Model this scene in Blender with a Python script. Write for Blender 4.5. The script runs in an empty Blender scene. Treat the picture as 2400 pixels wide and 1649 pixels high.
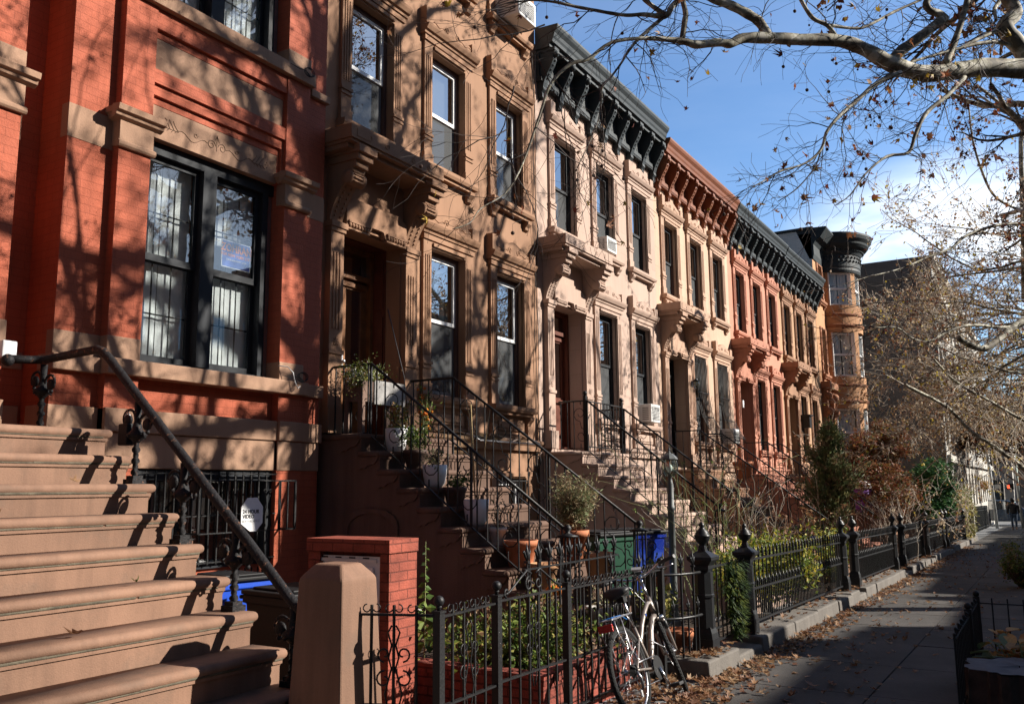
import bpy, math, random
from mathutils import Vector, Matrix
rad = math.radians
pi = math.pi
R = random.Random(11)
scene = bpy.context.scene
COL = scene.collection
SLOPE = 0.018
def zg(x): return -SLOPE * x
# ---------------------------------------------------------------- materials
def _nodes(name):
    m = bpy.data.materials.new(name); m.use_nodes = True
    nt = m.node_tree; nt.nodes.clear()
    return m, nt, nt.nodes, nt.links
def _mix(nt, fac, a, b, mode='MIX'):
    n = nt.nodes.new('ShaderNodeMix'); n.data_type = 'RGBA'; n.blend_type = mode
    for sock, v in ((n.inputs[0], fac), (n.inputs[6], a), (n.inputs[7], b)):
        if isinstance(v, (int, float)): sock.default_value = v
        elif isinstance(v, tuple): sock.default_value = (*v[:3], 1)
        else: nt.links.new(v, sock)
    return n.outputs[2]
def _ramp(nt, fac, stops, interp='LINEAR'):
    n = nt.nodes.new('ShaderNodeValToRGB'); cr = n.color_ramp; cr.interpolation = interp
    while len(cr.elements) > 1: cr.elements.remove(cr.elements[0])
    for i, (p, c) in enumerate(stops):
        e = cr.elements[0] if i == 0 else cr.elements.new(p)
        e.position = p; c = (c, c, c) if isinstance(c, (int, float)) else c
        e.color = (*c, 1)
    nt.links.new(fac, n.inputs[0]); return n.outputs[0]
def _noise(nt, vec, scale, detail=4, rough=.55):
    n = nt.nodes.new('ShaderNodeTexNoise'); n.inputs['Scale'].default_value = scale
    n.inputs['Detail'].default_value = detail; n.inputs['Roughness'].default_value = rough
    if vec is not None: nt.links.new(vec, n.inputs['Vector'])
    return n.outputs[0]
def _map(nt, vec, scale):
    n = nt.nodes.new('ShaderNodeMapping'); n.inputs['Scale'].default_value = scale
    nt.links.new(vec, n.inputs['Vector']); return n.outputs[0]
MATS = {}
def mat(name, col, rough=.8, var=.12, scale=1.6, bump=.25, bscale=45, metal=0., spec=.35,
        brick=None, streak=0., stain=None, chips=None, fine=.06, coat=0.):
    m, nt, N, L = _nodes(name); MATS[name] = m
    out = N.new('ShaderNodeOutputMaterial'); b = N.new('ShaderNodeBsdfPrincipled')
    L.new(b.outputs[0], out.inputs[0])
    geo = N.new('ShaderNodeNewGeometry'); P = geo.outputs['Position']
    dark = tuple(c * (1 - var) for c in col); light = tuple(min(1, c * (1 + var)) for c in col)
    base = _mix(nt, _ramp(nt, _noise(nt, P, scale, 5), [(.3, 0), (.7, 1)]), dark, light)
    if fine:
        base = _mix(nt, 1.0, base, _ramp(nt, _noise(nt, P, 90, 2), [(.25, 1 - fine * 2), (.75, 1 + 0 * fine)]), 'MULTIPLY')
    hs = _noise(nt, P, bscale, 4)
    if brick:
        w, h, mo, mcol, off = brick
        sep = N.new('ShaderNodeSeparateXYZ'); L.new(P, sep.inputs[0])
        ad = N.new('ShaderNodeMath'); ad.operation = 'ADD'; L.new(sep.outputs[0], ad.inputs[0]); L.new(sep.outputs[1], ad.inputs[1])
        cb = N.new('ShaderNodeCombineXYZ'); L.new(ad.outputs[0], cb.inputs[0]); L.new(sep.outputs[2], cb.inputs[1])
        bt = N.new('ShaderNodeTexBrick'); bt.offset = off
        bt.inputs['Scale'].default_value = 1; bt.inputs['Mortar Size'].default_value = mo
        bt.inputs['Mortar Smooth'].default_value = .3
        bt.inputs['Brick Width'].default_value = w; bt.inputs['Row Height'].default_value = h
        bt.inputs['Color1'].default_value = (.92, .92, .92, 1); bt.inputs['Color2'].default_value = (1, 1, 1, 1)
        bt.inputs['Mortar'].default_value = (mcol, mcol, mcol, 1)
        wv = N.new('ShaderNodeTexNoise'); wv.inputs['Scale'].default_value = 3; L.new(P, wv.inputs['Vector'])
        vm = N.new('ShaderNodeVectorMath'); vm.operation = 'MULTIPLY_ADD'
        L.new(wv.outputs[1], vm.inputs[0]); vm.inputs[1].default_value = (.012, .012, 0); L.new(cb.outputs[0], vm.inputs[2])
        L.new(vm.outputs[0], bt.inputs['Vector'])
        base = _mix(nt, 1.0, base, bt.outputs[0], 'MULTIPLY')
        mm = N.new('ShaderNodeMath'); mm.operation = 'MULTIPLY_ADD'
        L.new(bt.outputs[1], mm.inputs[0]); mm.inputs[1].default_value = -.6; L.new(hs, mm.inputs[2]); hs = mm.outputs[0]
    if streak:
        s = _noise(nt, _map(nt, P, (9, 9, .5)), 1.0, 5, .65)
        base = _mix(nt, 1.0, base, _ramp(nt, s, [(.30, 1 - streak), (.58, 1.)]), 'MULTIPLY')
    if stain:
        sc, amt, lo, hi = stain
        base = _mix(nt, _ramp(nt, _noise(nt, P, sc, 6, .7), [(lo, 0), (hi, 1)]), base, amt)
    if chips:
        ccol, lo = chips
        base = _mix(nt, _ramp(nt, _noise(nt, P, 26, 5, .7), [(lo, 0), (lo + .03, 1)]), base, ccol)
    L.new(base, b.inputs['Base Color'])
    b.inputs['Roughness'].default_value = rough; b.inputs['Metallic'].default_value = metal
    b.inputs['Specular IOR Level'].default_value = spec
    if coat: b.inputs['Coat Weight'].default_value = coat
    if bump:
        bp = N.new('ShaderNodeBump'); bp.inputs['Strength'].default_value = bump; bp.inputs['Distance'].default_value = .012
        L.new(hs, bp.inputs['Height']); L.new(bp.outputs[0], b.inputs['Normal'])
    return m
def leafmat(name, cols, rough=.6, trans=.3, scale=14):
    m, nt, N, L = _nodes(name); MATS[name] = m
    out = N.new('ShaderNodeOutputMaterial'); b = N.new('ShaderNodeBsdfPrincipled')
    geo = N.new('ShaderNodeNewGeometry')
    v = N.new('ShaderNodeTexVoronoi'); v.inputs['Scale'].default_value = scale; L.new(geo.outputs['Position'], v.inputs['Vector'])
    sep = N.new('ShaderNodeSeparateColor'); L.new(v.outputs['Color'], sep.inputs[0])
    n = len(cols)
    c = _ramp(nt, sep.outputs[0], [(i / n, c) for i, c in enumerate(cols)], 'CONSTANT')
    c = _mix(nt, 1.0, c, _ramp(nt, _noise(nt, geo.outputs['Position'], 60, 2), [(.3, .7), (.7, 1.)]), 'MULTIPLY')
    L.new(c, b.inputs['Base Color']); b.inputs['Roughness'].default_value = rough; b.inputs['Specular IOR Level'].default_value = .3
    t = N.new('ShaderNodeBsdfTranslucent'); L.new(c, t.inputs[0])
    mx = N.new('ShaderNodeMixShader'); mx.inputs[0].default_value = trans
    L.new(b.outputs[0], mx.inputs[1]); L.new(t.outputs[0], mx.inputs[2]); L.new(mx.outputs[0], out.inputs[0])
    return m
def glassmat(name, tint=(.8, .85, .85), refl=1.55, rough=.0, base=.08, bs=1.8):
    m, nt, N, L = _nodes(name); MATS[name] = m
    out = N.new('ShaderNodeOutputMaterial'); t = N.new('ShaderNodeBsdfTransparent'); t.inputs[0].default_value = (*tint, 1)
    g = N.new('ShaderNodeBsdfGlossy'); g.inputs['Roughness'].default_value = rough
    geo = N.new('ShaderNodeNewGeometry')
    bp = N.new('ShaderNodeBump'); bp.inputs['Strength'].default_value = .035 if bs < 5 else .8; bp.inputs['Distance'].default_value = .02
    L.new(_noise(nt, geo.outputs['Position'], bs, 2), bp.inputs['Height']); L.new(bp.outputs[0], g.inputs['Normal'])
    def mth(op, a, b=None):
        n = N.new('ShaderNodeMath'); n.operation = op; n.use_clamp = op == 'ADD'
        for i, v in enumerate((a, b)):
            if v is None: continue
            if isinstance(v, (int, float)): n.inputs[i].default_value = v
            else: L.new(v, n.inputs[i])
        return n.outputs[0]
    dp = N.new('ShaderNodeVectorMath'); dp.operation = 'DOT_PRODUCT'; L.new(geo.outputs['Normal'], dp.inputs[0]); L.new(geo.outputs['Incoming'], dp.inputs[1])
    c_ = mth('SUBTRACT', 1.0, mth('ABSOLUTE', dp.outputs['Value'])); a = mth('ADD', mth('MULTIPLY', mth('POWER', c_, 5.0), .9), base)
    mx = N.new('ShaderNodeMixShader'); L.new(a, mx.inputs[0]); L.new(t.outputs[0], mx.inputs[1]); L.new(g.outputs[0], mx.inputs[2])
    L.new(mx.outputs[0], out.inputs[0]); return m
def barkmat(name):
    m, nt, N, L = _nodes(name); MATS[name] = m
    out = N.new('ShaderNodeOutputMaterial'); b = N.new('ShaderNodeBsdfPrincipled'); L.new(b.outputs[0], out.inputs[0])
    geo = N.new('ShaderNodeNewGeometry'); P = geo.outputs['Position']
    n1 = _noise(nt, P, 5.5, 3, .5)
    c = _ramp(nt, n1, [(0, (.10, .085, .06)), (.42, (.20, .17, .12)), (.50, (.34, .32, .24)), (.56, (.55, .52, .44)), (.62, (.30, .28, .19))], 'CONSTANT')
    c = _mix(nt, 1.0, c, _ramp(nt, _noise(nt, P, 40, 3), [(.3, .75), (.7, 1.)]), 'MULTIPLY')
    L.new(c, b.inputs['Base Color']); b.inputs['Roughness'].default_value = .75
    bp = N.new('ShaderNodeBump'); bp.inputs['Strength'].default_value = .4; bp.inputs['Distance'].default_value = .01
    L.new(n1, bp.inputs['Height']); L.new(bp.outputs[0], b.inputs['Normal']); return m
def emitmat(name, col, s):
    m, nt, N, L = _nodes(name); MATS[name] = m
    out = N.new('ShaderNodeOutputMaterial'); e = N.new('ShaderNodeEmission'); e.inputs[0].default_value = (*col, 1); e.inputs[1].default_value = s
    L.new(e.outputs[0], out.inputs[0]); return m

BR = (.215, .074, .0035, .74, .5)
mat('brick_red', (.42, .098, .046), .75, .10, 1.2, .5, 60, brick=BR, streak=.12, chips=((.42, .28, .2), .76))
mat('brick_box', (.30, .07, .042), .8, .35, 5, .6, 60, brick=(.21, .07, .006, .5, .5), streak=.2)
mat('brick_old', (.26, .06, .04), .9, .3, 6, .8, 50, brick=(.21, .07, .008, .45, .5), streak=.3)
mat('trim_stone', (.35, .21, .138), .85, .10, 1.1, .25, 70, streak=.14, stain=(2.2, (.22, .15, .10), .62, .8))
mat('step_stone', (.225, .126, .082), .8, .18, 1.6, .2, 120, streak=.22, stain=(2.6, (.13, .085, .06), .55, .78))
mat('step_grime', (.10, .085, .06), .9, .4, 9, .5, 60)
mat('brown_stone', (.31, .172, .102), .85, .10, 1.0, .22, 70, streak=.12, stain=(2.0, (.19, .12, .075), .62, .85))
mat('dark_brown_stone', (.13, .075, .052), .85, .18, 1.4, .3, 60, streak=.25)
mat('pink_stone', (.47, .34, .275), .85, .07, 1.0, .2, 80, brick=(1.15, .46, .004, .74, .5), streak=.08)
mat('pink_trim', (.45, .32, .255), .85, .07, 1.2, .2, 80, streak=.10)
mat('cream_stone', (.55, .38, .275), .85, .09, 1.0, .2, 80, brick=(1.0, .44, .004, .74, .5), streak=.10)
mat('cream_trim', (.46, .30, .215), .85, .09, 1.2, .2, 80, streak=.16)
mat('salmon_stone', (.50, .235, .16), .85, .07, 1.0, .18, 80, brick=(1.0, .44, .003, .82, .5), streak=.10)
mat('salmon_trim', (.44, .195, .13), .85, .07, 1.2, .18, 80, streak=.12)
mat('tan_stone', (.42, .255, .15), .85, .10, 1.0, .2, 80, streak=.14)
mat('tan_trim', (.30, .165, .10), .85, .10, 1.2, .2, 80, streak=.2)
mat('orange_stone', (.48, .25, .125), .85, .08, 1.0, .2, 80, streak=.12)
mat('orange_trim', (.34, .15, .08), .85, .10, 1.2, .2, 80, streak=.2)
mat('slate_paint', (.034, .043, .048), .6, .15, 3, .12, 60, spec=.3)
mat('rust_paint', (.20, .066, .028), .6, .15, 3, .15, 60)
mat('black_paint', (.011, .012, .014), .42, .2, 4, .15, 50, spec=.4)
mat('lamp_grey', (.11, .12, .12), .5, .15, 4, .15, 50, spec=.4)
mat('black_iron', (.012, .012, .013), .5, .3, 5, .3, 60, spec=.3, stain=(14, (.05, .03, .02), .62, .75))
mat('rust_iron', (.014, .013, .014), .62, .3, 6, .6, 50, spec=.22, chips=((.13, .065, .04), .60))
mat('window_black', (.018, .021, .026), .62, .1, 4, .05, 50, spec=.22)
mat('window_white', (.80, .81, .82), .5, .03, 4, .03, 50)
mat('window_brown', (.10, .055, .045), .6, .15, 6, .12, 50)
mat('door_wood', (.24, .10, .035), .45, .3, 8, .2, 50, streak=.4, coat=.2)
mat('door_red', (.13, .035, .018), .5, .2, 6, .2, 50, streak=.3)
mat('groove', (.20, .125, .085), .9, .2, 9, .2, 60)
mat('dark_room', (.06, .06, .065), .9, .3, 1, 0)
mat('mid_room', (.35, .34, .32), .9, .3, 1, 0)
mat('curtain', (.66, .68, .69), .9, .1, 3, .15, 60)
mat('shade_cloth', (.28, .28, .27), .9, .1, 3, .15, 60)
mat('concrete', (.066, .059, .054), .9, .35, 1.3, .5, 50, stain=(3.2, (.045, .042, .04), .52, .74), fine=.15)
mat('bluestone', (.19, .195, .20), .85, .18, 1.5, .3, 50, stain=(4, (.09, .09, .09), .62, .8))
mat('asphalt', (.05, .05, .052), .9, .2, 3, .5, 80)
mat('kerb_rock', (.145, .13, .115), .85, .2, 2.5, .5, 40, streak=.2, stain=(5, (.08, .075, .065), .55, .75))
mat('soil', (.065, .045, .03), .95, .4, 8, 1., 30)
mat('paver', (.20, .085, .06), .85, .3, 5, .5, 50, brick=(.2, .1, .006, .5, .5))
mat('white_wall', (.84, .84, .82), .9, .08, 2, .4, 30, brick=(.21, .074, .006, .8, .5), stain=(1.2, (.25, .25, .25), .58, .8))
mat('grey_wall', (.15, .16, .17), .85, .15, 1, .25, 50, brick=(.21, .074, .006, .7, .5))
mat('pale_front', (.46, .44, .40), .85, .1, 1, .2, 60)
mat('opposite_wall', (.22, .13, .10), .9, .2, 1, .3, 50, brick=(.21, .074, .006, .6, .5))
mat('roof_tar', (.05, .05, .055), .9, .2, 2, .3, 30)
mat('terracotta', (.50, .18, .085), .8, .14, 6, .2, 60, streak=.2)
mat('terracotta_pale', (.50, .27, .14), .85, .14, 6, .2, 60, streak=.2)
mat('white_plastic', (.74, .74, .75), .4, .05, 4, .05, 50)
mat('grey_pot', (.45, .43, .40), .7, .12, 5, .15, 50)
mat('brown_pot', (.11, .07, .055), .7, .2, 5, .3, 50)
mat('wood_plank', (.16, .10, .075), .8, .35, 5, .5, 40, streak=.4)
mat('grey_plank', (.34, .33, .32), .8, .3, 6, .5, 40, streak=.4)
mat('bin_black', (.009, .009, .010), .6, .1, 4, .1, 50, spec=.25)
mat('bin_blue', (.006, .065, .50), .45, .12, 4, .08, 50, spec=.5)
mat('bin_deep_blue', (.012, .045, .30), .4, .12, 4, .08, 50, spec=.5)
mat('bin_green', (.005, .055, .028), .45, .12, 4, .08, 50, spec=.5)
mat('purple', (.22, .08, .42), .5, .1, 4, .05, 50)
mat('frame_paint', (.30, .255, .225), .34, .05, 6, .03, 50, metal=.4, spec=.5, coat=.4)
mat('chrome', (.66, .66, .68), .22, .05, 6, 0, 50, metal=1.)
mat('dull_metal', (.38, .38, .40), .38, .1, 6, .05, 50, metal=.9)
mat('tyre', (.022, .022, .022), .85, .3, 30, 1., 160)
mat('rubber', (.018, .018, .019), .55, .15, 8, .1, 60, spec=.5)
mat('reflector_red', (.40, .008, .01), .25, .1, 20, .3, 90, spec=.7)
mat('strap_blue', (.01, .12, .38), .5, .05, 4, 0)
mat('steel_pole', (.60, .62, .62), .5, .1, 4, .1, 50, metal=.3)
mat('signal_yellow', (.62, .33, .02), .5, .1, 4, .1, 50)
mat('car_paint', (.02, .045, .09), .25, .1, 4, 0, 50, spec=.6, coat=1.)
mat('coat_black', (.013, .012, .015), .7, .2, 8, .4, 30)
mat('skin', (.35, .2, .14), .6, .1, 6, 0)
mat('jeans', (.03, .05, .09), .85, .2, 8, .2, 60)
mat('sign_white', (.84, .84, .84), .5, .03, 4, 0)
mat('sign_blue', (.03, .09, .40), .5, .08, 6, 0)
mat('sign_orange', (.95, .30, .06), .5, .03, 4, 0)
mat('ink', (.02, .02, .025), .6, .03, 4, 0)
mat('pale_ink', (.45, .47, .48), .6, .03, 4, 0)
mat('ac_plastic', (.72, .72, .70), .5, .05, 4, .05, 50)
mat('ac_grille', (.20, .20, .20), .6, .1, 4, .1, 50)
mat('pumpkin', (.75, .20, .015), .45, .1, 12, .1, 40)
mat('stem_green', (.22, .24, .10), .7, .2, 10, .1, 50)
mat('stem_brown', (.15, .09, .06), .8, .25, 12, .2, 50)
mat('bamboo', (.42, .30, .14), .6, .15, 12, .1, 50)
mat('seed_brown', (.075, .045, .035), .9, .2, 20, .5, 90)
mat('stump_bark', (.05, .035, .028), .95, .4, 8, 1., 14)
mat('cut_wood', (.14, .145, .16), .9, .25, 6, .5, 18)
mat('twig_dark', (.055, .042, .038), .8, .3, 9, .2, 50)  # silhouette darkness of the near twigs is put into this colour
mat('twig_pale', (.46, .40, .33), .8, .35, 7, .2, 50)  # sunlit paleness of the far twigs is put into this colour
mat('cable_black', (.012, .012, .012), .6, 0, 4, 0)
mat('cable_white', (.7, .7, .7), .6, 0, 4, 0)
barkmat('plane_bark')
leafmat('leaf_dead', [(.24, .11, .05), (.33, .19, .10), (.17, .075, .04), (.40, .26, .15), (.22, .11, .06), (.32, .17, .08)], scale=9)
leafmat('leaf_hang', [(.26, .085, .04), (.36, .19, .10), (.18, .05, .035), (.45, .30, .18), (.30, .12, .05), (.42, .28, .04)], scale=5)
leafmat('leaf_pale', [(.62, .48, .31), (.46, .30, .17), (.70, .58, .40), (.50, .34, .14), (.36, .16, .08), (.60, .48, .08)], scale=3)
leafmat('leaf_green', [(.08, .145, .025), (.12, .20, .03), (.05, .09, .02), (.18, .24, .045)])
leafmat('leaf_yellowgreen', [(.20, .26, .03), (.36, .34, .04), (.12, .19, .03), (.50, .40, .06), (.10, .13, .03)])
leafmat('leaf_varieg', [(.55, .50, .12), (.16, .22, .04), (.66, .60, .25), (.10, .16, .03)])
leafmat('leaf_mixed', [(.14, .20, .03), (.09, .14, .025), (.32, .30, .06), (.40, .25, .12), (.19, .24, .04), (.07, .10, .02)])
leafmat('leaf_rosemary', [(.24, .25, .12), (.36, .29, .17), (.22, .26, .12), (.42, .32, .18)])
leafmat('leaf_juniper', [(.12, .16, .07), (.17, .21, .09), (.21, .20, .08), (.28, .20, .11)], scale=9)
leafmat('leaf_wreath', [(.030, .060, .015), (.06, .10, .02), (.02, .045, .012), (.11, .14, .02)])
leafmat('leaf_maple', [(.17, .05, .03), (.24, .08, .035), (.11, .06, .025), (.25, .12, .04), (.12, .12, .04)], scale=7)
leafmat('leaf_evergreen', [(.05, .15, .05), (.08, .21, .07), (.04, .10, .04), (.14, .26, .09)], scale=7)
leafmat('leaf_olive', [(.30, .30, .11), (.45, .43, .18), (.20, .20, .07), (.36, .28, .12)], scale=7)
leafmat('leaf_hosta', [(.55, .22, .04), (.10, .15, .07), (.50, .30, .12), (.16, .20, .08), (.60, .33, .08)], scale=5)
leafmat('petal_white', [(.8, .8, .76), (.7, .7, .65)])
leafmat('petal_orange', [(.75, .28, .02), (.7, .18, .02)])
glassmat('window_glass', (.60, .64, .66), 1.5, .0, .50)
glassmat('clear_glass', (.96, .98, .98), 1.45, .0, .13)
m, nt, N, L = _nodes('insect_screen'); MATS['insect_screen'] = m; out = N.new('ShaderNodeOutputMaterial'); mx = N.new('ShaderNodeMixShader'); mx.inputs[0].default_value = .62
t_ = N.new('ShaderNodeBsdfTransparent'); d_ = N.new('ShaderNodeBsdfDiffuse'); d_.inputs[0].default_value = (.115, .12, .125, 1); L.new(t_.outputs[0], mx.inputs[1]); L.new(d_.outputs[0], mx.inputs[2]); L.new(mx.outputs[0], out.inputs[0])
glassmat('bag_film', (.55, .68, .95), 1.5, .12, .16, 14)
glassmat('lamp_glass', (.75, .82, .78), 1.5, .02, .12)
emitmat('signal_red', (1, .06, .02), 2.2)
# ---------------------------------------------------------------- mesh builder
class MB:
    def __init__(s): s.v = []; s.f = []; s.sm = []
    def add(s, vs, fs, smooth=False):
        o = len(s.v); s.v += [tuple(p) for p in vs]; s.f += [tuple(i + o for i in f) for f in fs]; s.sm += [smooth] * len(fs); return s
    def box(s, x0, x1, y0, y1, z0, z1):
        x0, x1 = min(x0, x1), max(x0, x1); y0, y1 = min(y0, y1), max(y0, y1); z0, z1 = min(z0, z1), max(z0, z1)
        return s.add([(x0, y0, z0), (x1, y0, z0), (x1, y1, z0), (x0, y1, z0), (x0, y0, z1), (x1, y0, z1), (x1, y1, z1), (x0, y1, z1)],
                     [(0, 3, 2, 1), (4, 5, 6, 7), (0, 1, 5, 4), (1, 2, 6, 5), (2, 3, 7, 6), (3, 0, 4, 7)])
    def boxm(s, M, hx, hy, z0, z1):
        vs = [M @ Vector(p) for p in [(-hx, -hy, z0), (hx, -hy, z0), (hx, hy, z0), (-hx, hy, z0), (-hx, -hy, z1), (hx, -hy, z1), (hx, hy, z1), (-hx, hy, z1)]]
        return s.add(vs, [(0, 3, 2, 1), (4, 5, 6, 7), (0, 1, 5, 4), (1, 2, 6, 5), (2, 3, 7, 6), (3, 0, 4, 7)])
    def bar(s, p, q, w, h=None):
        p, q = Vector(p), Vector(q); d = q - p; l = d.length
        if l < 1e-6: return s
        M = Matrix.Translation(p) @ d.to_track_quat('Z', 'Y').to_matrix().to_4x4()
        return s.boxm(M, w / 2, (h or w) / 2, 0, l)
    def prism(s, poly, axis, a0, a1, smooth=False):
        n = len(poly)
        def P(u, v, a): return (a, u, v) if axis == 'x' else ((u, a, v) if axis == 'y' else (u, v, a))
        vs = [P(u, v, a0) for u, v in poly] + [P(u, v, a1) for u, v in poly]
        s.add(vs, [tuple(range(n))[::-1], tuple(range(n, 2 * n))])
        o = len(s.v) - 2 * n
        for i in range(n):
            j = (i + 1) % n; s.f.append((o + i, o + j, o + n + j, o + n + i)); s.sm.append(smooth)
        return s
    def tube(s, pts, r, n=8, cap=True, smooth=True, flat=None):
        pts = [Vector(p) for p in pts]; m = len(pts)
        rs = [r] * m if isinstance(r, (int, float)) else list(r)
        if flat: flat = Vector(flat)
        o = len(s.v); up = None
        for i, p in enumerate(pts):
            d = (pts[min(i + 1, m - 1)] - pts[max(i - 1, 0)])
            if d.length < 1e-9: d = Vector((0, 0, 1))
            d.normalize()
            if up is None: up = Vector((0, 0, 1)) if abs(d.z) < .9 else Vector((1, 0, 0))
            a = d.cross(up)
            if a.length < 1e-4: a = d.orthogonal()
            a.normalize(); b = a.cross(d).normalized(); up = b
            for k in range(n):
                t = 2 * pi * k / n
                q = a * (math.cos(t) * rs[i]) + b * (math.sin(t) * rs[i])
                s.v.append(tuple(p + q))
        for i in range(m - 1):
            for k in range(n):
                k2 = (k + 1) % n
                s.f.append((o + i * n + k, o + i * n + k2, o + (i + 1) * n + k2, o + (i + 1) * n + k)); s.sm.append(smooth)
        if cap and n > 2:
            s.f.append(tuple(o + k for k in range(n))[::-1]); s.sm.append(False)
            s.f.append(tuple(o + (m - 1) * n + k for k in range(n))); s.sm.append(False)
        return s
    def lathe(s, prof, c=(0, 0, 0), n=20, smooth=True, ang0=0, M=None):
        o = len(s.v); c = Vector(c)
        for r, z in prof:
            for k in range(n):
                t = 2 * pi * k / n + ang0
                p = Vector((math.cos(t) * r, math.sin(t) * r, z))
                if M: p = M @ p
                s.v.append(tuple(p + c))
        for i in range(len(prof) - 1):
            for k in range(n):
                k2 = (k + 1) % n
                s.f.append((o + i * n + k, o + i * n + k2, o + (i + 1) * n + k2, o + (i + 1) * n + k)); s.sm.append(smooth)
        s.f.append(tuple(o + k for k in range(n))[::-1]); s.sm.append(False)
        s.f.append(tuple(o + (len(prof) - 1) * n + k for k in range(n))); s.sm.append(False)
        return s
    def ball(s, c, r, n=10, m=6, sq=(1, 1, 1)):
        prof = [(max(1e-4, r * math.sin(pi * i / m)), -r * math.cos(pi * i / m)) for i in range(m + 1)]
        return s.lathe([(a, b * sq[2]) for a, b in prof], c, n)
    def leaf(s, c, d, up, L, W, fold=.3):
        c, d, up = Vector(c), Vector(d).normalized(), Vector(up)
        a = d.cross(up)
        if a.length < 1e-4: a = d.orthogonal()
        a.normalize(); nn = a.cross(d)
        h = nn * (fold * W)
        return s.add([c, c + d * L * .45 + a * W / 2 + h, c + d * L, c + d * L * .45 - a * W / 2 + h], [(0, 1, 2), (0, 2, 3)])
    def mesh(s, name, m, off=(0, 0, 0)):
        me = bpy.data.meshes.new(name)
        ox, oy, oz = off
        vs = [(x - ox, y - oy, z - oz) for x, y, z in s.v] if (ox or oy or oz) else s.v
        me.from_pydata(vs, [], s.f); me.polygons.foreach_set('use_smooth', s.sm); me.materials.append(MATS[m]); me.update(); return me
WL = {}
def setp(o, label=None, cat=None, group=None, kind=None):
    if label: o['label'] = label
    if cat: o['category'] = cat
    if group: o['group'] = group
    if kind: o['kind'] = kind
    return o
def islands(mb):
    par = list(range(len(mb.v)))
    def fd(i):
        while par[i] != i: par[i] = par[par[i]]; i = par[i]
        return i
    for f in mb.f:
        r = fd(f[0])
        for i in f[1:]: par[fd(i)] = r
    g = {}
    for f, s in zip(mb.f, mb.sm): g.setdefault(fd(f[0]), []).append((f, s))
    out = []
    for fs in g.values():
        ids = sorted({i for f, _ in fs for i in f}); mp = {k: n for n, k in enumerate(ids)}; b = MB(); b.v = [mb.v[i] for i in ids]; b.f = [tuple(mp[i] for i in f) for f, _ in fs]; b.sm = [s for _, s in fs]; out.append(b)
    return out
def parts(name, mb, m, parent=None, **k):
    return [part(name, b, m, parent, **k) for b in islands(mb)]
def thing(name, label, cat, loc=(0, 0, 0), rz=0, group=None, local=False, rot=None):
    o = bpy.data.objects.new(name, None); COL.objects.link(o); o.empty_display_size = .2
    o.location = loc; o.rotation_euler = rot or (0, 0, rz); WL[o.name] = Vector((0, 0, 0)) if local else Vector(loc)
    return setp(o, label, cat, group)
def part(name, mb, m, parent=None, label=None, kind=None, at=None, bevel=None):
    """verts in the scene (or, for local things, in the thing's own frame)"""
    base = WL[parent.name] if parent else Vector((0, 0, 0))
    if isinstance(mb, bpy.types.Mesh): me = mb; at = Vector(at or (0, 0, 0)) - base
    elif at is not None: me = mb.mesh(name, m); at = Vector(at) - base
    else: me = mb.mesh(name, m, base); at = Vector((0, 0, 0))
    o = bpy.data.objects.new(name, me); COL.objects.link(o)
    if parent: o.parent = parent
    o.location = at; WL[o.name] = base + at
    if bevel:
        bv = o.modifiers.new('bevel', 'BEVEL'); bv.width = bevel; bv.segments = 2; bv.limit_method = 'ANGLE'
    return setp(o, label, None, None, kind)
def solo(name, mb, m, label, cat, group=None, kind=None, bevel=None):
    o = part(name, mb, m, bevel=bevel); return setp(o, label, cat, group, kind)
def dup(root, loc=None, rz=None, label=None, group=None, scale=None):
    r = root.copy(); COL.objects.link(r)
    def rec(src, dst):
        for ch in src.children:
            c = ch.copy(); COL.objects.link(c); c.parent = dst; rec(ch, c)
    rec(root, r)
    if loc: r.location = loc
    if rz is not None: r.rotation_euler = (0, 0, rz)
    if scale: r.scale = (scale,) * 3
    setp(r, label, None, group); return r
def text_mesh(name, body, size, m, parent, M, font_scale=(1, 1), extrude=.001, align='CENTER', bold=0.):
    cu = bpy.data.curves.new(name, 'FONT'); cu.body = body; cu.size = size; cu.align_x = align; cu.extrude = extrude; cu.offset = bold
    cu.resolution_u = 3
    tmp = bpy.data.objects.new('tmp', cu); COL.objects.link(tmp)
    dg = bpy.context.evaluated_depsgraph_get(); me = bpy.data.meshes.new_from_object(tmp.evaluated_get(dg))
    bpy.data.objects.remove(tmp)
    me.transform(Matrix.Diagonal((font_scale[0], font_scale[1], 1, 1))); me.transform(M)
    me.materials.clear(); me.materials.append(MATS[m]); me.name = name
    base = WL[parent.name]; me.transform(Matrix.Translation(-base))
    o = bpy.data.objects.new(name, me); COL.objects.link(o); o.parent = parent; WL[o.name] = Vector(base); return o
def spiral(cx, cz, r0, turns, a0, sgn=1, n=14, inner=.2):
    return [(cx + math.cos(a0 + sgn * 2 * pi * turns * i / n) * r0 * (1 - (1 - inner) * i / n),
             cz + math.sin(a0 + sgn * 2 * pi * turns * i / n) * r0 * (1 - (1 - inner) * i / n)) for i in range(n + 1)]
FY = 7.3
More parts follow.
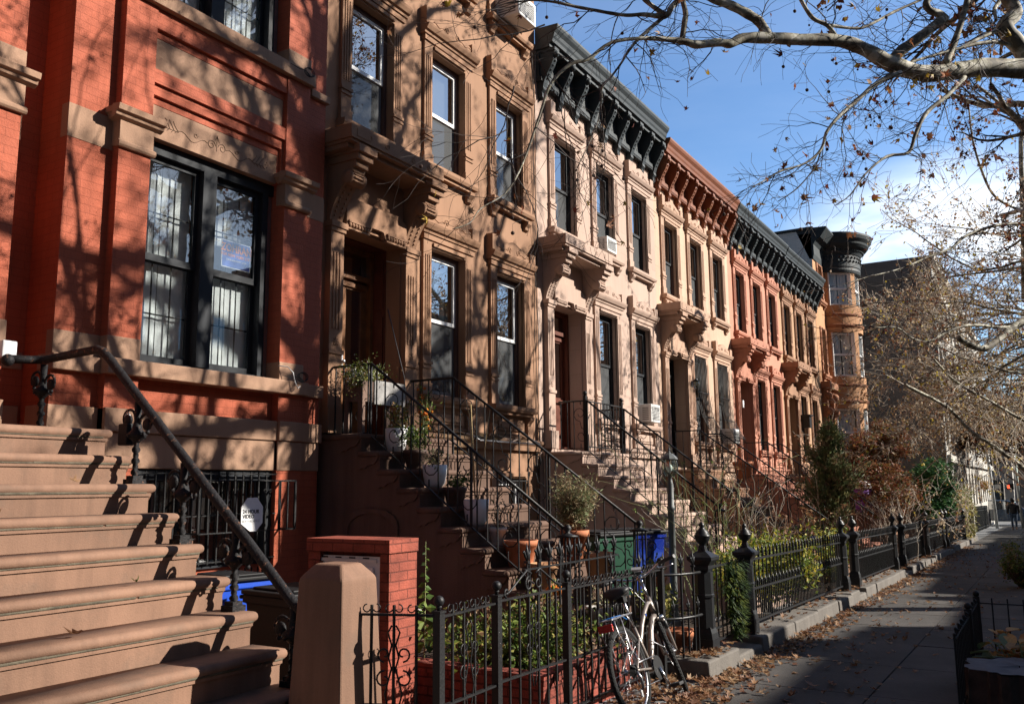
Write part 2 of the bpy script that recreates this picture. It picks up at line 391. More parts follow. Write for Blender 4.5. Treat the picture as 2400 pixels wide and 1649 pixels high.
def wall_grid(x0, x1, z0, z1, y, holes, depth=.24):
    """front sheet at y with openings and their reveals"""
    mb = MB(); xs = sorted({x0, x1, *[h[0] for h in holes], *[h[1] for h in holes]}); zs = sorted({z0, z1, *[h[2] for h in holes], *[h[3] for h in holes]})
    for i in range(len(xs) - 1):
        for j in range(len(zs) - 1):
            a, b, c, d = xs[i], xs[i + 1], zs[j], zs[j + 1]; mx, mz = (a + b) / 2, (c + d) / 2
            if any(h[0] < mx < h[1] and h[2] < mz < h[3] for h in holes): continue
            mb.add([(a, y, c), (b, y, c), (b, y, d), (a, y, d)], [(0, 1, 2, 3)])
    for h in holes:
        a, b, c, d = h[:4]; dp = h[4] if len(h) > 4 else depth; e = y + dp
        mb.add([(a, y, c), (a, y, d), (a, e, d), (a, e, c)], [(0, 1, 2, 3)])
        mb.add([(b, y, c), (b, e, c), (b, e, d), (b, y, d)], [(0, 1, 2, 3)])
        mb.add([(a, y, d), (b, y, d), (b, e, d), (a, e, d)], [(0, 1, 2, 3)])
        mb.add([(a, y, c), (a, e, c), (b, e, c), (b, y, c)], [(0, 1, 2, 3)])
    return mb
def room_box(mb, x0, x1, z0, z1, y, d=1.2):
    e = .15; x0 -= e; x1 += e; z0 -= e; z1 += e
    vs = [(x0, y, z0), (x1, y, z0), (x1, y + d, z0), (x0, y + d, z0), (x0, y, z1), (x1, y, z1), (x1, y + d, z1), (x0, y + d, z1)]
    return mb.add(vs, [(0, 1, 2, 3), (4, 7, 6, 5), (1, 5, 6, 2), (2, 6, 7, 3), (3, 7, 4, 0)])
_cache = {}
def cmesh(key, fn, m):
    k = (key, m)
    if k not in _cache: _cache[k] = fn().mesh(key[0], m)
    return _cache[k]
def window(par, cx, z0, z1, hw, yf, frame='window_black', trim='pink_trim', outer='window_brown', blind=None, hood=True, sill=True, arch=False, split=.5, curtain=None, lab=None, panel=None, screen=True):
    """sash window; local frame: x centred, y=0 wall face, z=0 bottom"""
    H = round(z1 - z0, 2); D = .105
    at = (cx, yf, z0)
    def f_outer():
        mb = MB(); t = .055
        mb.box(-hw, -hw + t, D - .02, D + .06, 0, H).box(hw - t, hw, D - .02, D + .06, 0, H).box(-hw + t, hw - t, D - .02, D + .06, H - t, H)
        mb.box(-hw + t, hw - t, D - .02, D + .06, 0, .04)
        return mb
    w = part('window', cmesh(('window_frame', hw, H), f_outer, outer), outer, par, lab, at=at)
    def f_sash():
        mb = MB(); a = hw - .056; t = .052; mid = H * split
        for (z_a, z_b, y) in ((mid - .02, H - .06, D), (.042, mid + .02, D + .035)):
            mb.box(-a, -a + t, y, y + .032, z_a, z_b).box(a - t, a, y, y + .032, z_a, z_b)
            mb.box(-a + t, a - t, y, y + .032, z_b - t, z_b).box(-a + t, a - t, y, y + .032, z_a, z_a + t)
        return mb
    part('sash', cmesh(('sash', hw, H, split), f_sash, frame), frame, w, at=at)
    def f_pane():
        mb = MB(); a = hw - .1; mid = H * split
        for (z_a, z_b, y) in ((mid + .02, H - .1, D + .016), (.08, mid - .02, D + .05)):
            mb.add([(-a, y, z_a), (a, y, z_a), (a, y, z_b), (-a, y, z_b)], [(0, 1, 2, 3)])
        return mb
    part('pane', cmesh(('pane', hw, H, split), f_pane, 'window_glass'), 'window_glass', w, at=at)
    if screen: part('insect_screen', cmesh(('insect_screen', hw, H, split), lambda: MB().add([(-hw + .06, D + .028, .045), (hw - .06, D + .028, .045), (hw - .06, D + .028, H * split), (-hw + .06, D + .028, H * split)], [(0, 1, 2, 3)]), 'insect_screen'), 'insect_screen', w, at=at)
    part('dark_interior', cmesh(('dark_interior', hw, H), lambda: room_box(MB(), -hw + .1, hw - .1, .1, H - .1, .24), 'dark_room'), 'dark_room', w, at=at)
    if blind:
        b0 = H * (1 - blind)
        part('blind', MB().box(-hw + .06, hw - .06, D + .12, D + .125, b0, H - .05), 'shade_cloth', w, at=at)
    if curtain:
        mb = MB(); n = 16; pts = []
        for sx in (-1, 1):
            pts = [(sx * (hw - .06 - curtain * i / n), D + .14 + .02 * math.sin(i * 1.9)) for i in range(n + 1)]
            for i in range(n):
                (xa, ya), (xb, yb) = pts[i], pts[i + 1]; mb.add([(xa, ya, .05), (xb, yb, .05), (xb, yb, H - .05), (xa, ya, H - .05)], [(0, 1, 2, 3)], True)
        part('curtain', mb, 'curtain', w, at=at)
    def f_casing():
        mb = MB(); s = .19; p = .045
        for sx in (-1, 1):
            a, b = (hw, hw + s) if sx > 0 else (-hw - s, -hw)
            mb.box(a, b, -p, .02, .0, H + .10)
            mb.box(a - .012, b + .012, -p - .015, .0, .0, .16); mb.box(a - .012, b + .012, -p - .02, .0, .42, .46); mb.box(a - .008, b + .008, -p - .015, .0, .36, .39)
            for k in range(3):
                x = a + .04 + k * .045; mb.box(x, x + .02, -p - .012, -p + .001, .55, H - .12)
        mb.box(-hw, hw, -p, .02, H - .002, H + .10)
        mb.box(-hw + .02, hw - .02, -p - .03, -p, H + .02, H + .07)
        return mb
    part('casing', cmesh(('casing', hw, H), f_casing, trim), trim, w, at=at)
    if hood:
        def f_hood():
            mb = MB(); e = hw + .25
            mb.box(-e + .04, e - .04, -.07, .0, H + .10, H + .18)
            mb.prism([(0, H + .18), (-.09, H + .18), (-.10, H + .22), (-.13, H + .23), (-.16, H + .28), (-.17, H + .31), (0, H + .31)], 'x', -e, e)
            mb.box(-e, e, -.10, .0, H + .31, H + .33)
            # raised pediment: ears at both ends and a shaped crest
            mb.box(-e, -e + .17, -.12, .0, H + .33, H + .585); mb.box(e - .17, e, -.12, .0, H + .33, H + .50)
            mb.prism([(-e + .17, H + .33), (-e + .17, H + .43), (-.22, H + .52), (-.10, H + .56), (0, H + .58), (.10, H + .56), (.22, H + .52), (e - .17, H + .43), (e - .17, H + .33)], 'y', -.10, .0)
            for sx in (-1, 1):
                sp = spiral(sx * .13, H + .42, .055, 1.2, 0 if sx > 0 else pi, sx)
                mb.tube([(x, -.102, z) for x, z in sp], .009, 4)
                mb.tube([(sx * (.19 + .05 * i), -.102, H + .40 + .02 * math.sin(i * 1.5)) for i in range(7)], .008, 4)
            return mb
        part('lintel_hood', cmesh(('lintel_hood', hw, H), f_hood, trim), trim, w, at=at)
    if sill:
        def f_sill():
            mb = MB(); e = hw + .23
            mb.prism([(.1, -.10), (-.13, -.10), (-.15, -.06), (-.15, -.01), (.1, .012)], 'x', -e, e)
            mb.box(-e + .06, e - .06, -.09, .0, -.15, -.10)
            for sx in (-1, 1):
                c = sx * (hw + .10)
                mb.prism([(0, -.15), (-.12, -.15), (-.11, -.2), (-.06, -.25), (-.05, -.29), (0, -.32)], 'x', c - .06, c + .06)
            return mb
        part('sill', cmesh(('sill', hw, H), f_sill, trim), trim, w, at=at)
    if panel:
        def f_panel():
            mb = MB(); e = hw + .2; h = panel
            mb.box(-e, -e + .16, -.06, .0, -h, -.30); mb.box(e - .16, e, -.06, .0, -h, -.30)
            mb.box(-e + .16, e - .16, -.05, .0, -h, -h + .06)
            mb.box(-e + .24, e - .24, -.035, .0, -h + .11, -.25); mb.box(-e + .30, e - .30, -.055, .0, -h + .15, -.29)
            return mb
        part('apron_panel', cmesh(('apron_panel', hw, panel), f_panel, trim), trim, w, at=at)
    return w
def console(x0, x1, yf, ztop, zbot, proj):
    """scrolled stone bracket under a door hood"""
    mb = MB(); h = ztop - zbot; xm = (x0 + x1) / 2
    mb.box(x0 - .05, x1 + .05, yf - proj, yf, ztop - .09, ztop)
    mb.box(x0 - .025, x1 + .025, yf - proj * .92, yf, ztop - .17, ztop - .09)
    mb.box(x0 - .0, x1 + .0, yf - proj * .82, yf, ztop - .25, ztop - .17)
    p = [(yf, ztop - .25), (yf - proj * .74, ztop - .25)]
    for i in range(9):
        t = i / 8; p.append((yf - proj * (.62 * (1 - t) ** 1.7 + .10), ztop - .30 - (h - .36) * t))
    p.append((yf, zbot + .06)); mb.prism(p, 'x', x0, x1)
    zc = ztop - .37; yc = yf - proj * .60
    M = Matrix.Rotation(pi / 2, 4, 'Y')
    mb.lathe([(.001, x0 - .03 - xm), (.075, x0 - .03 - xm), (.088, x0 - .02 - xm), (.088, x0 - xm + .01), (.08, x0 - xm + .02), (.08, x1 - xm - .02), (.088, x1 - xm), (.088, x1 - xm + .02), (.001, x1 - xm + .03)], (xm, yc, zc), 18, True, 0, M)
    for k in range(5):
        t = -.6 + k * .5; mb.bar((x0 + .03, yc + math.cos(t + pi) * .088, zc + math.sin(t) * .088), (x1 - .03, yc + math.cos(t + pi) * .088, zc + math.sin(t) * .088), .014)
    for k in range(9):
        t = .12 + k * .09; yy = yf - proj * (.62 * (1 - t) ** 1.7 + .10) - .006; zz = ztop - .30 - (h - .36) * t
        for sx in (-1, 1): mb.ball((xm + sx * (x1 - x0) * .22, yy, zz), .017, 6, 4)
    mb.box(x0 - .03, x1 + .03, yf - .13, yf, zbot, zbot + .07); mb.box(x0 - .015, x1 + .015, yf - .11, yf, zbot - .05, zbot)
    return mb
def entrance(par, a, b, zo, hoodx, trim, hood_p=.45, door='door_wood', glazed=True, depth=.62, hood_z=5.70, lab=None, vest=None):
    """pilasters, consoles, hood slab, arched lintel and a recessed door"""
    zl = 2.25 + zo
    yf = FY
    for x0, x1 in ((a - .25, a - .02), (b + .02, b + .27)):
        mb = MB(); mb.box(x0, x1, yf - .09, yf, zl + .30, 4.72 + zo)
        mb.box(x0 - .03, x1 + .03, yf - .13, yf, zl, zl + .30); mb.box(x0 - .015, x1 + .015, yf - .11, yf, zl + .95, zl + 1.0)
        for k in range(3):
            x = x0 + .045 + k * .055; mb.box(x, x + .022, yf - .102, yf - .088, zl + 1.25, 4.45 + zo)
        xm = (x0 + x1) / 2
        for k in range(8):
            t = k * pi / 4; mb.bar((xm, yf - .092, zl + 1.1), (xm + .05 * math.cos(t), yf - .092, zl + 1.1 + .05 * math.sin(t)), .014, .012)
        part('pilaster', mb, trim, par)
        part('console', console(x0 + .0, x1 - .0, yf, hood_z + zo, 4.76 + zo, hood_p), trim, par)
    h0, h1 = hoodx; hz = hood_z + zo
    mb = MB(); P = hood_p
    mb.box(h0, h1, yf - P, yf, hz + .035, hz + .20); mb.box(h0 + .025, h1 - .025, yf - P + .025, yf, hz, hz + .035)
    mb.box(h0 + .05, h1 - .05, yf - P + .10, yf, hz - .06, hz)
    for sx in (.18, .36, .64, .82):
        c = h0 + (h1 - h0) * sx; sp = spiral(c, hz + .12, .05, 1.1, pi if sx < .5 else 0, 1 if sx < .5 else -1)
        mb.tube([(x, yf - P - .001, z) for x, z in sp], .007, 4)
    xm = (h0 + h1) / 2
    mb.box(h0 + .1, h0 + .34, yf - P - .006, yf - P + .01, hz + .07, hz + .17); mb.box(h1 - .34, h1 - .1, yf - P - .006, yf - P + .01, hz + .07, hz + .17)
    part('door_hood', mb, trim, par)
    # lintel with egg moulding
    mb = MB(); zt = 4.70 + zo; m_ = (a + b) / 2; wv = (b - a) / 2
    poly = [(a, zt + .12), (a, zt + .42), (a + .16, zt + .50), (b - .16, zt + .50), (b, zt + .42), (b, zt + .12), (m_ + .16, zt + .12), (m_ + .11, zt + .21), (m_ - .11, zt + .21), (m_ - .16, zt + .12)]
    mb.box(a, b, yf - .05, yf + .1, zt + .15, hz)
    mb.prism(poly, 'y', yf - .11, yf - .04)
    for s0, s1 in ((a + .02, m_ - .17), (m_ + .17, b - .02)):
        n = int((s1 - s0) / .055)
        for k in range(n): mb.ball((s0 + .027 + k * .055, yf - .12, zt + .145), .026, 6, 4, (1, 1, 1.3))
        mb.box(s0, s1, yf - .14, yf - .05, zt + .175, zt + .20); mb.box(s0, s1, yf - .12, yf - .05, zt + .09, zt + .115)
    part('door_lintel', mb, trim, par)
    # door leaf
    if vest:
        mv = MB(); mv.box(a - .03, a + .012, yf + vest, yf + depth + .05, zl, 4.82 + zo); mv.box(b - .012, b + .03, yf + vest, yf + depth + .05, zl, 4.82 + zo); mv.box(a, b, yf + vest, yf + depth, 4.80 + zo, 4.84 + zo)
        for k in range(3): mv.box(b - .03, b - .01, yf + vest + .03, yf + depth - .12, zl + .15 + k * .8, zl + .85 + k * .8)
        part('vestibule_panelling', mv, 'door_red', par)
    y = yf + depth; mb = MB(); zd = zl + .12; ztop = zt + .12
    hd = a + (b - a) / 2
    mb.box(a, a + .07, y - .07, y + .08, zl, ztop); mb.box(b - .07, b, y - .07, y + .08, zl, ztop)
    mb.box(a + .07, b - .07, y - .06, y + .08, ztop - .45, ztop - .38); mb.box(a + .07, b - .07, y - .06, y + .08, ztop - .07, ztop)
    mb.box(a, b, y - .12, y + .1, zl - .02, zl + .06)
    fr = part('door_frame', mb, door, par)
    for x0, x1 in ((a + .07, hd - .004), (hd + .004, b - .07)):
        mb = MB(); t = .11; zs = ztop - .46; zm = zl + .85
        mb.box(x0, x0 + t, y, y + .05, zl + .06, zs).box(x1 - t, x1, y, y + .05, zl + .06, zs)
        mb.box(x0 + t, x1 - t, y, y + .05, zl + .06, zl + .22); mb.box(x0 + t, x1 - t, y, y + .05, zm, zm + .12); mb.box(x0 + t, x1 - t, y, y + .05, zs - .12, zs)
        mb.box(x0 + t, x1 - t, y + .02, y + .04, zl + .22, zm); mb.box(x0 + t + .04, x1 - t - .04, y + .005, y + .02, zl + .28, zm - .06)
        mb.box(x0 + .02, x1 - .02, y - .03, y, zm + .02, zm + .08); mb.box(x0 + .02, x1 - .02, y - .03, y, zs - .09, zs - .03)
        if not glazed: mb.box(x0 + t, x1 - t, y + .02, y + .04, zm + .12, zs - .12)
        d = part('door', mb, door, par)
        if glazed: part('glass', MB().box(x0 + t, x1 - t, y + .02, y + .026, zm + .12, zs - .12), 'window_glass', d)
        hx = x1 - .05 if x0 < hd - .1 and x1 < hd + .05 else x0 + .05
        part('handle', MB().ball((hx, y - .03, zl + 1.0), .028).box(hx - .02, hx + .02, y - .006, y, zl + .93, zl + 1.09), 'dull_metal', d)
    part('transom_glass', MB().box(a + .07, b - .07, y + .02, y + .026, ztop - .38, ztop - .07), 'window_glass', fr)
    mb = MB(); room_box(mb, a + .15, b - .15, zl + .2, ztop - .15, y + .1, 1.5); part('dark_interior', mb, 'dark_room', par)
def cornice(par, x0, x1, zo, m, n=7, z=8.83, lat=True):
    mb = MB(); y = FY
    mb.box(x0 + .02, x1 - .02, y - .07, y, z, z + .55)
    mb.box(x0 + .01, x1 - .01, y - .12, y, z - .03, z + .05)
    mb.box(x0, x1, y - .30, y, z + .56, z + .64)
    mb.prism([(y, z + .64), (y - .36, z + .64), (y - .37, z + .70), (y - .39, z + .74), (y - .405, z + .80), (y - .45, z + .86), (y - .47, z + .91), (y - .47, z + .95), (y, z + .97)], 'x', x0, x1)
    c = part('cornice', mb, m, par)
    w = (x1 - x0); pitch = (w - .26) / n
    def f_br():
        b = MB(); p = [(0, .55), (-.36, .55), (-.37, .48), (-.33, .42), (-.34, .34), (-.30, .25), (-.22, .12), (-.16, .0), (-.12, -.12), (-.13, -.18), (-.08, -.24), (0, -.26)]
        b.prism(p, 'x', -.065, .065); b.box(-.085, .085, -.38, 0, .50, .56)
        b.ball((-.0, -.36, .44), .06, 8, 5); 
        for k in range(6): b.ball((0, -.335 + .042 * k, .33 - .075 * k), .026, 6, 4)
        for sx in (-1, 1): b.box(sx * .045 - .012, sx * .045 + .012, -.10, -.0, -.32, -.24)
        b.box(-.012, .012, -.09, 0, -.36, -.24)
        return b
    for k in range(n + 1):
        bx = x0 + .13 + k * pitch
        part('bracket', cmesh(('bracket',), f_br, m), m, c, at=(bx, y, z))
    if lat:
        def f_lat():
            b = MB(); hw = pitch / 2 - .09; b.box(-hw, hw, -.078, -.069, -.03, .55)
            b.box(-hw, hw, -.10, -.07, .50, .54)
            for i in range(5):
                for j in range(4 - i % 2):
                    xx = -hw + .06 + (j + (i % 2) * .5) * (2 * hw - .12) / 3; zz = .14 + i * .085
                    b.add([(xx - .025, -.085, zz), (xx, -.085, zz - .035), (xx + .025, -.085, zz), (xx, -.085, zz + .035), (xx - .02, -.07, zz), (xx, -.07, zz - .03), (xx + .02, -.07, zz), (xx, -.07, zz + .03)],
                          [(0, 1, 2, 3), (0, 4, 5, 1), (1, 5, 6, 2), (2, 6, 7, 3), (3, 7, 4, 0)])
            for j in range(8): b.box(-hw + j * 2 * hw / 8 + .008, -hw + j * 2 * hw / 8 + .035, -.115, -.0, -.085, -.03)
            return b
        for k in range(n):
            part('frieze_panel', cmesh(('frieze_panel', round(pitch, 3)), f_lat, m), m, c, at=(x0 + .13 + (k + .5) * pitch, y, z))
    return c
def row_house(X0, X1, zo, stone, trim, label, n_c=7, corn='slate_paint', frame='window_black', outer='window_black', door='door_wood', top=None,
              third=False, dx=0., vest=None, blinds=(None,) * 5, door_glazed=True, hoodx=None, curt=(None,) * 5):
    h = thing('brick_house' if 0 else 'row_house', label, 'house', (X0, FY, zg(X0)))
    hw = .43; c = [X0 + 1.05 + dx, X0 + 2.80 + dx, X0 + 4.56 + dx]
    zu0, zu1, zp0, zp1 = 6.2 + zo, 7.97 + zo, 2.88 + zo, 4.98 + zo
    a, b = X0 + .44, X0 + 1.64
    holes = [(x - hw, x + hw, zu0, zu1) for x in c] + [(x - hw, x + hw, zp0, zp1) for x in c[1:]] + [(a, b, 2.25 + zo, 4.82 + zo, vest or .42)]
    holes += [(x - hw, x + hw, .75 + zo, 1.75 + zo) for x in c[1:]]
    ztop = (9.5 if not third else 13.0) + zo
    if third: holes += [(x - hw, x + hw, 9.32 + zo, 10.95 + zo) for x in c]
    part('wall', wall_grid(X0, X1, -1.6, ztop, FY, holes), stone, h)
    mb = MB(); mb.box(X0 + .005, X1 - .005, FY + .35, FY + 11, ztop - .1, ztop + .05)
    mb.add([(X0 + .003, FY, -1), (X0 + .003, FY + 11, -1), (X0 + .003, FY + 11, ztop), (X0 + .003, FY, ztop)], [(0, 1, 2, 3)])
    mb.add([(X1 - .003, FY, -1), (X1 - .003, FY + 11, -1), (X1 - .003, FY + 11, ztop), (X1 - .003, FY, ztop)], [(0, 3, 2, 1)])
    part('roof', mb, 'roof_tar', h)
    for i, x in enumerate(c):
        window(h, x, zu0, zu1, hw, FY, frame, trim, outer, blind=blinds[i], curtain=curt[i])
    for i, x in enumerate(c[1:]):
        window(h, x, zp0, zp1, hw, FY, frame, trim, outer, blind=blinds[3 + i], panel=.50, split=.52, curtain=curt[3 + i])
        w = window(h, x, .75 + zo, 1.75 + zo, hw, FY, frame, trim, outer, hood=False, sill=True)
        mb = MB()
        for k in range(7): mb.bar((x - hw + .06 + k * .125, FY - .05, .78 + zo), (x - hw + .06 + k * .125, FY - .05, 1.72 + zo), .014)
        for z in (.8, 1.25, 1.7): mb.bar((x - hw, FY - .05, z + zo), (x + hw, FY - .05, z + zo), .02)
        part('window_grille', mb, 'black_iron', w)
    if third:
        for x in c: window(h, x, 9.32 + zo, 10.95 + zo, hw, FY, frame, trim, outer)
    entrance(h, a, b, zo, hoodx or (X0 + .02, X0 + 1.94), trim, hood_p=.56, door=door, glazed=door_glazed, vest=vest, depth=.52 if vest else .33)
    mb = MB(); z = 2.30 + zo
    for x0, x1 in ((X0 + 2.1, X1 - .01),):
        mb.prism([(FY, z - .12), (FY - .07, z - .12), (FY - .08, z - .04), (FY - .12, z), (FY - .12, z + .04), (FY, z + .07)], 'x', x0, x1)
        mb.box(x0, x1, FY - .06, FY, -1.0, z - .121) if 0 else None
    part('base_moulding', mb, trim, h)
    cornice(h, X0 + .02, X1 - .02, zo, corn, n_c, z=(8.83 if not third else 12.2) + zo)
    return h
# ------------------------------------------------------------------ stoops
def stoop(X0, X1, zl, ynose, n, m, label, run=.277, rise=.205, side_arch=True, grime=None):
    s = thing('stoop', label, 'stoop', ((X0 + X1) / 2, 5.4, zg(X0)))
    mb = MB(); yb = FY - .02
    poly = [(yb, -1.2), (yb, zl - .07), (ynose + .03, zl - .07)]
    for k in range(1, n + 1):
        y = ynose + .03 - run * (k - 1); z = zl - rise * k - .07
        poly += [(y, z)]; 
        if k < n: poly += [(y - run, z)]
    poly += [(ynose + .03 - run * (n - 1), -1.2)]
    mb.prism(poly[::-1], 'x', X0 + .04, X1 - .04)
    part('stoop_wall', mb, m, s)
    # curved string moulding along each side
    for k in range(n):
        y = ynose - run * k; z = zl - rise * k; back = yb if k == 0 else y + run + .031
        r = .033; ns = [(y + r - r * math.cos(t * pi / 6 - pi / 2), z - r + r * math.sin(t * pi / 6 - pi / 2)) for t in range(7)] if 0 else \
            [(y + r - r * math.sin(pi * t / 6), z - r - r * math.cos(pi * t / 6)) for t in range(7)]
        mb = MB(); prof = [(back, z - 2 * r), *ns, (back, z)]
        mb.prism(prof, 'x', X0 + .018, X1 - .018, True)
        # rounded tread ends
        for xe, sg in ((X0 + .018, -1), (X1 - .018, 1)):
            mb.tube([(xe, y + r, z - r), (xe, back - (.0 if k else .1), z - r)], r, 8)
            mb.ball((xe, y + r, z - r), r, 8, 6)
        mb.box(X0 + .03, X1 - .03, y + .018, y + .06, z - 2 * r - .022, z - 2 * r + .001)
        if k < n - 1:
            for xe in ((X0 + .012, X0 + .042), (X1 - .042, X1 - .012)):
                pg = [(y + .03, z - 2 * r), (y + .05, z - .10)] + [(y + .06 + .20 * t, z - .115 - .07 * math.sin(t * pi / 2) - .012 * math.sin(t * 9)) for t in (0, .2, .4, .6, .8, 1)] + [(y + .29, z - .205), (y + .34, z - .205), (y + .34, z - 2 * r)]
                mb.prism(pg, 'x', *xe)
        st = part('step', mb, m, s)
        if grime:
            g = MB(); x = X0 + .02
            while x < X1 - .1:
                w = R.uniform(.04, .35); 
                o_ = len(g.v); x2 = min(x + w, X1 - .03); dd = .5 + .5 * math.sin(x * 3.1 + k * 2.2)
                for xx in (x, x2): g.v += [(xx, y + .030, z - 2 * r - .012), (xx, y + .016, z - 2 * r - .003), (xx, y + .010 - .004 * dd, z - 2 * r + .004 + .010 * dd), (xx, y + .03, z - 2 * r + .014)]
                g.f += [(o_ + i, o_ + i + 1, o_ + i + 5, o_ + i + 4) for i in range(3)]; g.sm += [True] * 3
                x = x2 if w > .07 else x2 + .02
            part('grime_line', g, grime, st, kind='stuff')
    return s
def scrollwork(mb, X, y, z, h, sg=1, flat='x'):
    """S scroll in the plane x=X centred (y,z), height h"""
    r = h * .21; pts = []
    a = spiral(y + sg * r * .1, z + h * .30, r, 1.25, -pi / 2, sg, 12, .25)
    b = spiral(y - sg * r * .1, z - h * .30, r, 1.25, pi / 2, sg, 12, .25)
    pts = a[::-1] + b
    mb.tube([(X, p, q) for p, q in pts] if flat == 'x' else [(p, X, q) for p, q in pts], .0065, 4, smooth=False)
def stair_rail(X, yback, ybend, zbend, ylow, zlow, label, step_z, group=None, lamb=False, dense=.125, newel=True, hr=.013, swirl=3):
    t = thing('stair_railing', label, 'railing', (X, ylow, zlow - 1))
    mb = MB(); mb.tube([(X, yback, zbend), (X, ybend, zbend), (X, ylow, zlow)], hr * 1.25, 8)
    if lamb:
        sp = spiral(ylow - .0, zlow - .10, .10, .8, pi / 2, 1, 10, .5); mb.tube([(X, p, q) for p, q in sp], hr, 8)
    part('handrail', mb, 'black_iron', t)
    dz = .80; mb = MB()
    mb.bar((X, yback, zbend - dz), (X, ybend + .04, zbend - dz), .022, .012); mb.bar((X, ybend + .04, zbend - dz), (X, ylow, zlow - dz), .022, .012)
    part('bottom_rail', mb, 'black_iron', t)
    mb = MB(); sw = MB(); y = yback - .04; k = 0
    def zt(y): return zbend if y >= ybend else zbend + (zlow - zbend) * (ybend - y) / (ybend - ylow)
    while y > ylow + .03:
        z = zt(y)
        if k % (swirl + 1) == swirl: scrollwork(sw, X, y, z - .40, .62, 1); mb.bar((X, y, z - .06), (X, y, z), .011); mb.bar((X, y, z - dz), (X, y, z - .72), .011)
        else: mb.bar((X, y, z - dz), (X, y, z), .0125)
        y -= dense; k += 1
    part('balusters', mb, 'black_iron', t); part('scroll_ornament', sw, 'black_iron', t)
    posts = [(ybend, zbend), ((ybend * .45 + ylow * .55), None)]
    for py, pz in posts:
        z = zt(py); part('support_post', MB().bar((X, py, step_z(py)), (X, py, z), .022), 'black_iron', t)
    if newel:
        mb = MB(); z0 = step_z(ylow)
        for a, b in ((-.05, -.05), (.05, -.05), (-.05, .05), (.05, .05)): mb.bar((X + a, ylow + b, z0), (X + a, ylow + b, zlow - .06), .014)
        mb.box(X - .08, X + .08, ylow - .08, ylow + .08, z0, z0 + .02); mb.lathe([(.10, 0), (.11, .015), (.05, .03), (.02, .05), (.045, .085), (.02, .12), (.001, .125)], (X, ylow, zlow - .06), 12)
        for a in (-1, 1): scrollwork(mb, X, ylow + a * .13, zlow - .3, .3, a)
        part('newel_post', mb, 'black_iron', t)
    return t
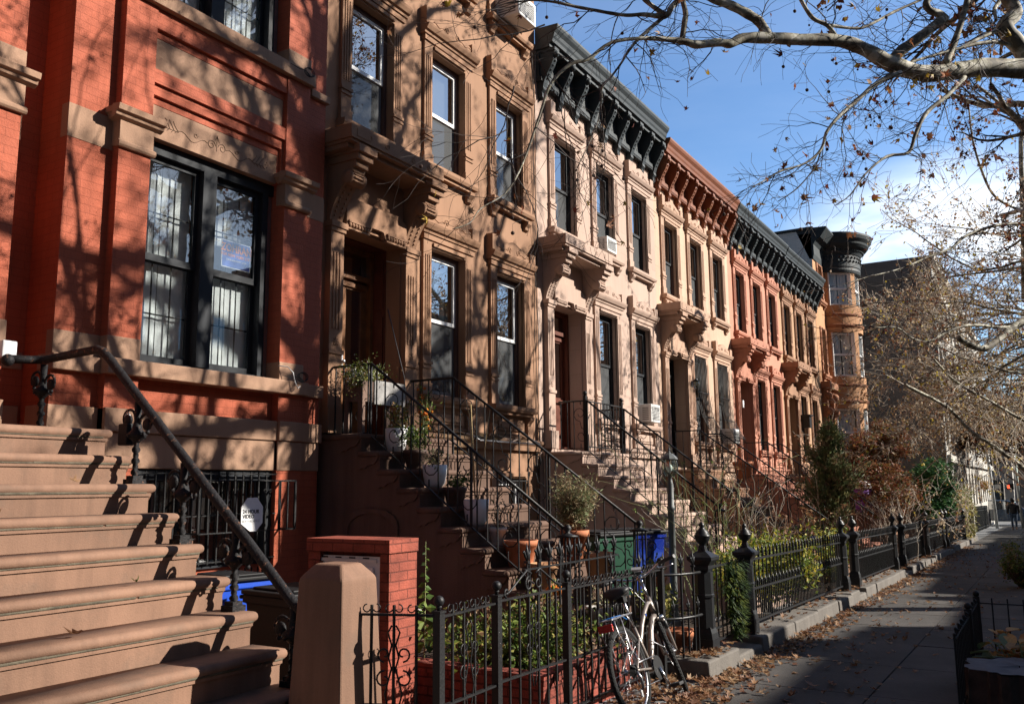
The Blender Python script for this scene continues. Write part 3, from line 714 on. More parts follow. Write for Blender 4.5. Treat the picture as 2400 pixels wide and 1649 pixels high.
# ================================================================= red brick house (nearest)
def red_house():
    h = thing('brick_house', 'red painted brick house with tan stone bands, pilasters and wide black framed windows', 'house', (5.5, 7.2, zg(5.5)))
    Yp, Ys, Yw = 7.10, 7.20, 7.235       # piers, side strips, recessed wall of the bay
    mb = MB()
    # strips B and E, piers C and D, wall around openings
    B0, B1, C1, D0, D1, E1 = 4.36, 4.80, 5.14, 6.88, 7.24, 7.555
    mb.box(B0, B1, Ys, 7.7, -1.2, 9.5); mb.box(D1, E1, Ys - .05, 7.7, -1.2, 9.5)
    mb.box(B1, C1, Yp, 7.42, -1.2, 9.5); mb.box(D0, D1, Yp, 7.42, -1.2, 9.5)
    parts('brick_pier', mb, 'brick_red', h)
    mb = MB()
    for z0, z1 in ((2.34, 2.63), (5.0, 6.29), (8.5, 9.5)):
        if z0 == 5.0:
            # brick frame stepping back around the two stone panels
            mb.box(C1, D0, Yp + .012, 7.4, 6.08, 6.29); mb.box(C1, D0, Yp + .012, 7.4, 5.52, 5.66)
            mb.box(C1, D0, Yp + .05, 7.4, 6.0, 6.08); mb.box(D0 - .02, D0, Yp + .05, 7.4, 5.66, 6.0)
            mb.box(C1, D0, Yp + .045, 7.4, 5.41, 5.52); mb.box(C1, D0, Yp + .08, 7.4, 5.33, 5.41)
            mb.box(D0 - .03, D0, Yp + .045, 7.4, 5.0, 5.41); mb.box(D0 - .06, D0 - .03, Yp + .08, 7.4, 5.0, 5.33)
        elif z0 == 2.34: mb.box(C1, D0, Yp + .10, 7.4, z0, z1)
        else: mb.box(C1, D0, Yp + .012, 7.4, z0, z1)
    parts('brick_panel', mb, 'brick_red', h)
    mb = MB(); mb.box(1.0, B0 - .002, 7.62, 8.0, -1.2, 9.5); part('entrance_wall', mb, 'brick_red', h)
    mb = MB(); mb.box(3.05, 3.92, 7.16, 7.62, -1.2, 9.5); mb.box(3.92, 4.06, 7.42, 7.62, -1.2, 9.5); part('entrance_pier', mb, 'brick_red', h)
    mb = MB(); mb.box(1.0, E1 - .003, 7.7, 18, -1.2, 9.5); part('rear_volume', mb, 'brick_red', h)
    # ------------- stone
    def band(x0, x1, y, z0, z1, m='trim_stone', p=0.): mb.box(x0, x1, y - p, y + .08, z0, z1)
    mb = MB()   # belt and basement band
    for x0, x1, y in ((B0, B1, Ys), (B1, C1, Yp), (C1, D0, Yp + .035), (D0, D1, Yp), (D1, E1, Ys - .05)):
        e0 = .025 if x0 in (B0,) else 0; e1 = .03 if x1 == E1 else 0
        mb.box(x0 - e0, x1 + e1, y - .035, 7.5, 2.12, 2.33); mb.box(x0 - e0 * .4, x1 + e1 * .3, y - .012, 7.5, 1.80, 2.115)
    mb.box(3.03, 3.94, 7.12, 7.5, 2.12, 2.33); mb.box(1, B0 - .03, 7.59, 7.63, 2.12, 2.33); mb.box(1, B0 - .03, 7.605, 7.63, 1.4, 2.11)
    part('belt_course', mb, 'trim_stone', h, bevel=.008)
    mb = MB()   # sill course and its blocks
    mb.box(B1 - .02, D1 + .03, Yp - .07, 7.38, 2.63, 2.775); mb.box(B0 - .02, B1 - .02, Ys - .06, 7.38, 2.63, 2.77); mb.box(D1 + .03, E1 + .025, Ys - .10, 7.38, 2.63, 2.77)
    mb.box(B1 - .003, C1 + .003, Yp - .006, 7.3, 2.775, 2.98); mb.box(D0 - .003, D1 + .003, Yp - .006, 7.3, 2.775, 2.98)
    mb.box(B0 - .003, B1 - .004, Ys - .006, 7.3, 2.77, 2.98); mb.box(3.04, 3.93, 7.14, 7.4, 2.65, 2.98); mb.box(3.93, B0 - .02, 7.6, 7.63, 2.65, 2.80)
    part('sill_course', mb, 'trim_stone', h, bevel=.008)
    mb = MB()   # upper sill course
    mb.box(C1 - .3, D1 + .03, Yp - .06, 7.38, 6.29, 6.44); mb.box(D0 - .003, D1 + .003, Yp - .006, 7.3, 6.44, 6.63); mb.box(D1 + .03, E1 + .03, Ys - .10, 7.38, 6.21, 6.30)
    part('upper_sill_course', mb, 'trim_stone', h, bevel=.006)
    mb = MB()   # horizontal stone bands level with the capitals
    mb.box(B0 - .004, B1, Ys - .005, 7.3, 4.72, 5.03); mb.box(D1, E1 + .004, Ys - .056, 7.3, 4.73, 5.03)
    mb.box(3.92, 4.07, 7.415, 7.6, 4.62, 4.95); mb.box(3.2, 3.925, 7.15, 7.5, 5.02, 5.30)
    mb.box(3.04, 3.93, 7.15, 7.5, 5.9, 6.4)
    parts('stone_band', mb, 'trim_stone', h)
    mb = MB()   # upper panel, plain
    mb.box(C1, D0 - .022, Yp + .052, 7.4, 5.665, 5.995); part('stone_panel', mb, 'trim_stone', h)
    cp = part('carved_lintel', MB().box(C1, D0 - .062, Yp + .082, 7.4, 5.0, 5.325), 'trim_stone', h)
    # incised carving, darker thin grooves
    g = MB(); y = Yp + .0805; cx = (C1 + D0) / 2 - .03; cz = 5.17
    def tb(pts, r=.004): g.tube([(x, y, z) for x, z in pts], r, 4, smooth=False)
    for s in (-1, 1):
        tb(spiral(cx + s * .07, cz - .02, .055, 1.35, 0 if s < 0 else pi, -s, 16, .25))
        tb([(cx + s * (.12 + .04 * i), cz - .04 + .035 * math.sin(i * .9 + .6)) for i in range(11)])
        tb(spiral(cx + s * .27, cz + .01, .03, 1.0, 0 if s < 0 else pi, s, 10, .3), .004)
        for k in range(3):
            bx = cx + s * (.48 + .05 * k); tb([(bx, cz - .03), (bx + s * .05, cz + .03 + .012 * k), (bx + s * .065, cz + .065)], .004); tb([(bx, cz - .03), (bx + s * .06, cz - .03), (bx + s * .085, cz - .055)], .004)
        for dx_, dz_ in ((0, 0), (.035, .03), (.035, -.03), (.02, .0), (.055, 0)): g.ball((cx + s * (.66 + dx_), y, cz + dz_), .006, 5, 4)
    tb([(cx - .03, cz + .03), (cx, cz + .10), (cx + .03, cz + .03)]); tb([(cx, cz - .07), (cx, cz + .10)])
    part('incised_ornament', g, 'groove', cp)
    def capital(x0, x1, y):
        mb = MB(); z = 4.76; e = .0
        mb.box(x0 - .012, x1 + .012, y - .02, y + .12, z, z + .26)
        mb.prism([(y, z + .24), (y - .02, z + .24), (y - .06, z + .26), (y - .07, z + .29), (y - .10, z + .30), (y - .11, z + .355), (y, z + .37)], 'x', x0 - .09, x1 + .09)
        mb.prism([(y + .02, z - .02), (y - .03, z - .02), (y - .045, z + .0), (y - .045, z + .03), (y - .02, z + .05), (y + .02, z + .05)], 'x', x0 - .03, x1 + .03)
        for xe, s in ((x0, -1), (x1, 1)):
            mb.prism([(xe - s * .02, z + .24), (xe + s * .02, z + .24), (xe + s * .06, z + .26), (xe + s * .07, z + .29), (xe + s * .09, z + .30), (xe + s * .09, z + .355), (xe - s * .02, z + .37)], 'y', y - .001, y + .14)
        return part('capital', mb, 'trim_stone', h, bevel=.004)
    capital(B1, C1, Yp); capital(D0, D1, Yp); capital(3.05, 3.92, 7.16)
    # ------------- windows of the bay
    def bay_window(z0, z1, zm):
        x0, x1 = C1 + .004, D0 - .15; y = 7.30
        mb = MB(); mb.box(x0, D0 - .002, y - .03, y + .10, z1 - .12, z1); mb.box(x0, x0 + .06, y - .02, y + .1, z0, z1 - .12); mb.box(D0 - .16, D0 - .08, y - .03, y + .1, z0, z1 - .12)
        mb.box(x0, D0 - .08, y - .01, y + .1, z0, z0 + .05); xm = (x0 + x1) / 2 + .06
        mb.box(xm - .10, xm + .07, y - .045, y + .1, z0 + .05, z1 - .12)
        w = part('window', mb, 'window_black', h)
        part('side_trim', MB().box(D0 - .08, D0 - .003, y + .0, y + .1, z0, z1 - .12), 'dull_metal', w)
        for a, b in ((x0 + .06, xm - .10), (xm + .07, D0 - .16)):
            s = MB(); t = .05
            for za, zb, yy in ((zm - .02, z1 - .12, y + .03), (z0 + .05, zm + .03, y + .065)):
                s.box(a, a + t, yy, yy + .035, za, zb).box(b - t, b, yy, yy + .035, za, zb).box(a + t, b - t, yy, yy + .035, zb - .06, zb).box(a + t, b - t, yy, yy + .035, za, za + .07)
            part('sash', s, 'window_black', w)
            gl = MB(); gl.box(a + t, b - t, y + .046, y + .048, zm, z1 - .15); gl.box(a + t, b - t, y + .082, y + .084, z0 + .1, zm)
            part('pane', gl, 'clear_glass', w)
            mt = MB(); wd = (b - a)
            for f in (.34, .66): mt.box(a + wd * f - .008, a + wd * f + .008, y + .095, y + .10, z0 + .05, z1 - .12)
            for zz in (z0 + (zm - z0) * .5, zm + (z1 - zm) * .42): mt.box(a + .03, b - .03, y + .095, y + .10, zz - .008, zz + .008)
            part('muntin', mt, 'window_black', w)
            cu = MB(); n = 60
            for i in range(n):
                xa = a + wd * i / n; xb = a + wd * (i + 1) / n; ya = y + .15 + .004 * math.sin(i * .45); yb2 = y + .15 + .004 * math.sin((i + 1) * .45)
                if .47 < i / n < .50: continue
                cu.add([(xa, ya, z0), (xb, yb2, z0), (xb, yb2, z1 - .1), (xa, ya, z1 - .1)], [(0, 1, 2, 3)], True)
            part('curtain', cu, 'curtain', w)
            bl = MB(); bl.box(a, b, y + .34, y + .345, z0, z1 - .1); part('blind', bl, 'shade_cloth', w)
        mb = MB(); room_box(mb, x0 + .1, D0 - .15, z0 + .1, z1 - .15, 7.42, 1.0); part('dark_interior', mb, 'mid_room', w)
        return w
    bay_window(2.775, 5.0, 3.84); bay_window(6.44, 8.5, 7.5)
    # basement window, open iron shutter box
    x0, x1 = C1 - .02, D0 + .0
    mb = MB(); mb.box(x0, x1, 7.16, 7.26, 1.70, 1.795); mb.box(x1 - .08, x1, 7.16, 7.26, -.4, 1.70); mb.box(x0, x0 + .07, 7.16, 7.26, .9, 1.7); mb.box(x0 + .6, x0 + .68, 7.2, 7.26, .9, 1.7); mb.box(x0, x1, 7.14, 7.26, .84, .9)
    w = part('basement_window', mb, 'window_black', h)
    part('pane', MB().box(x0 + .06, x1 - .08, 7.24, 7.245, .9, 1.7), 'window_glass', w)
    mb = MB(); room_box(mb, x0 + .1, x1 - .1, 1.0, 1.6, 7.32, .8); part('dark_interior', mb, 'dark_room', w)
    g = MB(); k = x0 + .05
    while k < x1 - .05: g.bar((k, 7.10, .88), (k, 7.10, 1.78), .014); k += .105
    for z in (.9, 1.35, 1.76): g.bar((x0, 7.10, z), (x1, 7.10, z), .022, .012)
    part('window_grille', g, 'black_iron', w)
    part('basement_wall', MB().box(C1, D0, 7.18, 7.4, -1.2, .84), 'brick_red', h)
    g = MB(); gx0, gx1, gy = 5.70, 6.95, 6.88
    for x in (gx0, gx1): g.bar((x, gy, 1.19), (x, gy, 1.69), .022); g.bar((x, gy, 1.69), (x, 7.12, 1.69), .018); g.bar((x, gy, 1.19), (x, 7.12, 1.19), .018)
    for z in (1.19, 1.69): g.bar((gx0, gy, z), (gx1, gy, z), .022, .012)
    k = gx0 + .11
    while k < gx1:
        if not (gx0 + .75 < k < gx0 + 1.0): g.bar((k, gy, 1.19), (k, gy, 1.69), .012)
        k += .115
    g.bar((gx0 + 1.03, gy, 1.19), (gx0 + 1.03, gy, 1.69), .03, .012)
    for s in (-1, 1):
        cxx = gx0 + .86; g.tube([(cxx + s * .06, gy - .001, 1.22 + 0), (cxx + s * .05, gy, 1.3), (cxx + s * .012, gy, 1.42), (cxx + s * .03, gy, 1.55)], .007, 4)
        for zz in (1.24, 1.58): g.tube([(x, gy, z) for x, z in spiral(cxx + s * .035, zz, .026, 1.2, 0 if s > 0 else pi, s, 10)], .005, 4)
    part('window_guard', g, 'black_iron', h)
    # dark doorway under the stoop side
    mb = MB(); 
    for k in range(9): mb.bar((6.12 + k * .085, 7.06, -.1), (6.12 + k * .085, 7.06, .82), .013)
    part('basement_gate', mb, 'black_iron', h)
    return h
RH = red_house()
# campaign sign inside the pane
t = thing('window_sign', 'blue campaign poster with orange letters behind the upper right pane', 'sign', (6.5, 7.42, 4.0))
sx0, sx1, sz0, sz1, sy = 6.26, 6.64, 3.965, 4.245, 7.358
part('board', MB().box(sx0 - .008, sx1 + .008, sy, sy + .004, sz0 - .008, sz1 + .008), 'sign_white', t)
part('blue_field', MB().box(sx0, sx1, sy - .002, sy, sz0, sz1), 'sign_blue', t)
def wallM(x, y, z, s=1): return Matrix.Translation((x, y, z)) @ Matrix.Rotation(pi / 2, 4, 'X')
text_mesh('lettering', 'ZOHRAN', .108, 'sign_orange', t, wallM((sx0 + sx1) / 2, sy - .004, 4.135), (.92, 1.1), bold=.002)
text_mesh('lettering', 'FOR NEW YORK CITY', .042, 'sign_orange', t, wallM((sx0 + sx1) / 2, sy - .004, 4.082), (1.0, 1))
text_mesh('lettering', 'ZOHRANFORNYC.COM', .026, 'sign_white', t, wallM((sx0 + sx1) / 2, sy - .004, 4.035), (1.0, 1))
# surveillance sign on the guard
t = thing('security_sign', 'white octagonal plate hung on the iron window guard', 'sign', (6.33, 6.85, 1.2))
c = (6.335, 1.355); hw_, hh = .14, .165
o8 = [(c[0] - hw_, c[1] - .085), (c[0] - hw_, c[1] + .075), (c[0] - .06, c[1] + hh), (c[0] + .06, c[1] + hh), (c[0] + hw_, c[1] + .075), (c[0] + hw_, c[1] - .085), (c[0] + .06, c[1] - hh), (c[0] - .02, c[1] - hh)]
part('plate', MB().prism(o8, 'y', 6.85, 6.858), 'sign_white', t)
text_mesh('lettering', '24 HOUR', .052, 'ink', t, wallM(c[0] - .125, 6.848, c[1] + .012), align='LEFT', bold=.0012)
text_mesh('lettering', 'VIDEO', .052, 'ink', t, wallM(c[0] - .125, 6.848, c[1] - .035), align='LEFT', bold=.0012)
text_mesh('lettering', 'SURVEILLANCE', .034, 'pale_ink', t, wallM(c[0] - .128, 6.848, c[1] - .075), align='LEFT')
# loose cables
for (cx, cz, lab) in ((7.10, 6.38, 'coil of black cable lying on the upper sill of the red house'), (7.12, 2.80, 'loop of black cable lying on the lower sill of the red house')):
    mb = MB()
    for k in range(3): mb.tube([(cx + .07 * math.cos(a / 3) + .012 * k, 7.0 - .004 * k, cz + .05 * math.sin(a / 3) + .02 + .006 * k) for a in range(20)], .004, 5)
    mb.tube([(cx - .28, 7.01, cz + .02), (cx - .15, 6.99, cz + .0), (cx - .05, 7.0, cz + .03), (cx + .05, 7.0, cz - .02), (cx + .1, 7.0, cz + .01)], .004, 5)
    solo('cable_coil', mb, 'cable_black', lab, 'cable')
solo('wall_cable', MB().tube([(6.85, 7.08, 2.93), (6.93, 7.02, 2.92), (6.98, 6.99, 2.86), (7.0, 6.98, 2.76), (7.04, 6.97, 2.69), (7.08, 6.98, 2.72)], .006, 6), 'cable_white', 'short white cable drooping over the sill beside the wide window', 'cable')
# ------------------------------------------------------------------ row
H2 = row_house(7.58, 13.03, 0, 'brown_stone', 'brown_stone', 'brownstone house with warm brown stucco front and white framed windows', frame='window_white', outer='window_brown', top=None, third=True, dx=-.07, vest=.24, hoodx=(7.57, 9.45), blinds=(None, .5, None, .45, None), door='door_wood')
H3 = row_house(13.03, 18.54, 0, 'pink_stone', 'pink_trim', 'pale pink stone house with a dark slate cornice', n_c=8, blinds=(None, None, None, None, .4), curt=(None, .2, None, None, None), door='door_red', door_glazed=True, frame='window_black', outer='window_black', hoodx=(13.04, 14.95))
H4 = row_house(18.54, 24.0, -.22, 'cream_stone', 'cream_trim', 'cream stone house with a rust orange cornice', n_c=8, corn='rust_paint', dx=-.1, outer='window_brown', door='bin_black', blinds=(.4, None, .3, None, None))
H5 = row_house(24.0, 29.45, -.26, 'salmon_stone', 'salmon_trim', 'salmon pink stone house with a dark slate cornice', n_c=8, dx=-.02, door='bin_black', blinds=(None, .4, None, None, None))
H6 = row_house(29.45, 35.2, -.30, 'tan_stone', 'tan_trim', 'tan stone house with a dark slate cornice beside the rounded corner bay', n_c=8, dx=-.05, door='bin_black', door_glazed=False)
def ac_unit(x, y, z, w, hgt, d, label, name='air_conditioner'):
    t = thing(name, label, 'air conditioner', (x, y, z))
    part('housing', MB().box(x - w / 2, x + w / 2, y - d, y + .1, z, z + hgt), 'ac_plastic', t, bevel=.012)
    g = MB(); 
    for k in range(9): g.box(x - w / 2 + .05, x + w / 2 - .05, y - d - .006, y - d + .001, z + .05 + k * (hgt - .1) / 9, z + .05 + (k + .55) * (hgt - .1) / 9)
    part('grille', g, 'ac_grille', t)
    s = MB()
    for k in range(7): s.box(x - w / 2 - .004, x - w / 2 + .001, y - d + .06, y - .06, z + .05 + k * (hgt - .1) / 7, z + .05 + (k + .5) * (hgt - .1) / 7)
    part('side_vents', s, 'ac_grille', t); return t
ac_unit(15.83, 7.30, 6.24, .46, .30, .16, 'white air conditioner in the second floor window of the pale pink house')
ac_unit(17.62, 7.30, 2.93, .50, .38, .26, 'white air conditioner jutting from the parlour window of the pale pink house')
ac_unit(23.0, 7.25, 2.68, .50, .38, .30, 'white air conditioner behind bars of the cream house')
ac_unit(12.0, 7.30, 9.34, .58, .40, .45, 'white air conditioner in the top window of the brown stucco house')
# bulging iron grilles on the cream house
for x, lab in ((21.24, 'tall black bulging window bars beside the door lamp of the cream house'), (23.0, 'tall black bulging window bars around the air conditioner of the cream house')):
    mb = MB(); z0, z1 = 2.62, 4.78
    for k in range(9):
        xx = x - .42 + k * .105; mb.tube([(xx, 7.26, z1), (xx, 7.22, z1 - .9), (xx, 7.12, z1 - 1.5), (xx, 6.9, z1 - 1.9), (xx, 6.84, z0 + .12), (xx, 6.95, z0)], .008, 5)
    for z, y in ((z1, 7.24), (z1 - .9, 7.21), (z1 - 1.5, 7.11), (z0 + .2, 6.85)):
        mb.bar((x - .44, y, z), (x + .44, y, z), .016); mb.bar((x - .44, y, z), (x - .44, 7.29, z), .014); mb.bar((x + .44, y, z), (x + .44, 7.29, z), .014)
    solo('window_bars', mb, 'black_iron', lab, 'window bars', 'iron grilles on the parlour windows')
t = thing('wall_lantern', 'small black glass lantern beside the parlour window of the cream house', 'lamp', (20.42, 7.15, 3.9))
part('bracket', MB().box(20.38, 20.46, 7.2, 7.3, 3.95, 4.1).bar((20.42, 7.25, 4.05), (20.42, 7.1, 4.12), .02), 'black_paint', t)
part('cap', MB().lathe([(.09, 0), (.02, .07), (.01, .1)], (20.42, 7.1, 4.08), 8), 'black_paint', t)
part('globe', MB().lathe([(.035, 0), (.065, .1), (.07, .17)], (20.42, 7.1, 3.9), 8), 'lamp_glass', t)
t = thing('wall_lantern', 'square black box lantern by the dark door of the tan house', 'lamp', (31.7, 7.0, 3.6))
part('cage', MB().box(31.55, 31.85, 6.95, 7.2, 3.55, 3.95), 'black_paint', t); part('cap', MB().box(31.5, 31.9, 6.9, 7.25, 3.95, 4.0), 'black_paint', t)
solo('door_notice', MB().box(24.45, 24.58, 7.17, 7.18, 3.75, 3.95), 'sign_white', 'small white notice on the salmon pink door surround', 'notice')
# ------------------------------------------------------------------ corner house with rounded bay
def tower_house():
    h = thing('bay_house', 'orange stone house with a rounded corner bay and heavy black cornice', 'house', (38, FY, zg(38)))
    X0, X1 = 35.25, 41.2; zt = 10.55
    mb = wall_grid(X0, X1, -1.6, zt, FY, [(36.0, 36.7, 8.9, 10.3), (36.0, 36.7, 5.9, 7.7)]); part('wall', mb, 'orange_stone', h)
    for z0, z1 in ((8.9, 10.3), (5.9, 7.7)): window(h, 36.35, z0, z1, .35, FY, 'window_white', 'orange_trim', 'window_brown', hood=False)
    mb = MB(); mb.add([(X0, FY, 8.5), (X0, FY + 10, 8.5), (X0, FY + 10, 11.75), (X0, FY, 11.45)], [(0, 1, 2, 3)]); mb.box(X0 + .01, X1, FY + .02, FY + 10, zt, 11.6); part('party_wall', mb, 'white_wall', h)
    part('coping', MB().box(X0 - .05, X0 + .2, FY - .1, FY + 10, 11.62, 11.72), 'slate_paint', h)
    bx, by, r = 38.4, 7.42, 1.30
    n = 40; bay = MB(); win = [(193, 237), (248, 292), (303, 347)]
    levels = [(2.70, 4.62), (5.92, 7.72), (8.85, 10.25)]
    zs = [-1.4]; [zs.extend(l) for l in levels]; zs.append(10.6)
    def pt(a, rr): return (bx + rr * math.cos(rad(a)), by + rr * math.sin(rad(a)))
    angs = sorted({180, 360, *[w for p in win for w in p], *range(185, 360, 6)})
    for i in range(len(angs) - 1):
        a, b = angs[i], angs[i + 1]; m_ = (a + b) / 2; inw = any(w[0] < m_ < w[1] for w in win)
        for j in range(len(zs) - 1):
            if inw and j % 2 == 1: continue
            (ax, ay), (b2, b3) = pt(a, r), pt(b, r); bay.add([(ax, ay, zs[j]), (b2, b3, zs[j]), (b2, b3, zs[j + 1]), (ax, ay, zs[j + 1])], [(0, 1, 2, 3)], True)
    for wa, wb in win:
        for z0, z1 in levels:
            for a in (wa, wb): (p, q), (s, t) = pt(a, r), pt(a, r - .2); bay.add([(p, q, z0), (s, t, z0), (s, t, z1), (p, q, z1)], [(0, 1, 2, 3)])
    bw = part('rounded_bay', bay, 'orange_stone', h)
    for wa, wb in win:
        for li, (z0, z1) in enumerate(levels):
            (ax, ay), (b2, b3) = pt(wa, r - .09), pt(wb, r - .09); A = Vector((ax, ay, 0)); Bv = Vector((b2, b3, 0)); d = (Bv - A); u = d.normalized()
            fr = MB()
            for (p, q, w) in ((A, A, 0), (Bv, Bv, 0)): fr.bar((p.x, p.y, z0), (p.x, p.y, z1), .13)
            for z in (z0 + .04, z1 - .05, (z0 + z1) / 2): fr.bar((A.x, A.y, z), (Bv.x, Bv.y, z), .08)
            w = part('window', fr, 'window_white', h); off = Vector((-u.y, u.x, 0)) * -.02
            part('pane', MB().add([(A.x, A.y, z0), (Bv.x, Bv.y, z0), (Bv.x, Bv.y, z1), (A.x, A.y, z1)], [(0, 1, 2, 3)]), 'clear_glass', w)
            inn = Vector((bx, by, 0)); A2 = A.lerp(inn, .15); B2 = Bv.lerp(inn, .15)
            cu = MB(); K = 18
            for k in range(K):
                if .4 < k / K < .55 and li: continue
                p, q = A2.lerp(B2, k / K), A2.lerp(B2, (k + 1) / K); j1 = .02 * math.sin(k * 2.1); j2 = .02 * math.sin((k + 1) * 2.1)
                cu.add([(p.x, p.y + j1, z0), (q.x, q.y + j2, z0), (q.x, q.y + j2, z1), (p.x, p.y + j1, z1)], [(0, 1, 2, 3)], True)
            part('curtain', cu, 'curtain', w)
            A3, B3 = A.lerp(inn, .3), Bv.lerp(inn, .3)
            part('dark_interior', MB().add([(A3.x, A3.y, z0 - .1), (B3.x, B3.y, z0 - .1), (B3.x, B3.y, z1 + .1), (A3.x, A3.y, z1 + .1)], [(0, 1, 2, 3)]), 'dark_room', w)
    def ring(prof, m, name='stone_course'):
        mb = MB(); aa = list(range(178, 363, 5)); o = 0
        for a in aa:
            for rr, z in prof: x, y = pt(a, r + rr); mb.v.append((x, y, z))
        k = len(prof)
        for i in range(len(aa) - 1):
            for j in range(k - 1): mb.f.append((i * k + j, (i + 1) * k + j, (i + 1) * k + j + 1, i * k + j + 1)); mb.sm.append(False)
        return part(name, mb, m, h)
    for z in (2.45, 5.55, 8.45): ring([(0, z - .06), (.03, z - .04), (.05, z), (.05, z + .05), (0, z + .07)], 'orange_trim')
    for z in (4.85, 7.95): ring([(0, z - .02), (.03, z), (.06, z + .05), (.06, z + .10), (0, z + .12)], 'orange_trim')
    ring([(a_, 10.22 + (b_ - 10.42) * 1.25) for a_, b_ in [(-.3, 10.42), (.04, 10.42), (.07, 10.50), (.06, 10.58), (.08, 10.62), (.08, 11.0), (.12, 11.04), (.16, 11.10), (.18, 11.16), (.36, 11.26), (.44, 11.34), (.46, 11.40), (.56, 11.50), (.60, 11.60), (.60, 11.66), (-1.2, 11.70)]], 'slate_paint', 'cornice')
    mb = MB()
    for k in range(46):
        a = 180 + k * 4; x, y = pt(a, r + .09); mb.ball((x, y, 10.70 + .16 * (k % 2)), .05, 5, 4); x, y = pt(a, r + .2); mb.box(x - .03, x + .03, y - .03, y + .03, 11.12, 11.22)
    part('cornice_ornament', mb, 'slate_paint', h, kind='stuff')
    mb = MB(); y = FY
    for a, b in ((X0, bx - r - .3), (bx + r + .3, X1)):
        mb.prism([(y + .1, 10.42), (y - .04, 10.42), (y - .08, 10.62), (y - .08, 11.0), (y - .18, 11.16), (y - .36, 11.26), (y - .46, 11.40), (y - .6, 11.6), (y - .6, 11.66), (y + .6, 11.7)], 'x', a, b)
    parts('cornice', mb, 'slate_paint', h)
    # ornate doorway columns
    mb = MB()
    for x in (35.6, 36.8):
        mb.box(x - .12, x + .12, 7.1, 7.3, 1.9, 5.4)
        for z in (2.4, 3.0, 4.4, 5.0, 5.4): mb.ball((x, 7.08, z), .17, 8, 6)
    mb.box(35.4, 37.0, 6.95, 7.3, 5.3, 5.55)
    part('porch_columns', mb, 'orange_trim', h)
    part('door', MB().box(35.8, 36.6, 7.24, 7.29, 1.95, 4.6), 'bin_black', h)
    g = MB()
    for k in range(22): x, y = pt(190 + k * 8, r + .16); g.bar((x, y, 2.6), (x, y, 3.25), .02)
    for z in (2.62, 3.25):
        for k in range(21): (x, y), (x2, y2) = pt(190 + k * 8, r + .16), pt(198 + k * 8, r + .16); g.bar((x, y, z), (x2, y2, z), .03)
    part('balcony_rail', g, 'black_iron', h)
tower_house()
# large grey building beyond, its long white street front in the sun
h = thing('corner_building', 'large building with a blank dark grey side wall and a pale street front', 'building', (48, 8, zg(48)))
mb = MB(); mb.box(41.6, 41.9, 3.65, 20, -1.4, 11.45); part('side_wall', mb, 'grey_wall', h)
holes = []
for i in range(15):
    for z0 in (.4, 3.2, 6.0, 8.6): holes.append((42.6 + i * 2.1, 43.8 + i * 2.1, z0, z0 + 1.7))
part('wall', wall_grid(41.9, 75, -2, 11.4, 3.68, holes, .18), 'pale_front', h)
g = MB(); g.box(41.95, 75, 3.86, 3.9, -2, 11.3); part('window', g, 'window_glass', h); part('dark_interior', MB().box(41.95, 75, 3.95, 4.0, -2, 11.3), 'dark_room', h)
mb = MB(); mb.box(41.5, 75.2, 3.5, 3.68, 11.2, 11.6); mb.box(41.9, 75.1, 3.5, 3.68, 2.5, 2.8); part('cornice', mb, 'pale_front', h)
part('roof', MB().box(41.9, 75, 3.7, 20, 11.35, 11.42), 'roof_tar', h)
# ------------------------------------------------------------------ stoops and rails
S1 = stoop(1.9, 4.2, 2.06, 6.07, 11, 'step_stone', 'wide brown stone stoop of the red house, sunlit steps', run=.27, rise=.206, grime='step_grime')
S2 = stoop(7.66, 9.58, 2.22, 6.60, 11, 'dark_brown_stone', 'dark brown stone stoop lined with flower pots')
S3 = stoop(13.08, 15.05, 2.18, 6.52, 11, 'pink_trim', 'pale pink stone stoop beside the black lamp post')
S4 = stoop(18.62, 20.5, 1.95, 6.5, 11, 'tan_trim', 'worn brown stone stoop of the cream house')
S5 = stoop(24.08, 26.0, 1.90, 6.5, 11, 'salmon_trim', 'salmon painted stoop of the salmon pink house')
S6 = stoop(29.5, 31.4, 1.85, 6.5, 11, 'tan_trim', 'shaded brown stoop of the tan house')
S7 = stoop(35.4, 37.0, 1.80, 6.5, 11, 'tan_trim', 'shaded brown stoop beside the rounded bay')
def arch_recess(s, x, yc, zb, zt, w, m):
    mb = MB(); pts = [(yc - w, zb), (yc - w, zt)] + [(yc - w * math.cos(pi * k / 10), zt + w * .55 * math.sin(pi * k / 10)) for k in range(1, 10)] + [(yc + w, zt), (yc + w, zb)]
    out = [(yc - w - .05, zb)] + [(y + (-.05 if y < yc else .05), z + .05) for y, z in pts[1:-1]] + [(yc + w + .05, zb)]
    for i in range(len(pts) - 1):
        a, b, c, d = pts[i], pts[i + 1], out[i + 1], out[i]
        mb.add([(x, *a), (x, *b), (x, *c), (x, *d), (x - .03, *a), (x - .03, *b), (x - .03, *c), (x - .03, *d)], [(4, 5, 6, 7), (0, 1, 5, 4), (2, 3, 7, 6)])
    part('arch_moulding', mb, m, s)
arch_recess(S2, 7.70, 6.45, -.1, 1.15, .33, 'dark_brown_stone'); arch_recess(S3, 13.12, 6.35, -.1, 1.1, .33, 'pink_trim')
def szf(zl, yn, run=.277, rise=.205): return lambda y: zl if y > yn else zl - rise * min(11, math.ceil((yn - y) / run))
stair_rail(7.85, 7.2, 6.62, 3.03, 4.10, 1.17, 'left black iron railing of the pot lined stoop', szf(2.22, 6.6), 'stoop railings')
stair_rail(9.36, 7.2, 6.52, 3.01, 3.98, 1.16, 'right black iron railing of the pot lined stoop', szf(2.22, 6.6), 'stoop railings')
stair_rail(13.35, 7.1, 6.56, 3.03, 4.35, 1.27, 'left black iron railing of the pale pink stoop', szf(2.18, 6.52), 'stoop railings')
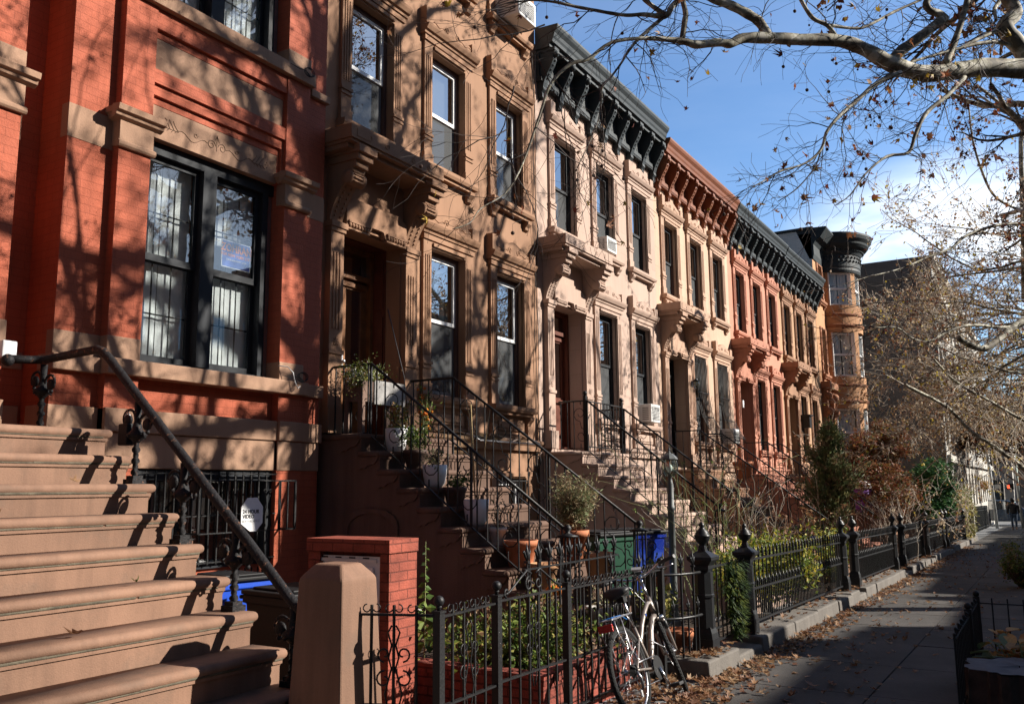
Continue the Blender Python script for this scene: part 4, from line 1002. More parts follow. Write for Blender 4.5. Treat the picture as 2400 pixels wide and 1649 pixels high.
stair_rail(14.85, 7.1, 6.55, 2.99, 4.25, 1.2, 'right black iron railing of the pale pink stoop', szf(2.18, 6.52), 'stoop railings')
for x, zl, nm in ((18.8, 1.95, 'cream house'), (24.25, 1.90, 'salmon pink house'), (29.7, 1.85, 'tan house'), (35.6, 1.80, 'rounded bay house')):
    stair_rail(x, 7.1, 6.5, zl + .85, 3.9, zl - 1.05, f'near black iron railing of the {nm} stoop', szf(zl, 6.5), newel=False, dense=.17)
    stair_rail(x + (1.55 if x < 35 else 1.3), 7.1, 6.5, zl + .85, 3.9, zl - 1.05, f'far black iron railing of the {nm} stoop', szf(zl, 6.5), newel=False, dense=.17)
# landing gate panel of the pink house
t = thing('landing_gate', 'small black iron gate panel with scrolls across the pink landing', 'gate', (13.9, 6.62, 2.18))
mb = MB()
for x in (13.36, 14.84): mb.bar((x, 6.6, 2.18), (x, 6.6, 3.12), .05); mb.ball((x, 6.6, 3.16), .04, 8, 6)
for k in range(11): mb.bar((13.45 + k * .13, 6.6, 2.26), (13.45 + k * .13, 6.6, 3.03), .012)
mb.bar((13.36, 6.6, 2.26), (14.84, 6.6, 2.26), .02); mb.bar((13.36, 6.6, 3.03), (14.84, 6.6, 3.03), .02)
for s in (-1, 1): scrollwork(mb, 6.595, 14.1 + s * .1, 2.65, .6, s, 'y')
part('panel', mb, 'black_iron', t)
# clear awning of the basement entrance
t = thing('entry_canopy', 'thin dark curved canopy below the parlour window of the brown house', 'canopy', (10.9, 7.0, 2.3))
mb = MB(); pts = [(7.28, 2.42), (7.1, 2.41), (6.9, 2.37), (6.7, 2.31), (6.6, 2.25)]
for i in range(4): mb.add([(10.1, *pts[i]), (11.8, *pts[i]), (11.8, *pts[i + 1]), (10.1, *pts[i + 1])], [(0, 1, 2, 3)], True)
part('sheet', mb, 'lamp_glass', t); mb = MB()
for x in (10.1, 11.0, 11.8): mb.tube([(x, y, z - .01) for y, z in pts], .012, 5)
mb.bar((10.1, 6.6, 2.24), (11.8, 6.6, 2.24), .02); part('ribs', mb, 'dull_metal', t)
# cables down the joint between brown and pink house
mb = MB()
for x, ph in ((12.86, 0), (12.95, 2), (12.90, 4)): mb.tube([(x + .03 * math.sin(ph + k * 1.3), 7.27 - .01 * (k % 2), 9.4 - k * .38) for k in range(23)], .006, 4)
for k in range(5): mb.tube([(12.9 + .05 * math.cos(a), 7.26, 2.0 + .25 * math.sin(a) + k * .03) for a in [i * .5 for i in range(13)]], .005, 4)
solo('utility_cables', mb, 'twig_dark', 'thin old cables hanging down the joint beside the pale pink house', 'cable')
# ------------------------------------------------------------------ cast iron rail of the wide stoop
t = thing('stair_railing', 'heavy round iron handrail on twisted cast posts with leaf scrolls', 'railing', (4.14, 5, 1))
XR = 4.14
part('handrail', MB().tube([(XR - .25, 6.98, 2.64), (XR - .08, 6.99, 2.655), (XR, 6.93, 2.66), (XR, 6.6, 2.672), (XR, 6.24, 2.685), (XR, 6.17, 2.665), (XR, 6.08, 2.60), (XR, 4.5, 1.26), (XR, 4.12, .93), (XR, 3.98, .83), (XR, 3.90, .72)], .034, 12), 'rust_iron', t)
part('rail_end', MB().ball((XR - .27, 6.98, 2.63), .05, 10, 8), 'rust_iron', t)
def rail_post(x, y, zb, ztp):
    b = MB(); b.box(x - .055, x + .055, y - .055, y + .055, zb, zb + .035); b.box(x - .04, x + .04, y - .04, y + .04, zb + .035, zb + .06)
    o = len(b.v); n = 22; z0, z1 = zb + .06, zb + .06 + (ztp - zb) * .38; r = .024
    for i in range(n + 1):
        a = i * .42; z = z0 + (z1 - z0) * i / n
        for k in range(4):
            rr = r * (1.25 if k % 2 else .85); b.v.append((x + rr * math.cos(a + k * pi / 2), y + rr * math.sin(a + k * pi / 2), z))
    for i in range(n):
        for k in range(4): b.f.append((o + i * 4 + k, o + i * 4 + (k + 1) % 4, o + i * 4 + 4 + (k + 1) % 4, o + i * 4 + 4 + k)); b.sm.append(True)
    hh = ztp - z1 - .03; b.lathe([(.022, 0), (.03, .01), (.05, .03), (.075, .055), (.07, .065), (.04, .09), (.03, .13), (.024, .16), (.028, hh)], (x, y, z1), 12)
    for s in (-1, 1):
        b.tube([(x, y + s * .02, z1 + .10), (x, y + s * .045, z1 + .05), (x, y + s * .085, z1 + .035), (x, y + s * .07, z1 + .075)], [.012, .014, .012, .008], 6)
        b.tube([(x + s * .02, y, z1 + .10), (x + s * .045, y, z1 + .05), (x + s * .075, y, z1 + .035)], [.012, .014, .008], 6)
        zc = ztp - .17 + s * .02; yc = y + s * .10
        b.tube([(x, y + s * .01, ztp - .20)] + [(x, p, q) for p, q in spiral(yc, zc, .075, .62, pi if s > 0 else 0, -s, 10, .75)], .011, 6)
        M = Matrix.Rotation(pi / 2, 4, 'Y')
        b.lathe([(.001, -.018), (.03, -.016), (.044, -.008), (.046, 0), (.044, .008), (.03, .016), (.001, .018)], (x, yc + s * .01, zc - .01), 12, True, 0, M)
        b.ball((x, yc + s * .02, zc - .065), .018, 6, 5)
    return b
for y, zb, ztp in ((6.93, 2.06, 2.65), (5.70, 1.648, 2.275), (5.16, 1.236, 1.82), (4.62, .824, 1.36), (4.08, .412, .90)):
    part('post', rail_post(XR, y, zb, ztp), 'rust_iron', t)
t = thing('key_lock_box', 'small black key box hanging from a scroll of the iron railing', 'lock box', (4.14, 5.82, 1.95))
part('body', MB().box(4.10, 4.17, 5.76, 5.87, 1.93, 2.09), 'bin_black', t, bevel=.01); part('shackle', MB().tube([(4.135, 5.80, 2.08), (4.135, 5.79, 2.15), (4.135, 5.815, 2.18), (4.135, 5.84, 2.15), (4.135, 5.835, 2.08)], .006, 6), 'dull_metal', t)
solo('doorbell_box', MB().box(3.86, 3.98, 7.05, 7.12, 2.66, 2.80), 'white_plastic', 'small white box on the wall at the top of the wide stoop', 'doorbell', bevel=.012)
# ================================================================= ground
def slab(name, x0, x1, y0, y1, dz, m, nx=40, label=None, thick=None, jit=0):
    mb = MB(); xs = [x0 + (x1 - x0) * i / nx for i in range(nx + 1)]
    for i in range(nx):
        a, b = xs[i], xs[i + 1]
        mb.add([(a, y0, zg(a) + dz), (b, y0, zg(b) + dz), (b, y1, zg(b) + dz), (a, y1, zg(a) + dz)], [(0, 1, 2, 3)])
    return setp(part(name, mb, m), None, None, None, 'structure')
slab('ground', -60, 500, -160, 160, -.20, 'asphalt', 60)
slab('road', -40, 90, -11.3, -2.35, -.16, 'asphalt')
# sidewalk of big concrete flags with real joints
mb = MB(); x = -4.0; rr = random.Random(5)
while x < 84:
    y = -2.2; w = 1.52
    while y < 2.7:
        d = 1.22 if y > -2.1 else 1.2; y1 = min(y + d, 2.79)
        j = rr.uniform(-.004, .004); k = rr.uniform(-.003, .003)
        a, b = x + .006, x + w - .006
        mb.add([(a, y + .006, zg(a) + j), (b, y + .006, zg(b) + k), (b, y1 - .006, zg(b) + j), (a, y1 - .006, zg(a) + k),
                (a, y + .006, zg(a) - .05), (b, y + .006, zg(b) - .05), (b, y1 - .006, zg(b) - .05), (a, y1 - .006, zg(a) - .05)],
               [(0, 1, 2, 3), (0, 4, 5, 1), (1, 5, 6, 2), (2, 6, 7, 3), (3, 7, 4, 0)])
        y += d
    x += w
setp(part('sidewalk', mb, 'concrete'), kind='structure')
slab('sidewalk_bed', -4, 84, -2.25, 2.8, -.03, 'soil')
slab('kerb', -4, 84, -2.35, -2.24, -.01, 'kerb_rock')
slab('opposite_sidewalk', -40, 90, -15.8, -11.3, -.02, 'concrete')
slab('areaway', -2, 84, 2.8, 7.6, -.012, 'bluestone')
slab('paved_path', 4.2, 5.86, 2.9, 7.2, .006, 'paver', 6)
mb = MB(); mb.box(62, 74, -30, 60, -1.42, -1.30)
# cross street with painted crossing
for i in range(6): slab('crosswalk_stripe', 66.0 + i * 1.3, 66.7 + i * 1.3, .2, 3.8, .03, 'window_white', 1)
# ================================================================= front kerb stones under the cast iron fences
mb = MB(); rr = random.Random(9); x = 8.05
gates = [(9.0, 9.85), (15.6, 16.2), (21.0, 21.9), (25.6, 26.6), (31.0, 31.8)]
while x < 42.2:
    L = rr.uniform(.9, 1.5); x1 = min(x + L, 42.3); g = [q for q in gates if q[0] < x + .1 < q[1]]
    hgt = .10 if g else .17
    for q in gates:
        if x < q[0] < x1: x1 = q[0]
        if q[0] <= x < q[1] and x1 > q[1]: x1 = q[1]
    j = rr.uniform(-.015, .015); f = rr.uniform(2.77, 2.80)
    mb.add([(x + .005, f, zg(x) - .1), (x1 - .005, f, zg(x1) - .1), (x1 - .005, 3.22, zg(x1) - .1), (x + .005, 3.22, zg(x) - .1),
            (x + .005, f + .015, zg(x) + hgt + j), (x1 - .005, f + .015, zg(x1) + hgt + j), (x1 - .005, 3.22, zg(x1) + hgt), (x + .005, 3.22, zg(x) + hgt)],
           [(4, 5, 6, 7), (0, 1, 5, 4), (1, 2, 6, 5), (2, 3, 7, 6), (3, 0, 4, 7)])
    x = x1
setp(part('front_kerb', mb, 'kerb_rock', bevel=.02), kind='structure')
def soil(x0, x1, y0, y1, h=.05):
    mb = MB(); nx, ny = 10, 6; o = 0
    for i in range(nx + 1):
        for j in range(ny + 1):
            x = x0 + (x1 - x0) * i / nx; y = y0 + (y1 - y0) * j / ny; e = min(1, min(i, nx - i, j, ny - j))
            mb.v.append((x, y, zg(x) + e * (h + R.uniform(-.03, .05))))
    for i in range(nx):
        for j in range(ny): a = i * (ny + 1) + j; mb.f.append((a, a + ny + 1, a + ny + 2, a + 1)); mb.sm.append(True)
    return setp(part('garden_soil', mb, 'soil'), kind='structure')
for a, b in ((10.2, 12.9), (15.2, 18.3), (21.6, 23.9), (27, 29.4), (32.3, 35), (37.5, 42.3)): soil(a, b, 3.22, 4.9)
# ================================================================= simple iron fence, brown pier, gate
def fleur(mb, x, y, z, s=1., yy=False):
    mb.box(x - .02 * s, x + .02 * s, y - .02 * s, y + .02 * s, z, z + .02 * s)
    mb.lathe([(.010 * s, .02 * s), (.026 * s, .07 * s), (.012 * s, .11 * s), (.001, .17 * s)], (x, y, z), 6)
    for sx in (-1, 1):
        d = (0, sx) if yy else (sx, 0)
        mb.tube([(x, y, z + .03 * s), (x + d[0] * .03 * s, y + d[1] * .03 * s, z + .06 * s), (x + d[0] * .05 * s, y + d[1] * .05 * s, z + .10 * s), (x + d[0] * .068 * s, y + d[1] * .068 * s, z + .085 * s)], [.010 * s, .012 * s, .009 * s, .004 * s], 5)
def simple_panel(p0, p1, zt0, zt1, h, scroll=True, teeth=True, n=None, crest=False):
    """pickets and rails from p0 to p1 (x,y); top rail heights zt0, zt1; h = panel height"""
    pk = MB(); rl = MB(); orn = MB(); L = math.dist(p0, p1); n = n or max(2, round(L / .125))
    P = lambda t: (p0[0] + (p1[0] - p0[0]) * t, p0[1] + (p1[1] - p0[1]) * t)
    Z = lambda t: zt0 + (zt1 - zt0) * t
    for z in (0, -.50, -h + .06): rl.bar((*P(0), zt0 + z), (*P(1), zt1 + z), .028, .012)
    u = ((p1[0] - p0[0]) / L, (p1[1] - p0[1]) / L)
    for k in range(1, n):
        t = k / n; x, y = P(t); z = Z(t); up = .0
        if teeth: up = .055
        pk.bar((x, y, z - h + .04), (x, y, z + up), .013)
        if teeth:
            for s in (-1, 1):
                sp = spiral(s * .028, z + .035, .024, .7, pi / 2, -s, 7, .8); orn.tube([(x + u[0] * q, y + u[1] * q, zz) for q, zz in sp], .004, 4)
    if scroll:
        t = .5; x, y = P(t); z = Z(t)
        for s in (-1, 1):
            for (zc, r, a0, sg) in ((-.22, .045, -pi / 2, 1), (-.36, .05, pi / 2, -1)):
                sp = spiral(s * (.055), z + zc, r, 1.0, a0, s * sg, 12, .3); orn.tube([(x + u[0] * q, y + u[1] * q, zz) for q, zz in sp], .0055, 4)
            ln = [(s * .012, -.06), (s * .035, -.10), (s * .012, -.17), (s * .03, -.24), (s * .012, -.30), (s * .05, -.44), (s * .02, -.56), (s * .012, -.60)]
            orn.tube([(x + u[0] * q, y + u[1] * q, z + zz) for q, zz in ln], .0055, 4)
    if crest:
        zc = max(zt0, zt1)
        for s in (-1, 1):
            ln = [(s * L * .46, .03), (s * L * .36, .045), (s * L * .2, .12), (s * L * .10, .165), (s * .03, .14)]
            orn.tube([(*[P(.5)[i] + u[i] * q for i in (0, 1)], Z(.5) + zz) for q, zz in ln], .008, 5)
            sp = spiral(s * .065, Z(.5) + .075, .05, 1.3, pi / 2, -s, 14, .25); orn.tube([(*[P(.5)[i] + u[i] * q for i in (0, 1)], zz) for q, zz in sp], .008, 5)
            sp = spiral(s * L * .40, Z(.5) + .045, .03, 1.0, -pi / 2, s, 8, .4); orn.tube([(*[P(.5)[i] + u[i] * q for i in (0, 1)], zz) for q, zz in sp], .008, 5)
    return pk, rl, orn
def iron_post(t, x, y, zt, w=.05, m='black_iron'):
    mb = MB(); mb.box(x - w / 2, x + w / 2, y - w / 2, y + w / 2, zg(x) - .1, zt); mb.box(x - w * .62, x + w * .62, y - w * .62, y + w * .62, zt, zt + .012)
    p = part('post', mb, m, t); part('finial', MB().lathe([(.012, 0), (.012, .012), (.02, .02), (.012, .03)], (x, y, zt + .012), 10).ball((x, y, zt + .066), .032, 12, 8), m, p); return p
def fence_from(name, label, cat, p0, p1, z0, z1, h, posts, **kw):
    t = thing(name, label, cat, (p0[0], p0[1], zg(p0[0]))); pk, rl, orn = simple_panel(p0, p1, z0, z1, h, **kw)
    part('pickets', pk, 'black_iron', t); parts('rail', rl, 'black_iron', t)
    if orn.v: (parts if kw.get('crest') else part)('scroll_ornament', orn, 'black_iron', t)
    for (x, y, z) in posts: iron_post(t, x, y, z)
    return t
FYN = 3.1
fence_from('iron_fence', 'short black iron fence section between the tapered brown pier and the first ball topped post', 'fence', (4.06, 3.56), (4.31, FYN), .88, .87, .86, [(4.31, FYN, .885)], n=4)
fence_from('iron_fence', 'narrow black iron fence section left of the scroll topped gate', 'fence', (4.33, FYN), (4.92, FYN), .86, .87, .88, [], n=5)
fence_from('garden_gate', 'black iron garden gate crowned by two big scrolls', 'gate', (4.97, FYN), (5.86, FYN), .88, .87, .86, [(4.94, FYN, .91), (5.90, FYN, .90)], teeth=False, crest=True, n=7)
fence_from('iron_fence', 'long black iron fence with a row of small curls that the bicycle leans on', 'fence', (5.94, FYN), (7.72, FYN), .86, .85, .90, [(7.74, FYN, .86)], n=15)
t = thing('gate_pier', 'tapered brown stuccoed pier with a chamfered top beside the stoop', 'pier', (4.08, 3.68, 0))
mb = MB(); cx, cy = 4.09, 3.68
prof = [(-.3, .20), (.35, .185), (1.06, .155), (1.085, .152), (1.155, .095), (1.165, .085)]
for z, w in prof:
    for sx, sy in ((-1, -1), (1, -1), (1, 1), (-1, 1)): mb.v.append((cx + sx * w, cy + sy * (w + .015), z))
for i in range(len(prof) - 1):
    for k in range(4): mb.f.append((i * 4 + k, i * 4 + (k + 1) % 4, i * 4 + 4 + (k + 1) % 4, i * 4 + 4 + k)); mb.sm.append(False)
n_ = (len(prof) - 1) * 4; mb.f.append((n_, n_ + 1, n_ + 2, n_ + 3)); mb.sm.append(False)
part('shaft', mb, 'step_stone', t, bevel=.012)
# brick meter cabinet
t = thing('meter_cabinet', 'red brick cabinet holding a white metal meter panel', 'cabinet', (5.5, 4.8, 0))
mb = MB(); X0, X1, Y0, Y1, ZT = 5.34, 5.68, 4.30, 5.12, 1.215
mb.box(X0, X1, Y0, Y0 + .09, -.2, ZT - .10); mb.box(X0, X1, Y1 - .12, Y1, -.2, ZT - .10); mb.box(X0 + .1, X1, Y0 + .09, Y1 - .12, -.2, ZT - .10)
mb.box(X0 - .015, X1 + .005, Y0 - .012, Y1 + .01, ZT - .10, ZT); part('brickwork', mb, 'brick_box', t)
mb = MB(); mb.box(X0 + .03, X0 + .06, Y0 + .10, Y1 - .13, .15, ZT - .13); p = part('meter_panel', mb, 'white_plastic', t)
mb = MB(); mb.box(X0 + .02, X0 + .031, Y0 + .17, Y0 + .36, .25, ZT - .22); mb.box(X0 + .02, X0 + .031, Y0 + .38, Y1 - .16, .25, ZT - .22); mb.box(X0 + .018, X0 + .031, Y0 + .14, Y1 - .12, ZT - .175, ZT - .15); part('door', mb, 'ac_plastic', p)
mb = MB()
for k in range(4): mb.box(X0 + .026, X0 + .0299, Y0 + .22 + k * .14, Y0 + .28 + k * .14, ZT - .148, ZT - .138)
mb.ball((X0 + .018, Y0 + .30, ZT - .30), .012, 8, 6); part('dial_marks', mb, 'ink', p)
part('notice', MB().box(X0 + .0, X0 + .012, Y0 + .16, Y0 + .26, ZT - .36, ZT - .21), 'sign_white', t)
# brick planter of the brown house
t = thing('brick_planter', 'low red brick planter edge behind the iron fence', 'planter', (6.8, 3.9, 0)); mb = MB()
for a in ((5.86, 6.0, 3.28, 4.75), (6.0, 7.62, 3.28, 3.42)): mb.box(*a, -.25, .17); mb.box(a[0] - .01, a[1] + .01, a[2] - .01, a[3] + .01, .17, .24)
part('brickwork', mb, 'brick_old', t)
mb = MB(); 
for i in range(13):
    for j in range(13): mb.v.append((6.0 + 1.62 * i / 12, 3.42 + 2.3 * j / 12, .13 + R.uniform(-.03, .05)))
for i in range(12):
    for j in range(12): a = i * 13 + j; mb.f.append((a, a + 13, a + 14, a + 1)); mb.sm.append(True)
part('soil', mb, 'soil', t)
solo('stone_bench', MB().box(6.35, 6.95, 5.2, 5.45, .42, .47).box(6.4, 6.5, 5.22, 5.43, -.1, .42).box(6.8, 6.9, 5.22, 5.43, -.1, .42), 'grey_pot', 'small pale bench slab in shade beside the brick cabinet', 'bench')
# ================================================================= cast iron fence
def urn_post(t, x, y, z0, H=1.02, w=.09, m='black_paint', finial=.24):
    mb = MB(); w2 = w
    mb.box(x - w2 * 1.15, x + w2 * 1.15, y - w2 * 1.15, y + w2 * 1.15, z0, z0 + .17)
    mb.lathe([(w * 1.55, 0), (w * 1.45, .05), (w * 1.12, .11)], (x, y, z0 + .17), 4, False, pi / 4)
    mb.lathe([(w * 1.08, .0), (w * 1.0, .40), (w * .98, H - .52)], (x, y, z0 + .27), 8, False, pi / 8)
    mb.lathe([(w * 1.12, 0), (w * 1.12, .02), (w * 1.0, .03)], (x, y, z0 + .27 + (H - .52) * .55), 8, False, pi / 8)
    zc = z0 + H - .25; mb.lathe([(w * 1.0, 0), (w * 1.2, .03), (w * 1.2, .06), (w * 1.75, .10), (w * 2.0, .115), (w * 2.0, .145), (w * 1.4, .17), (w * .6, .20), (w * .45, .25)], (x, y, zc), 4, False, pi / 4)
    p = part('post', mb, m, t)
    k = finial / .24; zt = zc + .21
    f = MB().lathe([(.035 * k, 0), (.028 * k, .03 * k), (.03 * k, .05 * k), (.055 * k, .07 * k), (.068 * k, .10 * k), (.07 * k, .115 * k), (.073 * k, .118 * k), (.073 * k, .128 * k), (.062 * k, .135 * k), (.055 * k, .16 * k), (.028 * k, .185 * k), (.02 * k, .20 * k), (.026 * k, .215 * k), (.018 * k, .235 * k), (.001, .25 * k)], (x, y, zt), 16)
    part('finial', f, m, p); return p
def cast_panel(x0, x1, y, zb0, zb1, h=.80, pitch=.075, m='black_paint'):
    pk = MB(); rl = MB(); n = max(2, round((x1 - x0) / pitch))
    for hz in (0, h * .46, h * .88): rl.bar((x0, y, zb0 + hz), (x1, y, zb1 + hz), .03, .022)
    for k in range(n):
        t = (k + .5) / n; x = x0 + (x1 - x0) * t; z = zb0 + (zb1 - zb0) * t
        pk.bar((x, y, z), (x, y, z + h * .92), .013)
        pk.lathe([(.006, 0), (.019, .012), (.012, .03), (.02, .05), (.011, .075), (.015, .09), (.001, .135)], (x, y, z + h * .90), 5)
        x2 = x + (x1 - x0) / n / 2
        if k < n - 1: pk.bar((x2, y, z), (x2, y, z + h * .50), .011); pk.lathe([(.006, 0), (.017, .01), (.009, .03), (.019, .05), (.010, .07), (.001, .12)], (x2, y, z + h * .48), 5)
    for k in range(0, int((x1 - x0) / .8) + 1):
        xx = x0 + .1 + k * .8
        if xx < x1: rl.bar((xx, y, zb0 - .09), (xx, y, zb0 + .01), .022)
    return pk, rl
PY = 3.0
segs = [  # (name, x0 post, x1 post, label)
    (10.04, 15.35, 'black cast iron garden fence overgrown with a yellow green shrub'),
    (16.35, 20.85, 'black cast iron fence section before the green juniper'),
    (22.05, 25.5, 'dark cast iron fence section in front of the salmon pink house'),
    (26.7, 30.9, 'shaded cast iron fence section in front of the tan house'),
    (32.0, 38.6, 'far cast iron fence section before the olive hedge')]
for i, (a, b, lab) in enumerate(segs):
    t = thing('cast_iron_fence', lab, 'fence', (a, PY, zg(a)), group=None)
    pk, rl = cast_panel(a + .10, b - .10, PY, zg(a) + .26, zg(b) + .26, .78, .165)
    part('pickets', pk, 'black_paint', t); parts('rail', rl, 'black_paint', t)
    sc = 1.0
    for x in (a, b): urn_post(t, x, PY, zg(x) + .15, 1.0, .075 if i else .082, finial=.24 if i < 3 else .26)
t = thing('entry_gate', 'black cast iron gate with the evergreen wreath hung on it', 'gate', (9.3, PY, zg(9.3)))
urn_post(t, 8.62, PY - .0, zg(8.62) + .12, 1.05, .088, finial=.26)
pk, rl = MB(), MB()
for k in range(9):
    x = 8.80 + k * .135; pk.bar((x, PY + .02, zg(x) + .22), (x, PY + .02, zg(x) + .98), .013); 
    pk.tube([(x, PY + .02, zg(x) + .36), (x + .03, PY + .02, zg(x) + .42), (x + .067, PY + .02, zg(x) + .44), (x + .105, PY + .02, zg(x) + .42), (x + .135, PY + .02, zg(x) + .36)], .008, 4) if k < 8 else None
for z in (.22, .34, .95): rl.bar((8.76, PY + .02, zg(9) + z), (9.93, PY + .02, zg(9.9) + z), .028, .02)
part('pickets', pk, 'black_paint', t); parts('rail', rl, 'black_paint', t)
for x, lab in ((15.85, 'low iron gate beyond the yellow green shrub'), (21.45, 'low iron gate beside the juniper'), (26.1, 'low iron gate of the tan house'), (31.45, 'low iron gate before the maple')):
    t = thing('entry_gate', lab, 'gate', (x, PY, zg(x))); pk, rl = cast_panel(x - .38, x + .38, PY + .12, zg(x) + .22, zg(x) + .22, .75, .1)
    part('pickets', pk, 'black_paint', t); parts('rail', rl, 'black_paint', t)
# curved low cage fence left of the big post
t = thing('iron_fence', 'low curved black iron fence with leaf finials around terracotta pots', 'fence', (8.1, 3.2, zg(8)))
pk, rl = MB(), MB(); pts = [(7.80, 3.62), (7.86, 3.36), (7.98, 3.17), (8.15, 3.06), (8.34, 3.01), (8.52, 3.0)]
for z, nn in ((.14, 6), (.52, 6), (.92, 6)): rl.tube([(x, y, zg(x) + z) for x, y in pts[:nn]], .014, 5)
for i in range(5):
    for s in (0, .5):
        x = pts[i][0] * (1 - s) + pts[i + 1][0] * s; y = pts[i][1] * (1 - s) + pts[i + 1][1] * s
        tall = s == 0; top = .98 if tall else .58
        pk.bar((x, y, zg(x) + .12), (x, y, zg(x) + top), .018 if tall else .014); fleur(pk, x, y, zg(x) + top, .9 if tall else .7)
part('pickets', pk, 'black_paint', t); parts('rail', rl, 'black_paint', t)
t = thing('iron_post', 'slim turned black post beside the handlebar with a round cap', 'post', (8.0, 3.4, zg(8)))
part('shaft', MB().lathe([(.05, 0), (.045, .12), (.03, .16), (.03, .30), (.042, .32), (.028, .36), (.03, .62), (.045, .66), (.03, .70), (.045, .80), (.052, .84), (.052, .90), (.06, .91), (.055, .97), (.03, 1.01), (.001, 1.02)], (7.93, 3.28, zg(8) - .0), 12), 'black_paint', t)
# back fence with fleur finials
t = thing('iron_fence', 'black iron fence with fleur de lis tops in front of the terracotta pots', 'fence', (7, 3.7, 0))
pk, rl = MB(), MB()
for k in range(10):
    x = 6.45 + k * .19; y = 3.75 + k * .0; pk.bar((x, y, .1), (x, y, .98), .016); fleur(pk, x, y, .98, 1.0)
rl.bar((6.4, 3.75, .93), (8.25, 3.75, .93), .022, .014); rl.bar((6.4, 3.75, .30), (8.25, 3.75, .30), .022, .014)
part('pickets', pk, 'black_paint', t); parts('rail', rl, 'black_paint', t)
# ================================================================= lamp post
def lamp(x, y, z0, zt):
    t = thing('garden_lamp', 'black lamp post with an octagonal glass lantern beside the bins', 'lamp post', (x, y, z0))
    H = zt - z0
    part('pole', MB().lathe([(.09, 0), (.085, .12), (.06, .16), (.048, .22), (.044, H - .85), (.052, H - .84), (.052, H - .80), (.043, H - .79), (.043, H - .52), (.03, H - .46), (.02, H - .42), (.05, H - .41)], (x, y, z0), 16), 'lamp_grey', t)
    part('globe', MB().lathe([(.052, 0), (.085, .05), (.098, .12), (.092, .18), (.078, .215)], (x, y, zt - .405), 8, False, pi / 8), 'lamp_glass', t)
    f = MB()
    for k in range(8):
        a = k * pi / 4 + pi / 8; f.tube([(x + r * math.cos(a), y + r * math.sin(a), zt - .405 + z) for r, z in ((.053, 0), (.087, .05), (.10, .12), (.094, .18), (.08, .215))], .005, 4)
    f.lathe([(.112, 0), (.112, .012), (.085, .045), (.05, .075), (.03, .08), (.016, .095), (.012, .12), (.02, .13), (.006, .15), (.004, .19)], (x, y, zt - .19), 8, False, pi / 8)
    part('cap', f, 'lamp_grey', t)
    part('bulb', MB().ball((x, y, zt - .30), .042, 8, 6, (1, 1, 1.4)), 'sign_white', t)
lamp(11.05, 4.25, zg(11), 2.13)
# ================================================================= bins
def bin_(x, y, rz, m, label, bag=False, marks=(), lid='bin_black', s=1., ws=1.):
    t = thing('wheelie_bin', label, 'bin', (x, y, zg(x) - .01), rz, local=True); H = 1.0 * s; w0, w1 = .24 * s * ws, .30 * s * ws
    mb = MB()
    for z, w in ((.06, w0), (H - .06, w1), (H - .06, w1 + .02), (H, w1 + .02)):
        for sx, sy in ((-1, -1), (1, -1), (1, 1), (-1, 1)): mb.v.append((sx * w, sy * w * 1.08, z))
    for i in range(3):
        for k in range(4): mb.f.append((i * 4 + k, i * 4 + (k + 1) % 4, i * 4 + 4 + (k + 1) % 4, i * 4 + 4 + k)); mb.sm.append(False)
    mb.f.append((3, 2, 1, 0)); mb.sm.append(False); mb.f.append((12, 13, 14, 15)); mb.sm.append(False)
    part('body', mb, m, t, bevel=.015)
    l = MB().box(-w1 - .03, w1 + .03, -w1 * 1.08 - .05, w1 * 1.08 + .03, H + .002, H + .035); l.box(-w1 + .04, w1 - .04, -w1, w1, H + .035, H + .055); l.bar((-w1 - .02, w1 * 1.08 + .05, H - .02), (w1 + .02, w1 * 1.08 + .05, H - .02), .03)
    part('lid', l, lid, t, bevel=.012)
    for sx in (-1, 1):
        wv = part('wheel', MB().lathe([(.02, -.02), (.09, -.02), (.1, -.01), (.1, .01), (.09, .02), (.02, .02)], (sx * (w0 + .02), w0 * 1.05, .10), 14, True, 0, Matrix.Rotation(pi / 2, 4, 'Y')), 'rubber', t)
    if bag:
        b = MB(); n = 40; pr = []
        for k in range(n):
            a = 2 * pi * k / n; c, s_ = math.cos(a), math.sin(a); q = max(abs(c), abs(s_)); pr.append((c / q, s_ / q))
        for j in range(4):
            for k, (a, b2) in enumerate(pr):
                w = w1 + .028 + .012 * math.sin(k * 2.3 + j) * (j > 0); b.v.append((a * w, b2 * w * 1.08, H + .0 - j * .055 - (.05 * abs(math.sin(k * .7)) if j == 3 else 0)))
        for j in range(3):
            for k in range(n): b.f.append((j * n + k, j * n + (k + 1) % n, j * n + n + (k + 1) % n, j * n + n + k)); b.sm.append(True)
        part('bag', b, 'bag_film', t)
    for txt, sz, z in marks:
        M = Matrix.Translation((0, -w1 * 1.08 - .004 + (H - z) * .066, z)) @ Matrix.Rotation(pi / 2 , 4, 'X')
        text_mesh('lettering', txt, sz, 'pale_ink', t, M, extrude=.003)
    return t
bin_(10.0, 4.8, rad(-20), 'bin_green', 'dark green recycling bin left of the blue bin with the bag', marks=(('PAPER', .05, .62), ('CARDBOARD', .045, .57)), s=1.2, ws=.82)
bin_(10.98, 4.8, rad(-20), 'bin_deep_blue', 'deep blue recycling bin lined with a crumpled plastic bag beside the lamp post', True, (('METAL, GLASS', .05, .66), ('PLASTIC, CARTONS', .04, .61)), s=1.2, ws=.84)
bin_(5.42, 6.1, rad(-10), 'bin_blue', 'bright blue bin beneath the iron handrail of the wide stoop', s=.95, ws=.8)
t = bin_(5.06, 4.98, rad(-8), 'bin_black', 'black bin with a wide rim beside the bright blue bin', marks=(('45T', .07, .50),), s=.92, ws=.9)
bin_(19.9, 4.5, 0, 'bin_blue', 'blue bin half hidden behind the garden of the cream house', s=.9)
